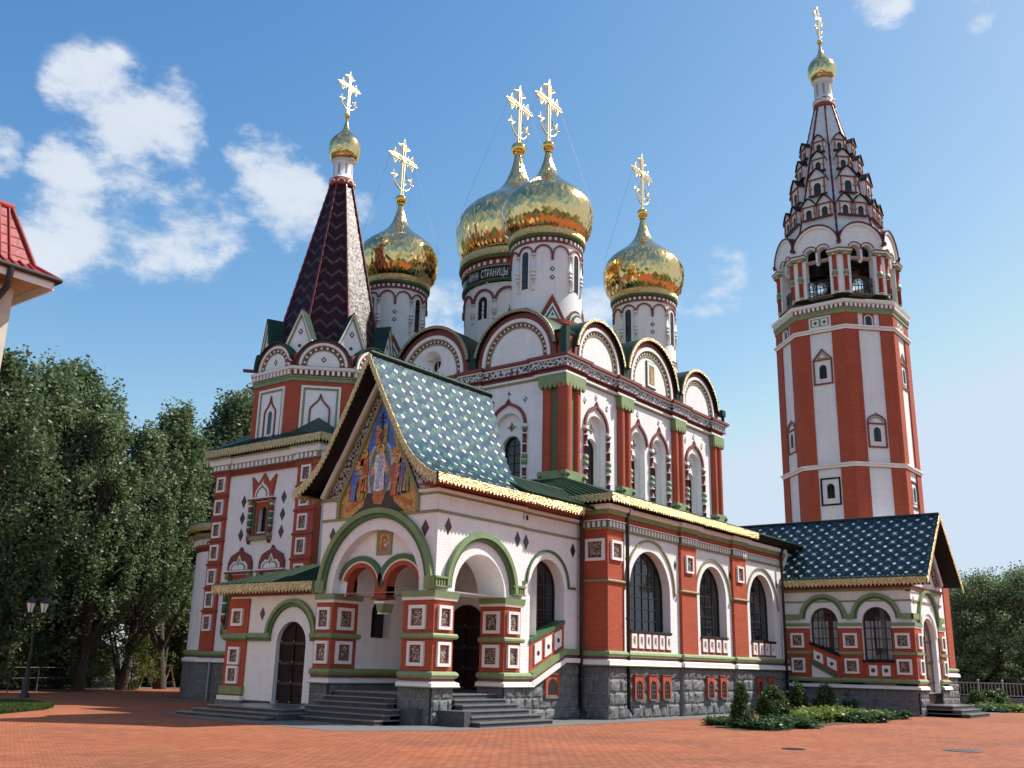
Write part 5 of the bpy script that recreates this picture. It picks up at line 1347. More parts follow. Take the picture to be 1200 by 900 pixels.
m.build('tent_neck', CH)
onion(CH, TX, TY, 25.56, .365, .505, nseg=28, ball=.15, cz=30.62, arm=.80)
# windows of the tower front
def surround(fr, c, zb, zs, w, crown):
    s = MB(); h = w/2
    for sx in (-1, 1):
        P = fr.P(c+sx*(h-.08), 0, .10); prof = []; mats = []; z = zb; H = zs-zb
        for r, f, mt in ((.10, .08, 'olive'), (.07, .06, 'maroon'), (.11, .12, 'maroon'), (.06, .04, 'trimwhite'), (.11, .16, 'deepgreen'), (.07, .04, 'trimwhite'), (.11, .14, 'deepgreen'), (.06, .05, 'trimwhite'), (.11, .15, 'maroon'), (.07, .06, 'trimwhite'), (.12, .10, 'olive')):
            prof += [(r, z), (r*1.05, z+H*f)]; mats += [mt, mt]; z += H*f
        s.lathe(P.x, P.y, prof, mats, 10)
        s.fprism(fr, [(c+sx*(h-.08)-.09, zb), (c+sx*(h-.08)+.09, zb), (c+sx*(h-.08), zb-.28)], 0, .16, 'maroon')
    s.fbox(fr, c-h+.2, c+h-.2, zb+.05, zb+.14, 0, .10, 'maroon'); s.fbox(fr, c-h, c+h, zb-.13, zb+.03, 0, .15, 'olive')
    for sx in (-1, 1): s.fbox(fr, c+sx*(h-.26)-.05, c+sx*(h-.26)+.05, zb+.12, zs-.05, 0, .09, 'deepgreen'); s.fbox(fr, c+sx*.40-.12, c+sx*.40+.12, zb+.14, zs-.05, -.02, .03, 'red')
    s.wall(Fr(fr.o+fr.n*.02, fr.sd, fr.n), c-.42, c+.42, zs-.5, zs-.05, [dict(c=c, h=.30, sill=zs-.499, sp=zs-.45, k=.6)], 'red', .02)
    s.fbox(fr, c-h-.06, c+h+.06, zs, zs+.07, 0, .22, 'maroon'); s.fbox(fr, c-h-.02, c+h+.02, zs+.07, zs+.13, 0, .17, 'trimwhite')
    z = zs+.13
    if crown:
        s.fprism(fr, [(c-.60, z), (c-.76, z+.92), (c-.34, z+.56), (c, z+1.02), (c+.34, z+.56), (c+.76, z+.92), (c+.60, z)], 0, .10, 'red')
        o = [(c-.46, z)]+ogee(c, .46, z+.06, z+.74)+[(c+.46, z)]
        s.fprism(fr, o, 0, .13, 'trimwhite'); s.ribbon(fr, [(c-.34, z)]+ogee(c, .34, z+.05, z+.52)+[(c+.34, z)], .07, .1, .15, 'olive')
    else:
        s.fprism(fr, [(c-h+.02, z), (c-h+.02, z+.30), (c-h*.78, z+.58), (c-h*.3, z+.74), (c-.10, z+.78), (c, z+.95), (c+.10, z+.78), (c+h*.3, z+.74), (c+h*.78, z+.58), (c+h-.02, z+.30), (c+h-.02, z)], 0, .12, 'maroon')
        for k, d, mt in ((.74, .14, 'trimwhite'), (.60, .155, 'olive'), (.48, .17, 'white')):
            q = h*k; s.fprism(fr, [(c-q, z+.02), (c-q, z+.25*k), (c-q*.6, z+.5*k), (c-q*.3, z+.45*k), (c, z+.84*k), (c+q*.3, z+.45*k), (c+q*.6, z+.5*k), (c+q, z+.25*k), (c+q, z+.02)], 0, d, mt)
        s.diamond(fr, c, z+.26, .05, .10, .18, 'deepgreen')
    return s.build('ornate_surround', CH)
surround(tf, 33.0, 6.45, 8.0-.05, 1.45, True); surround(tf, 34.06, 2.75, 5.0, 1.55, False); surround(tf, 32.05, 2.75, 5.0, 1.55, False)
window(CH, tf, 33.0, .30, 6.65, 7.55, -.28, 2, 4); window(CH, tf, 34.06, .30, 2.95, 4.15, -.28, 2, 4)
m = MB(); tb = [(26.0, 36.3), (26.0, 28.3)]
plinth_bands(m, tb, 1.45, .15)
m.build('plinth_moulding', CH)
m = MB(); m.rustic(tf, 28.3, 36.3, 0, 1.46, .75, .37, .04, .018); m.tube([(25.85, 35.3, 1.5), (25.85, 35.3, 0)], .05, 'grey', 6); m.build('stone_base', CH)
m = MB(); c = 33.75
m.fbox(tf, c-.38, c+.38, .35, 1.12, 0, .10, 'red'); o = m.build('basement_window', CH); p = MB(); p.fprism(tf, [(c-.22, .38)]+arcpts(c, .82, .22, 180, 0, 10)+[(c+.22, .38)], .10, .105, 'iron'); p.build('pane', o)
# rounded apse behind the tower
m = MB(); ax, ay, ar = 29.5, 37.2, 2.87
m.lathe(ax, ay, [(ar+.10, 0), (ar+.10, 1.45)], 'stone', 40); m.lathe(ax, ay, [(ar, 1.7), (ar, 6.5)], 'white', 40)
m.lathe(ax, ay, [(ar+.10, 1.45), (ar+.16, 1.46), (ar+.16, 1.62), (ar+.05, 1.66), (ar+.05, 1.74), (ar+.14, 1.80), (ar+.14, 1.92), (ar, 1.96)], ['olive', 'trimwhite', 'trimwhite', 'maroon', 'green', 'green', 'green'], 40)
m.lathe(ax, ay, [(ar, 6.15), (ar+.05, 6.16), (ar+.05, 6.35), (ar+.09, 6.4), (ar+.09, 6.62), (ar+.2, 6.66), (ar+.24, 6.82), (ar+.3, 6.9), (ar+.1, 6.9)], ['maroon', 'maroon', 'red', 'olive', 'trimwhite', 'olive', 'olive', 'soffit'], 40)
m.lathe(ax, ay, [(ar+.42, 7.0), (ar+.44, 7.0), (ar+.44, 7.34), (ar+.42, 7.34)], 'goldlace', 40); m.lathe(ax, ay, [(ar+.42, 7.34), (.2, 8.8)], 'darkgreen', 40)
cyl = Cy(ax, ay, ar+.09)
for i in range(60): x = 2*pi*(ar+.09)*(i+.5)/60; m.fbox(cyl, x-.06, x+.06, 6.43, 6.6, 0, .08, 'trimwhite')
m.build('apse', CH)

# --- side porch (annex) with the navy tiled roof --------------------
af = FX(43.6); ar_ = RY(12.42)
m = MB()
m.wall(af, 12.42, 17.95, .9, 5.3, [dict(c=16.18, h=.62, sill=2.2, sp=3.76), dict(c=13.90, h=.62, sill=2.18, sp=3.76)], 'white', .22)
m.wall(ar_, 43.6, 48.1, .9, 5.3, [dict(c=45.85, h=.95, sill=.9, sp=3.05)], 'white', .3)
m.wall(Fr((48.1, 0, 0), (0, 1, 0), (1, 0, 0)), 12.42, 20, 0, 5.3, [], 'white')
m.fprism(ar_, [(43.7, 5.3), (48.0, 5.3), (45.85, 8.2)], -.3, 0, 'white')
for c in (43.95, 47.75): m.diamond(ar_, c, 4.65, .10, .18, .012)
for sx in (-1, 1): m.fbox(ar_, 45.85+sx*1.95-.3, 45.85+sx*1.95+.3, 5.0, 5.55, -.2, .05, 'trimwhite')
m.build('side_porch_wall', CH)
for a, b, c in ((16.82, 17.9, 17.39), (14.54, 15.54, 15.04)):
    red = MB(); red.fbox(af, a, b, 1.0, 3.56, -.15, .06, 'red'); red.fbox(af, a-.02, b+.02, 2.41, 2.53, 0, .13, 'green')
    o = red.build('side_porch_pier', CH)
    for z in (2.98, 1.93): panel(o, af, c, z, .60, .62, .06)
red = MB(); red.fbox(af, 12.41, 13.26, 1.0, 3.56, -.15, .06, 'red'); red.fbox(ar_, 43.545, 44.55, 1.0, 3.56, -.3, .062, 'red'); red.fbox(af, 12.3, 13.28, 2.41, 2.53, 0, .13, 'green'); red.fbox(ar_, 43.48, 44.6, 2.412, 2.528, 0, .13, 'green')
o = red.build('side_porch_pier', CH)
for z in (2.98, 1.93): panel(o, af, 12.86, z, .60, .62, .06); panel(o, ar_, 44.1, z, .56, .62, .062)
red = MB(); red.fbox(ar_, 47.2, 48.1, 1.0, 3.56, -.3, .06, 'red'); red.fbox(ar_, 47.15, 48.15, 2.41, 2.53, 0, .13, 'green')
o = red.build('side_porch_pier', CH)
for z in (2.98, 1.93): panel(o, ar_, 47.65, z, .56, .62, .06)
red = MB(); red.fbox(af, 13.26, 14.54, 1.0, 2.12, -.15, .02, 'red'); red.build('parapet', CH)
red = MB(); red.fprism(af, [(15.54, 1.3), (16.82, 1.3), (16.82, 2.86), (15.54, 2.36)], -.15, .02, 'red'); red.build('parapet', CH)
m = MB()
m.fbox(af, 13.22, 14.58, 2.10, 2.18, -.2, .10, 'soffit')
for c in (13.63, 14.17): m.fbox(af, c-.17, c+.17, 1.55, 1.98, .02, .06, 'trimwhite'); m.fprism(af, arcpts(c, 1.77, .09, 0, 360, 10)[:-1], .06, .07, 'darktile')
m.fprism(af, [(15.50, 2.30), (16.86, 2.82), (16.86, 2.93), (15.50, 2.41)], -.2, .09, 'soffit')
m.fprism(af, [(15.54, 1.30), (15.54, 1.46), (16.86, 2.20), (16.86, 2.0)], 0, .10, 'deepgreen'); m.fprism(af, [(15.66, 1.34), (16.82, 1.34), (16.82, 1.96)], 0, .04, 'white')
for c, z in ((15.92, 1.98), (16.5, 2.25)): m.fprism(af, [(c-.2, z-.27), (c+.2, z-.07), (c+.2, z+.33), (c-.2, z+.15)], .02, .06, 'trimwhite'); m.fprism(af, arcpts(c, z+.03, .08, 0, 360, 10)[:-1], .06, .07, 'darktile')
m.build('side_porch_parapet', CH)
for c, sl in ((16.18, 2.2), (13.90, 2.18)):
    o = window(CH, af, c, .62, sl, 3.76, -.2, 4, 5); m = MB()
    for a, b, zb in ((c+.20, c+.54, sl+.05), (c-.52, c-.34, sl+.05), (c-.12, c+.10, sl+.5)):
        n = 5; m.grid([[af.P(a+(b-a)*i/n, z, -.186+.006*(i % 2)) for i in range(n+1)] for z in (zb, 3.80)], 'curtain', False, False)
    m.build('curtain', o)
m = MB(); ap_ = [(43.6, 17.9), (43.6, 12.42), (48.1, 12.42), (48.1, 14)]
for c, f_ in ((16.18, af), (13.90, af)):
    m.arc(f_, c, 3.9, .82, .92, 0, .06, 'deepgreen'); m.arc(f_, c, 3.9, .92, 1.06, 0, .11, 'green')
for a, b in ((17.24, 17.95), (14.96, 15.12), (12.36, 12.84)): m.fbox(af, a, b, 3.86, 4.10, 0, .10, 'green')
m.arc(ar_, 45.85, 3.7, 1.28, 1.38, 0, .06, 'deepgreen'); m.arc(ar_, 45.85, 3.7, 1.38, 1.55, 0, .12, 'green')
m.arc(ar_, 45.85, 3.2, .98, 1.22, 0, .05, 'trimwhite')
for a, b in ((43.5, 44.4), (47.3, 48.15)): m.fbox(ar_, a, b, 3.86, 4.10, 0, .10, 'green')
for f_, L in ((af, ((16.80, 17.95), (14.52, 15.56), (12.36, 13.28))), (ar_, ((43.5, 44.6), (47.15, 48.15)))):
    for a, b in L: m.fbox(f_, a, b, 3.58, 3.72, 0, .12, 'green'); m.fbox(f_, a, b, 3.50, 3.58, 0, .09, 'trimwhite')
m.sweep(ap_, [(0, 4.6), (.04, 4.6), (.04, 4.67), (0, 4.67)], 'olive'); m.sweep(ap_, [(0, 5.05), (.05, 5.05), (.07, 5.16), (.14, 5.2), (.14, 5.26), (0, 5.26)], ['olive', 'olive', 'maroon', 'maroon', 'maroon'])
plinth_bands(m, [(43.6, 17.9), (43.6, 12.42), (44.75, 12.42)], 1.02, .12); plinth_bands(m, [(46.95, 12.42), (48.1, 12.42), (48.1, 14)], 1.02, .12)
m.build('side_porch_moulding', CH)
m = MB(); m.rustic(af, 12.42, 17.9, 0, 1.03, .75, .35, .06, .018); m.rustic(ar_, 43.6, 44.8, 0, 1.03, .4, .35, .06, .05); m.rustic(ar_, 46.9, 48.1, 0, 1.03, .4, .35, .06, .05); m.build('stone_base', CH)
door(CH, ar_, 45.85, .95, .45, 3.05, -.2, 'woodlit', studs=False)
stairs('side_porch_steps', [((44.3, 10.7+.32*i, 0), (47.6, 12.42, .15*(i+1))) for i in range(3)])
m = MB(); RX, RZ, EZ = 45.85, 8.45, 5.55; YA, YB = 11.55, 21.3
def Sa(sx):
    dirv = Vector((-sx*2.75, 0, RZ-EZ)); LL = dirv.length; dirv.normalize(); n = Vector((sx*(RZ-EZ), 0, 2.75)).normalized()
    return (lambda u, v: (Vector((RX+sx*2.75, YA+u, EZ))+dirv*v, n)), LL
def pick_annex(i, j, a, b):
    if a % 3 == 0 and b % 3 == 0: return 'whitetile'
    return 'teal' if (a % 3 == 0 or b % 3 == 0) and (a+b) % 2 else 'navy'
for sx in (-1, 1):
    S, LL = Sa(sx); m.poly([S(0, 0)[0], S(YB-YA, 0)[0], S(YB-YA, LL)[0], S(0, LL)[0]], 'navy')
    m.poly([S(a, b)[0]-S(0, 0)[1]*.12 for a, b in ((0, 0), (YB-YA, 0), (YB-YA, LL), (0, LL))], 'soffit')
    if sx < 0: m.tiles(S, YB-YA, LL, .19, lambda u, v: .03 < v < LL-.03 and .05 < u < YB-YA-.05, pick_annex, .02, .004, 1.0)
m.tube([(RX, YA, RZ+.03), (RX, YB, RZ+.03)], .07, 'navy', 8)
for i in range(46): m.sphere((RX-2.8, YA+.1+i*.21, EZ+.06), .05, 'teal', 6)
m.tube([(RX-2.76, YA, EZ+.03), (RX-2.76, YB, EZ+.03)], .03, 'teal', 6)
m.build('side_porch_roof', CH)
m = MB()
m.lace([(RX-2.78, 18.0, EZ), (RX-2.78, YA, EZ)], (0, 0, -.34), .17, 'goldlace', (-1, 0, 0))
for sx in (-1, 1): m.lace([(RX+sx*2.85, YA-.02, EZ-.08), (RX, YA-.02, RZ+.06)], (0, 0, -.30), .16, 'goldlace', (0, -1, 0))
m.ribbon(RY(12.2), [(43.9, 5.5), (45.85, 7.9), (47.8, 5.5)], .16, -.2, .05, 'trimwhite'); m.ribbon(RY(12.2), [(44.2, 5.5), (45.85, 7.5), (47.5, 5.5)], .2, -.2, .0, 'scroll')
m.poly([(43.1, YA, 5.5), (43.1, 18, 5.5), (43.6, 18, 5.25), (43.6, YA, 5.25)], 'soffit')
m.build('eaves_trim', CH)

# ------------------------------------------------------------------ bell tower
bell = thing('bell_tower', 'tall octagonal red and white bell tower with rows of small dormers on its spire', 'bell tower', (60.6, 20.2, 0))
BX, BY = 60.6, 20.2
m = MB(); bx0, bx1, by0, by1 = 56.6, 64.6, 16.2, 24.2
m.box((bx0, by0, 1.0), (bx1, by1, 9.6), 'white')
for x, y in ((bx0, by0), (bx1-1.1, by0), (bx0, by1-1.1), (bx1-1.1, by1-1.1)): m.box((x-.06, y-.06, 1.0), (x+1.16, y+1.16, 9.5), 'red')
plinth_bands(m, [(bx0, by1), (bx0, by0-.06), (bx1+.06, by0-.06), (bx1+.06, by1)], 1.55, .18)
m.rustic(RY(by0), bx0, bx1+.06, 0, 1.56, .62, .42, .08); m.rustic(FX(bx0), by0, by1, 0, 1.56, .62, .42, .08)
m.build('lower_storey', bell)
AP = 3.66; SF = AP*math.tan(pi/8); bo = octa(BX, BY, AP); BF = octframes(BX, BY, AP)
m = MB()
for k, fr in enumerate(BF):
    m.poly([fr.P(-SF, 9, 0), fr.P(SF, 9, 0), fr.P(SF, 23.2, 0), fr.P(-SF, 23.2, 0)], 'white')
    for sx in (-1, 1): m.fbox(fr, *sorted((sx*.70, sx*(SF+.035))), 9, 23.2, -.1, .09, 'red')
m.build('shaft', bell)
m = MB(); bo2 = octa(BX, BY, AP+.09)
for z in (13.40, 21.85):
    m.sweep(bo2, [(0, z-.18), (.04, z-.16), (.05, z-.02), (.14, z), (.14, z+.09), (0, z+.12)], ['maroon', 'trimwhite', 'trimwhite', 'trimwhite', 'trimwhite'], True); m.build('string_course', bell); m = MB()
m.sweep(bo2, [(0, 22.75), (.05, 22.76), (.05, 22.95), (.10, 23.0), (.10, 23.08), (.06, 23.1), (.06, 23.34), (.18, 23.38), (.24, 23.55), (.16, 23.62), (-.3, 23.8)], ['olive', 'green', 'olive', 'olive', 'maroon', 'maroon', 'trimwhite', 'trimwhite', 'deepgreen', 'darkgreen'], True)
m.dents_path(bo2, 23.11, 23.33, .06, .17, .29, 'trimwhite', True)
m.build('tower_cornice', bell)
def twin(fr, kind, z):
    s = MB(); h = .22
    if kind == 'gab':   # pointed gable over a small arched window
        s.ribbon(fr, [(-.55, z-.55), (-.55, z+1.0), (0, z+1.62), (.55, z+1.0), (.55, z-.55)], .09, 0, .07, 'maroon', closed=True); s.fbox(fr, -.6, .6, z+.93, z+1.0, 0, .09, 'maroon')
        s.ribbon(fr, [(-.3, z+1.08), (0, z+1.42), (.3, z+1.08)], .05, 0, .05, 'olive', closed=True)
    elif kind == 'keel':
        s.ribbon(fr, [(-.55, z-.55), (-.55, z+.9)]+ogee(0, .55, z+.95, z+1.5)+[(.55, z+.9), (.55, z-.55)], .09, 0, .07, 'maroon', closed=True); s.fbox(fr, -.6, .6, z+.82, z+.9, 0, .09, 'maroon')
        s.ribbon(fr, [(-.38, z+.98)]+ogee(0, .38, z+.98, z+1.3)+[(.38, z+.98)], .05, 0, .05, 'olive')
    else:
        s.ribbon(fr, [(-.55, z-.6), (-.55, z+.95), (.55, z+.95), (.55, z-.6)], .09, 0, .06, 'soffit', closed=True)
    s.ribbon(fr, [(-h-.06, z-.28)]+arcpts(0, z+.42, h+.06, 180, 0, 10)+[(h+.06, z-.28)], .08, 0, .05, 'trimwhite', closed=True)
    o = s.build('tower_window', bell); p = MB()
    p.poly([fr.P(a, b, .012) for a, b in [(-h, z-.28)]+arcpts(0, z+.42, h, 180, 0, 10)+[(h, z-.28)]], 'glass'); p.fbox(fr, -.02, .02, z-.28, z+.62, .012, .035, 'iron'); p.fbox(fr, -h, h, z+.1, z+.14, .012, .035, 'iron'); p.build('pane', o)
twin(BF[4], 'gab', 19.0); twin(BF[5], 'keel', 15.0); twin(BF[4], 'box', 11.7); twin(BF[6], 'gab', 19.0); twin(BF[3], 'keel', 15.2); twin(BF[6], 'box', 11.7)
m = MB()
for k in (4, 2, 6): fr = BF[k]; m.fbox(fr, -.68, .68, 22.02, 22.72, 0, .03, 'olive'); m.ribbon(fr, [(-.64, 22.06), (-.64, 22.68), (.64, 22.68), (.64, 22.06)], .10, 0, .06, 'trimwhite', closed=True); [(m.fbox(fr, c-.2, c+.2, 22.17, 22.57, .03, .05, 'trimwhite'), m.fprism(fr, [(c-.14, 22.37), (c, 22.23), (c+.14, 22.37), (c, 22.51)], .05, .06, 'deepgreen')) for c in (-.28, .28)]
for k in (3, 5, 7): fr = BF[k]; m.fbox(fr, -.36, .36, 22.0, 22.75, 0, .03, 'red'); m.ribbon(fr, [(-.24, 22.0)]+arcpts(0, 22.4, .24, 180, 0, 8)+[(.24, 22.0)], .06, .03, .06, 'trimwhite'); m.fprism(fr, [(-.2, 22.0)]+arcpts(0, 22.4, .2, 180, 0, 8)+[(.2, 22.0)], .03, .035, 'glass')
m.build('tile_niche', bell)
# belfry: open arches between corner piers, twin arches with a hanging pendant
AB = 3.48; SB = AB*math.tan(pi/8); BB = octframes(BX, BY, AB)
m = MB()
for fr in BB:
    m.wall(fr, -SB, SB, 24.15, 26.6, [dict(c=0, h=.76, sill=24.16, sp=26.599, flat=1, dp=.6)], 'white', .6)
    m.wall(fr, -SB, SB, 26.6, 27.9, [dict(c=-.40, h=.34, sill=26.601, sp=27.08, dp=.5), dict(c=.40, h=.34, sill=26.601, sp=27.08, dp=.5)], 'white', .5)
    m.fbox(fr, -.055, .055, 26.4, 27.0, -.45, .02, 'trimwhite'); m.sphere(fr.P(0, 26.38, -.2), .12, 'trimwhite', 8)
    for c in (-.40, .40): m.arc(fr, c, 27.12, .42, .48, 0, .05, 'maroon', 14 if c > 0 else 0 , 166 if c < 0 else 180, 12)
    m.fprism(fr, arcpts(0, 27.45, 1.40, 18.75, 161.25, 22), -.35, 0, 'white')
    m.arc(fr, 0, 27.45, 1.26, 1.41, -.2, .10, 'trimwhite', 0, 180, 24); m.arc(fr, 0, 27.45, 1.41, 1.50, -.35, .16, 'tentrib', 0, 180, 24)
    m.grid([[fr.P(a, z, dd) for a, z in arcpts(0, 27.45, 1.5, 2, 178, 20)] for dd in (.17, -1.1)], 'tentrib', False, True)
m.lathe(BX, BY, [(2.9, 28.0), (.3, 29.6)], 'soffit', 16); m.poly([(x, y, 24.17) for x, y in octa(BX, BY, AB)], 'stone'); m.poly([(x, y, 28.3) for x, y in octa(BX, BY, 2.6)], 'soffit')
m.build('belfry', bell)
for k in range(8):
    m = MB(); a = k*pi/4+pi/8; Rv = AB/math.cos(pi/8)
    for fr, sx in ((BB[k], 1), (BB[(k+1) % 8], -1)):
        P = fr.P(sx*(SB-.34), 0, .05); prof = []; mats = []; z = 24.2
        for r, dz, mt in ((.12, .06, 'trimwhite'), (.13, .95, 'red'), (.16, .05, 'trimwhite'), (.18, .30, 'green'), (.16, .05, 'trimwhite'), (.13, 1.05, 'red'), (.16, .1, 'trimwhite')):
            prof += [(r, z), (r, z+dz)]; mats += [mt, mt]; z += dz
        m.lathe(P.x, P.y, prof, mats, 10)
        m.fbox(fr, *sorted((sx*.74, sx*(SB+.09))), 26.70, 26.86, -.1, .20, 'green'); m.fbox(fr, *sorted((sx*.71, sx*(SB+.12))), 26.86, 26.96, -.1, .28, 'trimwhite'); m.fbox(fr, *sorted((sx*.71, sx*(SB+.13))), 26.96, 27.04, -.1, .32, 'maroon')
    x, y = BX+(Rv+.02)*math.cos(a), BY+(Rv+.02)*math.sin(a)
    m.tube([(BX+(3.15)*math.cos(a), BY+(3.15)*math.sin(a), 27.3), (x, y, 27.55), (x+.2*math.cos(a), y+.2*math.sin(a), 27.5)], .16, 'tentrib', 6)
    m.build('belfry_pier', bell)
for k, fr in enumerate(BB):
    m = MB()
    for z in (24.3, 24.75, 25.25): m.fbox(fr, -.94, .94, z, z+.05, -.3, -.26, 'iron')
    for i in range(9): x = -.88+i*.22; m.fbox(fr, x-.02, x+.02, 24.16, 25.3, -.3, -.26, 'iron')
    for i in range(4): m.ribbon(fr, arcpts(-.66+i*.44, 25.0, .15, 0, 360, 12)[:-1], .03, -.3, -.27, 'iron', closed=True)
    m.build('railing', bell)
for i, (x, y, s_) in enumerate(((BX-2.1, BY+.45, 1.0), (BX-1.8, BY-1.75, .62), (BX-.4, BY-2.2, .5), (BX-1.9, BY+1.7, .5), (BX, BY, 1.3))):
    m = MB(); zt = 27.1
    m.lathe(x, y, [(.62*s_, zt-1.25*s_), (.60*s_, zt-1.18*s_), (.46*s_, zt-.95*s_), (.38*s_, zt-.6*s_), (.33*s_, zt-.25*s_), (.22*s_, zt-.08*s_), (.02, zt)], 'iron', 18)
    m.tube([(x, y, zt-.1), (x, y, zt-1.32*s_)], .04*s_, 'iron', 6); m.sphere((x, y, zt-1.32*s_), .09*s_, 'iron', 8); m.tube([(x, y, zt-.05), (x, y, 28.2)], .05, 'iron', 6)
    m.build('bell', bell)
m = MB(); m.box((BX-3, BY-.1, 27.15), (BX+3, BY+.1, 27.35), 'soffit'); m.box((BX-2.1, BY-2.5, 27.2), (BX-1.9, BY+2.5, 27.38), 'soffit'); m.build('bell_beam', bell)
# tent with four tiers of dormers
TZ0, TZ1, TA0, TA1 = 28.1, 39.1, 3.08, .60
tap = lambda z: TA0+(TA1-TA0)*(z-TZ0)/(TZ1-TZ0)
m = MB()
lo, hi = octa(BX, BY, TA0), octa(BX, BY, TA1)
for i in range(8): j = (i+1) % 8; m.poly([(*lo[i], TZ0), (*lo[j], TZ0), (*hi[j], TZ1), (*hi[i], TZ1)], 'tentwhite')
m.build('tent_roof', bell)
m = MB()
for i in range(8):
    pts = []; rs = []
    for q in range(41):
        f = q/40; pts.append((lo[i][0]+(hi[i][0]-lo[i][0])*f, lo[i][1]+(hi[i][1]-lo[i][1])*f, TZ0+(TZ1-TZ0)*f)); rs.append(.08 if q % 2 else .06)
    m.tube(pts, rs, 'tentrib', 6)
m.build('tent_ridge', bell)
def dormer(k, z, w, h, offs):
    a = k*pi/4; n = (math.cos(a), math.sin(a), 0); d = tap(z)+.20
    fr = Fr((BX+d*n[0], BY+d*n[1], 0), (-n[1], n[0], 0), n); s = MB()
    hw = w/2; c = offs
    for x in (c,):
        s.wall(fr, x-hw, x+hw, z, z+h*.62, [dict(c=x, h=hw*.40, sill=z+.04, sp=z+h*.32)], 'tentwhite', .25)
        s.fbox(fr, x-hw*.42, x+hw*.42, z+.03, z+h*.54, -.06, -.04, 'iron'); s.arc(fr, x, z+h*.32, hw*.40, hw*.52, 0, .03, 'white', n=8)  # black sheet put in for the shade inside the dormer opening
        for sx in (-1, 1):
            s.fbox(fr, x+sx*hw*.82-hw*.075, x+sx*hw*.82+hw*.075, z+.03, z+h*.58, -.02, .06, 'red'); s.fbox(fr, x+sx*hw*.8-hw*.18, x+sx*hw*.8+hw*.18, z+h*.24, z+h*.30, -.02, .09, 'olive')
            s.poly([fr.P(x+sx*hw, z, 0), fr.P(x+sx*hw, z+h*.62, 0), fr.P(x+sx*hw, z+h*.62, -w), fr.P(x+sx*hw, z, -.35)], 'tentwhite')
            s.poly([fr.P(x, z+h+.02, .14), fr.P(x+sx*hw*1.15, z+h*.58, .14), fr.P(x+sx*hw*1.15, z+h*.58, -w*1.1), fr.P(x, z+h+.02, -w*1.2)], 'soffit')
        s.fprism(fr, [(x-hw, z+h*.60), (x+hw, z+h*.60), (x+hw*.55, z+h*.86), (x, z+h), (x-hw*.55, z+h*.86)], -.1, .02, 'tentwhite')
        s.ribbon(fr, [(x-hw*1.1, z+h*.60), (x-hw*.62, z+h*.86), (x, z+h), (x+hw*.62, z+h*.86), (x+hw*1.1, z+h*.60)], .065, -.05, .12, 'soffit'); s.fbox(fr, x-hw*1.12, x+hw*1.12, z+h*.575, z+h*.605, -.05, .11, 'maroon'); s.fbox(fr, x-hw*1.05, x+hw*1.05, z-.05, z+.01, -.1, .08, 'tentrib')
    s.build('dormer', bell)
for k in range(8):
    dormer(k, 29.75, .95, 1.45, -.52); dormer(k, 29.75, .95, 1.45, .52)
    dormer(k, 31.55, 1.18, 1.85, 0); dormer(k, 33.45, .92, 1.42, 0); dormer(k, 35.0, .78, 1.25, 0)
m = MB()
m.lathe(BX, BY, [(.62, 39.0), (.74, 39.05), (.74, 39.3), (.68, 39.35), (.68, 39.6), (.60, 39.75), (.58, 41.0), (.64, 41.05), (.74, 41.15), (.74, 41.3), (.6, 41.35)], ['maroon', 'red', 'maroon', 'trimwhite', 'maroon', 'tentwhite', 'trimwhite', 'trimwhite', 'olive', 'olive'], 20)
for i in range(8): m.arc(Cy(BX, BY, .72), 2*pi*.72*i/8, 39.45, .14, .2, -.02, .05, 'trimwhite', n=8); x = 2*pi*.59*(i+.5)/8; m.fbox(Cy(BX, BY, .59), x-.07, x+.07, 39.95, 40.8, -.02, .012, 'grey')
m.build('tent_neck', bell)
onion(bell, BX, BY, 41.32, .44, .62, nseg=30, ball=.2, cz=47.35, arm=.95)

# ------------------------------------------------------------------ vegetation
def np_mesh(name, V, F, mats, mi, sm=None):
    me = bpy.data.meshes.new(name); nv, nf = len(V), len(F)
    me.vertices.add(nv); me.vertices.foreach_set('co', V.astype(np.float32).ravel())
    me.loops.add(nf*4); me.loops.foreach_set('vertex_index', F.astype(np.int32).ravel())
    me.polygons.add(nf); me.polygons.foreach_set('loop_start', np.arange(0, nf*4, 4, dtype=np.int32))
    try: me.polygons.foreach_set('loop_total', np.full(nf, 4, dtype=np.int32))
    except Exception: pass
    for m_ in mats: me.materials.append(M[m_])
    me.polygons.foreach_set('material_index', np.asarray(mi, dtype=np.int32))
    me.update(calc_edges=True); me.validate()
    return me
def leaf_quads(P, size, up_bias=.3):
    n = len(P); d = rng.normal(size=(n, 3)); d[:, 2] += up_bias; d /= np.linalg.norm(d, axis=1)[:, None]
    a = rng.normal(size=(n, 3)); a -= d*(a*d).sum(1)[:, None]; a /= np.linalg.norm(a, axis=1)[:, None]; b = np.cross(d, a)
    s = size*rng.uniform(.6, 1.3, n)[:, None]
    V = np.stack([P-a*s*.6, P-b*s*.38, P+a*s*.6, P+b*s*.38], 1).reshape(-1, 3)
    return V, np.arange(n*4).reshape(n, 4)
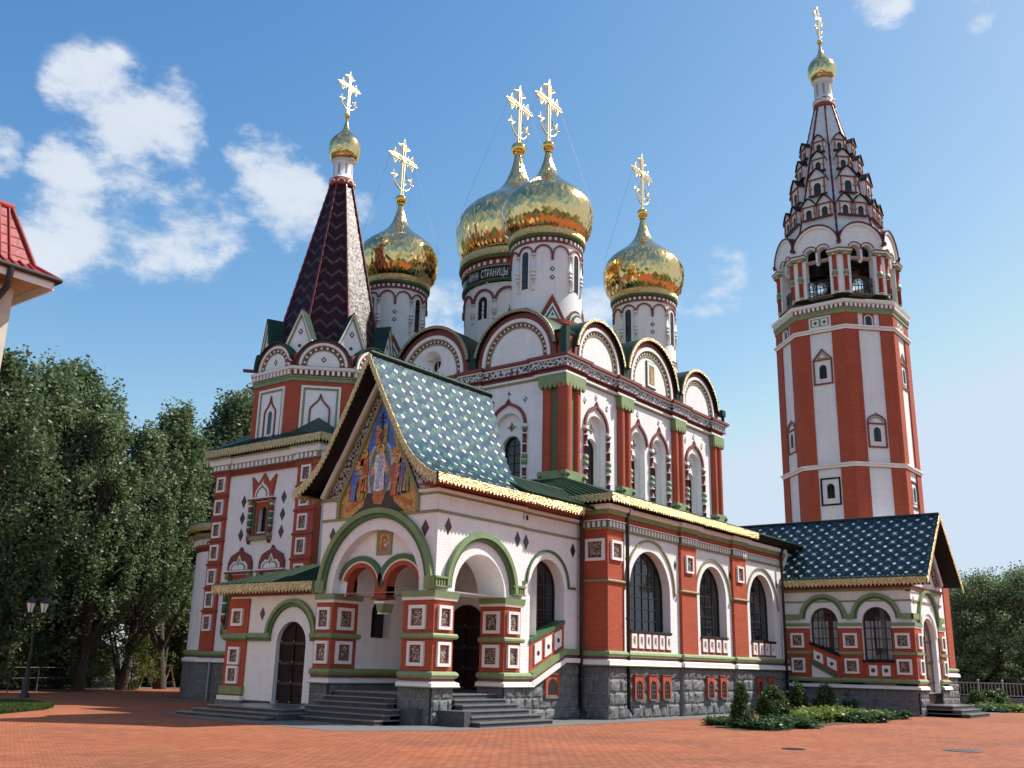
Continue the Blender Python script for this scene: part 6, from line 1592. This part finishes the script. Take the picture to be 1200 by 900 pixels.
def tree_proto(H, W, nclump, nleaf, size, base=.18, lean=.4, mat='leaf', shape='poplar', seed=1):
    """tapered trunk with limbs; leaves gathered in uneven clumps at the twig ends"""
    r = np.random.default_rng(seed); m = MB()
    tr = [(0, 0, -.2)]; x = y = 0
    for i in range(1, 9): x += r.normal()*.12*lean; y += r.normal()*.12*lean; tr.append((x, y, H*.92*i/8))
    rad = [H*.014*(1-.85*i/8)+.015 for i in range(9)]; rad[0] *= 1.4
    m.tube(tr, rad, 'bark', 8)
    P = []; 
    for c in range(nclump):
        f = r.uniform(0, 1)**.85; z = H*(base+(1-base)*f)
        if shape == 'poplar': wz = W*.56*(.20+.95*math.sin(pi*min(1, .12+.84*f)**.85))*r.uniform(.6, 1.12)
        elif shape == 'broad': wz = W*math.sqrt(max(.03, 1-(2*f-.85)**2*.85))*.55
        else: wz = W*.5*(1-f*.75)
        ph = r.uniform(0, 2*pi); q = wz*math.sqrt(r.uniform(.05, 1))*(1.35 if r.uniform() < .16 else 1)
        i0 = min(7, int(max(0, (z/(H*.92)*8)-1.2))); bx_, by_, bz_ = tr[i0]
        ctr = np.array([bx_+q*math.cos(ph), by_+q*math.sin(ph), z])
        if c % 3 == 0: m.tube([tr[i0], ((bx_+ctr[0])/2, (by_+ctr[1])/2, (bz_+ctr[2])/2+H*.015), tuple(ctr)], [rad[i0]*.45, rad[i0]*.3, .012], 'bark', 5)
        cs = W*r.uniform(.05, .15); nl = int(nleaf*r.uniform(.5, 1.5))
        pts = r.normal(size=(nl, 3)); pts /= np.linalg.norm(pts, axis=1)[:, None]; pts *= (r.uniform(.02, 1.35, nl)**.6)[:, None]
        P.append(ctr+pts*(np.array([cs*.85, cs*.85, cs*1.9]) if shape == 'poplar' else np.array([cs, cs, cs*1.1])))
    P = np.concatenate(P)
    V, F = leaf_quads(P, size)
    return m, np_mesh(mat+'_crown', V, F, [mat], np.zeros(len(F)))
def make_tree(name, label, cat, proto, loc, rot, sc, group):
    t = thing(name, label, cat, loc, group); t['_o'] = (0, 0, 0)
    tm, cm_ = proto
    if not isinstance(tm, bpy.types.Mesh):
        o = tm.build('trunk', t); proto[0] = o.data
    else:
        o = bpy.data.objects.new('trunk', tm); COL.objects.link(o); o.parent = t
    c = bpy.data.objects.new('crown', cm_); COL.objects.link(c); c.parent = t
    t.rotation_euler = (0, 0, rot); t.scale = sc
    return t
PR = [list(tree_proto(18, 5.6, 300, 105, .20, .05, 1, 'leaf', 'poplar', 3)), list(tree_proto(18, 6.2, 300, 105, .21, .05, 1.4, 'leaf2', 'poplar', 5)), list(tree_proto(18, 4.6, 200, 95, .19, .20, 1.3, 'leaf', 'poplar', 8)),
      list(tree_proto(10, 7.5, 200, 120, .17, .10, .8, 'leaf', 'broad', 11)), list(tree_proto(10, 7.0, 200, 120, .17, .08, .8, 'leaf2', 'broad', 13)), list(tree_proto(2.6, 3.0, 40, 70, .10, .05, .5, 'leafy', 'broad', 17))]
def at_pix(px, D):
    """ground point in the direction of column px, D metres away"""
    v = pixdir(px, 800); h = math.hypot(v.x, v.y); return (v.x/h*D, v.y/h*D, 0)
def top_of(px, py, D):
    v = pixdir(px, py); return 1.6+D*v.z/math.hypot(v.x, v.y)
# poplars behind the square, left: (column, crown top row, distance, prototype, label)
LT = [(-50, 415, 50, 1, 'tall dark poplar at the left edge of the picture'), (2, 424, 54, 0, 'tall bushy poplar, second from the left edge'), (34, 432, 57, 1, 'dark poplar rising right behind the lamp post'), (66, 448, 55, 0, 'poplar reaching highest right of the lamp post'),
      (92, 482, 53, 2, 'poplar with the bare leaning trunk right of the lamp post'), (142, 500, 55, 2, 'slender poplar above the low light green bush'), (166, 530, 66, 2, 'dark poplar right of the light green bush'), (188, 474, 58, 2, 'slim pointed poplar in the middle of the left hand row'),
      (214, 500, 66, 0, 'poplar rising beside the rounded apse'), (246, 470, 62, 1, 'dark poplar close to the tower base'), (268, 462, 66, 0, 'poplar right above the rounded apse'), (292, 450, 68, 1, 'tallest poplar against the tent tower'), (322, 470, 70, 0, 'poplar half hidden behind the tent tower'),
      (84, 520, 72, 0, 'rear poplar seen through the gap right of the lamp post'), (204, 540, 78, 1, 'rear poplar seen through the gap over the swing frame')]
for px, py, D, k, lb in LT:
    H = top_of(px, py, D); s_ = H/18.3; make_tree('poplar_tree', lb, 'tree', PR[k], at_pix(px, D), random.uniform(0, 6.28), (s_*random.uniform(1.0, 1.2), s_*random.uniform(1.0, 1.2), s_), 'poplars behind the square')
UB = [(20, 740, 53, 4, 'dark shrub under the poplars left of the lamp post'), (62, 712, 56, 3, 'light green bush behind the lamp post'), (108, 752, 58, 4, 'dark bush between the two bare trunks'), (152, 744, 55, 5, 'sunlit yellow green bush left of the swing frame'), (192, 740, 62, 4, 'dark bush behind the swing frame'), (224, 700, 64, 3, 'bush beside the rounded apse'),
      (-30, 720, 54, 3, 'bush at the far left edge under the poplars'), (84, 700, 66, 4, 'bush deep in the shade behind the first trunk'), (2, 680, 66, 4, 'tall dark bush at the left behind the rail fence')]
for px, py, D, k, lb in UB:
    s_ = top_of(px, py, D)/(10 if k != 5 else 2.7); w_ = 1.5 if k != 5 else 1.0
    make_tree('bush', lb, 'bush', PR[k], at_pix(px, D), random.uniform(0, 6.28), (s_*w_, s_*w_, s_), 'bushes under the poplars')
RT = [(1108, 648, 90, 2, 'tall thin tree just right of the side porch gable'), (1128, 672, 84, 4, 'dark tree right of the side porch gable'), (1150, 690, 88, 3, 'round tree behind the railing, left end'), (1166, 676, 82, 3, 'round tree behind the middle of the railing'), (1190, 668, 86, 4, 'dark round tree behind the right end of the railing'), (1216, 672, 82, 3, 'tree cut by the right edge of the picture'), (1242, 668, 86, 4, 'tree just past the right edge of the picture'),
      (1134, 690, 104, 4, 'rear tree over the left end of the railing'), (1166, 690, 108, 4, 'rear tree over the middle of the railing'), (1200, 690, 106, 4, 'rear tree over the right end of the railing')]
for px, py, D, k, lb in RT:
    s_ = top_of(px, py, D)/(18.3 if k < 3 else 10.2); make_tree('broadleaf_tree', lb, 'tree', PR[k], at_pix(px, D), random.uniform(0, 6.28), (s_*.95, s_*.95, s_), 'trees behind the railing')
for px, py, D, k, lb in ((1135, 750, 80, 4, 'low dark bush behind the left end of the railing'), (1165, 745, 79, 3, 'low bush behind the middle of the railing'), (1195, 748, 79, 4, 'low bush behind the right end of the railing')):
    s_ = top_of(px, py, D)/10; make_tree('bush', lb, 'bush', PR[k], at_pix(px, D), 1.0, (s_*1.5, s_*1.5, s_), 'bushes behind the railing')
# trees on the far side of the square, behind the photographer (they show in the domes and panes)
for i, (x, y, H) in enumerate(((-52, 44, 12), (-62, 12, 13), (-52, -20, 12), (-34, -48, 13), (0, -60, 12), (34, -66, 13), (-44, 66, 12))):
    make_tree('broadleaf_tree', ('tree across the square behind the photographer, number %s from the north' % ('one', 'two', 'three', 'four', 'five', 'six', 'seven')[i]) if False else 'tree across the square behind the photographer', 'tree', PR[3+i % 2], (x, y, 0), i*1.3, (H/9, H/9, H/10), 'trees across the square')
# shrub beds by the walls
def bush_mesh(name, W, H, n, size, mat, shape, seed, sprays=26):
    r = np.random.default_rng(seed); P = []
    for c in range(sprays):
        f = r.uniform(0, 1); ph = r.uniform(0, 2*pi)
        if shape == 'cone': z = H*f**.9; q = W*.5*(1-f**1.3)*r.uniform(.5, 1)
        elif shape == 'egg': z = H*f; q = W*.5*math.sqrt(max(.05, 1-(2*f-.8)**2*.8))*r.uniform(.5, 1)
        else: z = H*r.uniform(.1, .8); q = W*.5*math.sqrt(r.uniform(0, 1))
        c0 = np.array([q*math.cos(ph), q*math.sin(ph), z]); nl = n//sprays
        t = r.normal(size=(nl, 3))*np.array([.07, .07, .07])*W
        if shape != 'mat': t[:, 2] += np.abs(r.normal(size=nl))*H*.05
        p = c0+t; p[:, 2] = np.maximum(p[:, 2], .01); P.append(p)
    V, F = leaf_quads(np.concatenate(P), size, .8)
    return np_mesh(name, V, F, [mat], np.zeros(len(F)))
BM = {'thuja': bush_mesh('thuja', 1.0, 1.0, 5200, .075, 'thuja', 'cone', 2, 60), 'egg': bush_mesh('egg', 1.0, 1.0, 5600, .07, 'thuja', 'egg', 4, 70), 'jun': bush_mesh('jun', 1.0, .3, 2600, .07, 'juniper', 'mat', 6, 40), 'gold': bush_mesh('goldjun', 1.0, .36, 2600, .07, 'junigold', 'mat', 7, 34)}
def plant(name, lb, cat, key, x, y, w_, h, grp):
    o = bpy.data.objects.new(name, BM[key]); COL.objects.link(o); o.location = (x, y, 0); hk = {'thuja': 1.05, 'egg': 1.0, 'jun': .36, 'gold': .42}[key]
    o.scale = (w_, w_, h/hk); o.rotation_euler = (0, 0, random.uniform(0, 6)); tag(o, lb, cat, grp); return o
g1 = 'conifers in the bed along the wall'
def GP(x, y):
    v = cr*((x-600)/FPX) - cu*((y-450)/FPX) + cam_f; t = -1.6/v.z; return v.x*t, v.y*t
for px, py, key, w_, h, lb in ((870, 853, 'thuja', .78, 1.18, 'tall dark thuja at the near end of the planted bed'), (905, 846, 'egg', 1.05, 1.0, 'rounded egg shaped conifer, second in the planted bed'), (937, 838, 'thuja', 1.05, 1.10, 'loose cone shaped conifer in the middle of the planted bed'), (969, 839, 'thuja', 1.25, 1.06, 'broad two tipped conifer, fourth in the planted bed'), (998, 836, 'thuja', .92, 1.15, 'narrow pointed conifer at the far end of the planted bed')):
    x, y = GP(px, py); plant('conifer_bush', lb, 'shrub', key, x, y, w_, h, g1)
for px, py, key, w_, h, lb in ((848, 850, 'jun', 1.25, .24, 'flat blue green juniper at the near left tip of the bed'), (893, 854, 'jun', 1.7, .3, 'flat blue green juniper at the front of the bed'), (925, 852, 'jun', 1.7, .32, 'flat juniper in the front middle of the bed'), (930, 845, 'gold', 1.9, .42, 'golden juniper behind the egg shaped conifer'), (957, 845, 'gold', 1.9, .45, 'golden juniper in the middle of the bed'), (985, 845, 'jun', 2.0, .35, 'green juniper right of the golden ones'),
                               (975, 842, 'gold', 2.2, .42, 'golden juniper in front of the broad conifer'), (1010, 842, 'gold', 2.0, .36, 'golden juniper near the far end of the bed'), (1032, 842, 'jun', 2.0, .3, 'flat blue green juniper at the far right tip of the bed'), (1005, 846, 'jun', 1.9, .3, 'flat green juniper along the front edge of the bed')):
    x, y = GP(px, py); plant('juniper', lb, 'shrub', key, x, y, w_, h, 'spreading junipers in the bed')
for px, py, key, w_, h, lb in ((1145, 832, 'thuja', 1.3, .85, 'dark conifer at the left of the far bed by the railing'), (1160, 831, 'egg', 1.4, .8, 'rounded conifer in the middle of the far bed'), (1174, 831, 'thuja', 1.2, .9, 'pointed conifer at the right of the far bed')):
    x, y = GP(px, py); plant('conifer_bush', lb, 'shrub', key, x, y, w_, h, 'conifers in the far bed')
for px, py, key, w_, h, lb in ((1152, 834, 'jun', 2.2, .3, 'low juniper along the front of the far bed'), (1175, 834, 'gold', 2.2, .4, 'golden juniper at the right of the far bed'), (1190, 832, 'jun', 2.2, .3, 'low juniper at the right tip of the far bed')):
    x, y = GP(px, py); plant('juniper', lb, 'shrub', key, x, y, w_, h, 'junipers in the far bed')
pathstrip('planting_bed_soil', [GP(*p) for p in ((836, 851), (860, 856), (910, 857), (985, 849), (1046, 845), (1030, 840), (960, 838), (880, 843))], 'soil', .010)
# lawn at the left
ed = [(-30, 824), (0, 822), (30, 823), (55, 826), (63, 829), (52, 832), (20, 835), (-10, 838), (-40, 840)]
pathstrip('lawn', [GP(*p) for p in ed], 'grass', .012)
lp = np.array([GP(*p) for p in ed]); c0 = lp.mean(0); pts = []
while len(pts) < 9000:
    i = rng.integers(0, len(lp)); a, b = lp[i], lp[(i+1) % len(lp)]; u, v = rng.uniform(), rng.uniform()
    if u+v > 1: u, v = 1-u, 1-v
    p = c0+(a-c0)*u+(b-c0)*v; pts.append((p[0], p[1], .03))
P = np.array(pts); n = len(P); hh = rng.uniform(.03, .09, n); an = rng.uniform(0, pi, n); w3 = .012
V = np.stack([P+np.c_[np.cos(an)*w3, np.sin(an)*w3, np.zeros(n)], P-np.c_[np.cos(an)*w3, np.sin(an)*w3, np.zeros(n)], P+np.c_[rng.normal(size=n)*.02-w3*.3, rng.normal(size=n)*.02, hh], P+np.c_[rng.normal(size=n)*.02+w3*.3, rng.normal(size=n)*.02, hh]], 1).reshape(-1, 3)
o = bpy.data.objects.new('grass', np_mesh('grass', V, np.arange(n*4).reshape(n, 4), ['grass'], np.zeros(n))); COL.objects.link(o); tag(o, 'short green lawn at the left edge of the square', 'grass'); o['kind'] = 'stuff'
# pale kerb and verge at the far side of the square
pathstrip('far_kerb', [GP(*p) for p in ((-60, 811), (100, 808.6), (215, 806.6), (215, 805.2), (100, 806.8), (-60, 808.8))], 'palestone', .014)
pathstrip('woodland_floor', [GP(*p) for p in ((-90, 808.8), (100, 806.8), (215, 805.2), (280, 804))]+[(90, 140), (-40, 140)], 'soil', .018)
pathstrip('far_verge', [GP(1120, 823), GP(1230, 822.5), (130, 10), (140, 40), (80, 30)], 'soil', .014)

# ------------------------------------------------------------------ street furniture
lx, ly = GP(27, 829)
lx, ly = GP(28, 817.5)
lamp = thing('street_lamp', 'black cast iron lamp post with two glass lanterns by the lawn', 'street lamp', (lx, ly, 0))
m = MB(); m.lathe(lx, ly, [(.20, 0), (.20, .12), (.13, .2), (.12, .6), (.075, .75), (.06, 1.4), (.075, 1.45), (.05, 1.55), (.04, 3.0), (.06, 3.05), (.03, 3.15)], 'iron', 12); m.build('post', lamp)
dv = Vector((ly, -lx, 0)).normalized()
m = MB()
for sx in (-1, 1): m.tube([(lx, ly, 2.85), tuple(Vector((lx, ly, 2.95))+dv*sx*.12), tuple(Vector((lx, ly, 3.15))+dv*sx*.24)], .025, 'iron', 6)
m.build('arm', lamp)
for sx in (-1, 1):
    p = Vector((lx, ly, 3.15))+dv*sx*.24
    m = MB(); m.lathe(p.x, p.y, [(.05, 3.12), (.09, 3.18), (.09, 3.2)], 'iron', 6, False); m.lathe(p.x, p.y, [(.21, 3.55), (.20, 3.60), (.06, 3.78), (.03, 3.86), (.01, 3.9)], 'iron', 6, False)
    for i in range(6): a = 2*pi*i/6; m.tube([(p.x+.095*math.cos(a), p.y+.095*math.sin(a), 3.2), (p.x+.195*math.cos(a), p.y+.195*math.sin(a), 3.57)], .010, 'iron', 4)
    o = m.build('lantern', lamp); g_ = MB(); g_.lathe(p.x, p.y, [(.088, 3.2), (.186, 3.56)], 'lantern', 6, False); g_.build('lamp_glass', o)
# thin rail fence under the poplars
ff = thing('rail_fence', 'thin grey wire rail fence under the poplars', 'fence', (*GP(80, 807), 0))
pts = [GP(x, 812-.028*x) for x in (-30, 8, 42, 92)]
m = MB(); m.tube([(x, y, 1.05) for x, y in pts], .018, 'darkmetal', 5); m.tube([(x, y, .6) for x, y in pts], .012, 'darkmetal', 5); m.build('rail', ff)
for x, y in pts: m = MB(); m.tube([(x, y, 0), (x, y, 1.12)], .03, 'darkmetal', 6); m.build('post', ff)
# swing frame
sx_, sy_ = GP(184, 806.3)
sw = thing('swing_frame', 'small yellow wooden swing frame under the poplars', 'swing frame', (sx_, sy_, 0))
d1 = Vector((sy_, -sx_, 0)).normalized(); d2 = Vector((sx_, sy_, 0)).normalized(); c0 = Vector((sx_, sy_, 0))
m = MB(); m.tube([c0-d1*.75+Vector((0, 0, 1.2)), c0+d1*.75+Vector((0, 0, 1.2))], .05, 'ochre', 6); m.build('crossbar', sw)
for s1 in (-1, 1):
    for s2 in (-1, 1): m = MB(); m.tube([c0+d1*s1*.6+Vector((0, 0, 1.2)), c0+d1*(s1*.6+s2*.32)+d2*s2*.2], .045, 'ochre', 6); m.build('leg', sw)
# railing on a low wall, right
p0 = Vector((*GP(1121, 825.5), 0)); pd = Vector((p0.y, -p0.x, 0)).normalized(); p1 = p0+pd*5.2
rl = thing('metal_railing', 'silvery metal railing on a low stone wall at the right', 'railing', tuple(p0))
fr, L = segfr(p0, p1)
m = MB(); m.fbox(fr, 0, L, 0, .45, -.15, .15, 'stone'); m.build('low_wall', rl)
m = MB()
for z in (.55, 1.25): m.fbox(fr, 0, L, z, z+.05, -.03, .03, 'grey')
n = int(L/.19)
for i in range(n): x = L*(i+.5)/n; m.fbox(fr, x-.018, x+.018, 0.55, 1.25, -.016, .016, 'grey')
m.build('bars', rl)
for i in range(5): x = L*i/4; m = MB(); P = fr.P(x, 0, 0); m.tube([(P.x, P.y, .4), (P.x, P.y, 1.38)], .045, 'grey', 6); m.sphere((P.x, P.y, 1.42), .07, 'grey', 8); m.build('post', rl)

# drain covers in the paving
for i, (px, py, lb) in enumerate(((1128, 880, 'grey drain cover in the paving near the right corner'), (930, 878, 'small dark drain cover in the paving below the planted bed'))):
    x, y = GP(px, py); m = MB(); q = .42 if i == 0 else .26
    m.lathe(x, y, [(q, .004), (q, .012), (q*.86, .012), (q*.86, .009), (.001, .010)], 'darkmetal' if i == 0 else 'iron', 20, False)
    for k in range(5): m.box((x-q*.6, y-q*.5+k*q*.25-.012, .010), (x+q*.6, y-q*.5+k*q*.25+.012, .014), 'iron')
    tag(m.build('drain_cover'), lb, 'drain cover')
# ------------------------------------------------------------------ house corner with red metal tiles, far left
hx, hy, hz = 10.52, 21.58, 10.0
hs = thing('house', 'house corner with red metal tile roof and pale eaves at the left edge', 'house', (3, 30, 0))
m = MB(); wx, wy = hx-.72, hy+.72
m.box((-6, wy, 0), (wx, 38, hz-.24), 'cream'); m.build('wall', hs)
m = MB(); m.box((wx-.7, wy-.06, 0), (wx+.06, wy+.7, hz-.3), 'cream'); m.build('corner_pilaster', hs)
m = MB(); pr_ = [(0, 0), (.40, .28), (.92, 1.74)]
x0h, x1h, y0h, y1h = -7, hx, hy, 39
rings = [[(x0h+d, y0h+d, hz+z), (x1h-d, y0h+d, hz+z), (x1h-d, y1h-d, hz+z), (x0h+d, y1h-d, hz+z)] for d, z in pr_]
for a, b in zip(rings[:-1], rings[1:]):
    for i in range(4): j = (i+1) % 4; m.poly([a[i], a[j], b[j], b[i]], 'redtile')
m.poly(rings[-1], 'redtile')
# pressed tile courses
for side in (0, 1):
    n = 80 if side == 0 else 80
    for i in range(n):
        f = (i+.5)/n
        pts = []
        for d, z in pr_:
            if side == 0: X = x0h+(x1h-x0h)*f; pts.append((X, y0h+d, hz+z+.02)) if x0h+d < X < x1h-d else None
            else: Y = y0h+(y1h-y0h)*f; pts.append((x1h-d, Y, hz+z+.02)) if y0h+d < Y < y1h-d else None
        if len(pts) > 1: m.tube(pts, .032, 'redtile', 6)
for q in range(6):
    z = .42+q*.25; d = .40+(z-.28)/1.46*.52
    m.tube([(x0h+d, y0h+d, hz+z), (x1h-d, y0h+d, hz+z), (x1h-d, y1h-d, hz+z)], .018, 'redtile', 5)
for i in range(2): m.tube([rings[i][1], rings[i+1][1]], .06, 'redtile', 8)
m.tube([rings[-1][0], rings[-1][1], rings[-1][2]], .09, 'redtile', 8)
m.build('roof', hs)
m = MB(); m.poly([(x0h, y0h, hz-.02), (x1h, y0h, hz-.02), (x1h, y1h, hz-.02), (x0h, y1h, hz-.02)], 'ochre')
m.build('soffit', hs)
m = MB(); m.box((x0h, y0h+.02, hz-.25), (x1h-.1, y0h+.06, hz-.03), 'trimwhite'); m.box((x1h-.06, y0h+.1, hz-.25), (x1h-.02, y1h, hz-.03), 'trimwhite'); m.tube([(x0h, y0h-.03, hz-.03), (x1h+.03, y0h-.03, hz-.03), (x1h+.03, y1h, hz-.03)], .07, 'pipe', 8)
m.build('fascia', hs)
m = MB(); m.tube([(hx-1.1, hy-.02, hz-.08), (hx-1.1, hy+.02, hz-.5), (wx-.62, wy-.12, hz-1.3), (wx-.62, wy-.12, .3)], .075, 'pipe', 8); m.build('downpipe', hs)
for o in bpy.data.objects:
    if '_o' in o: del o['_o']
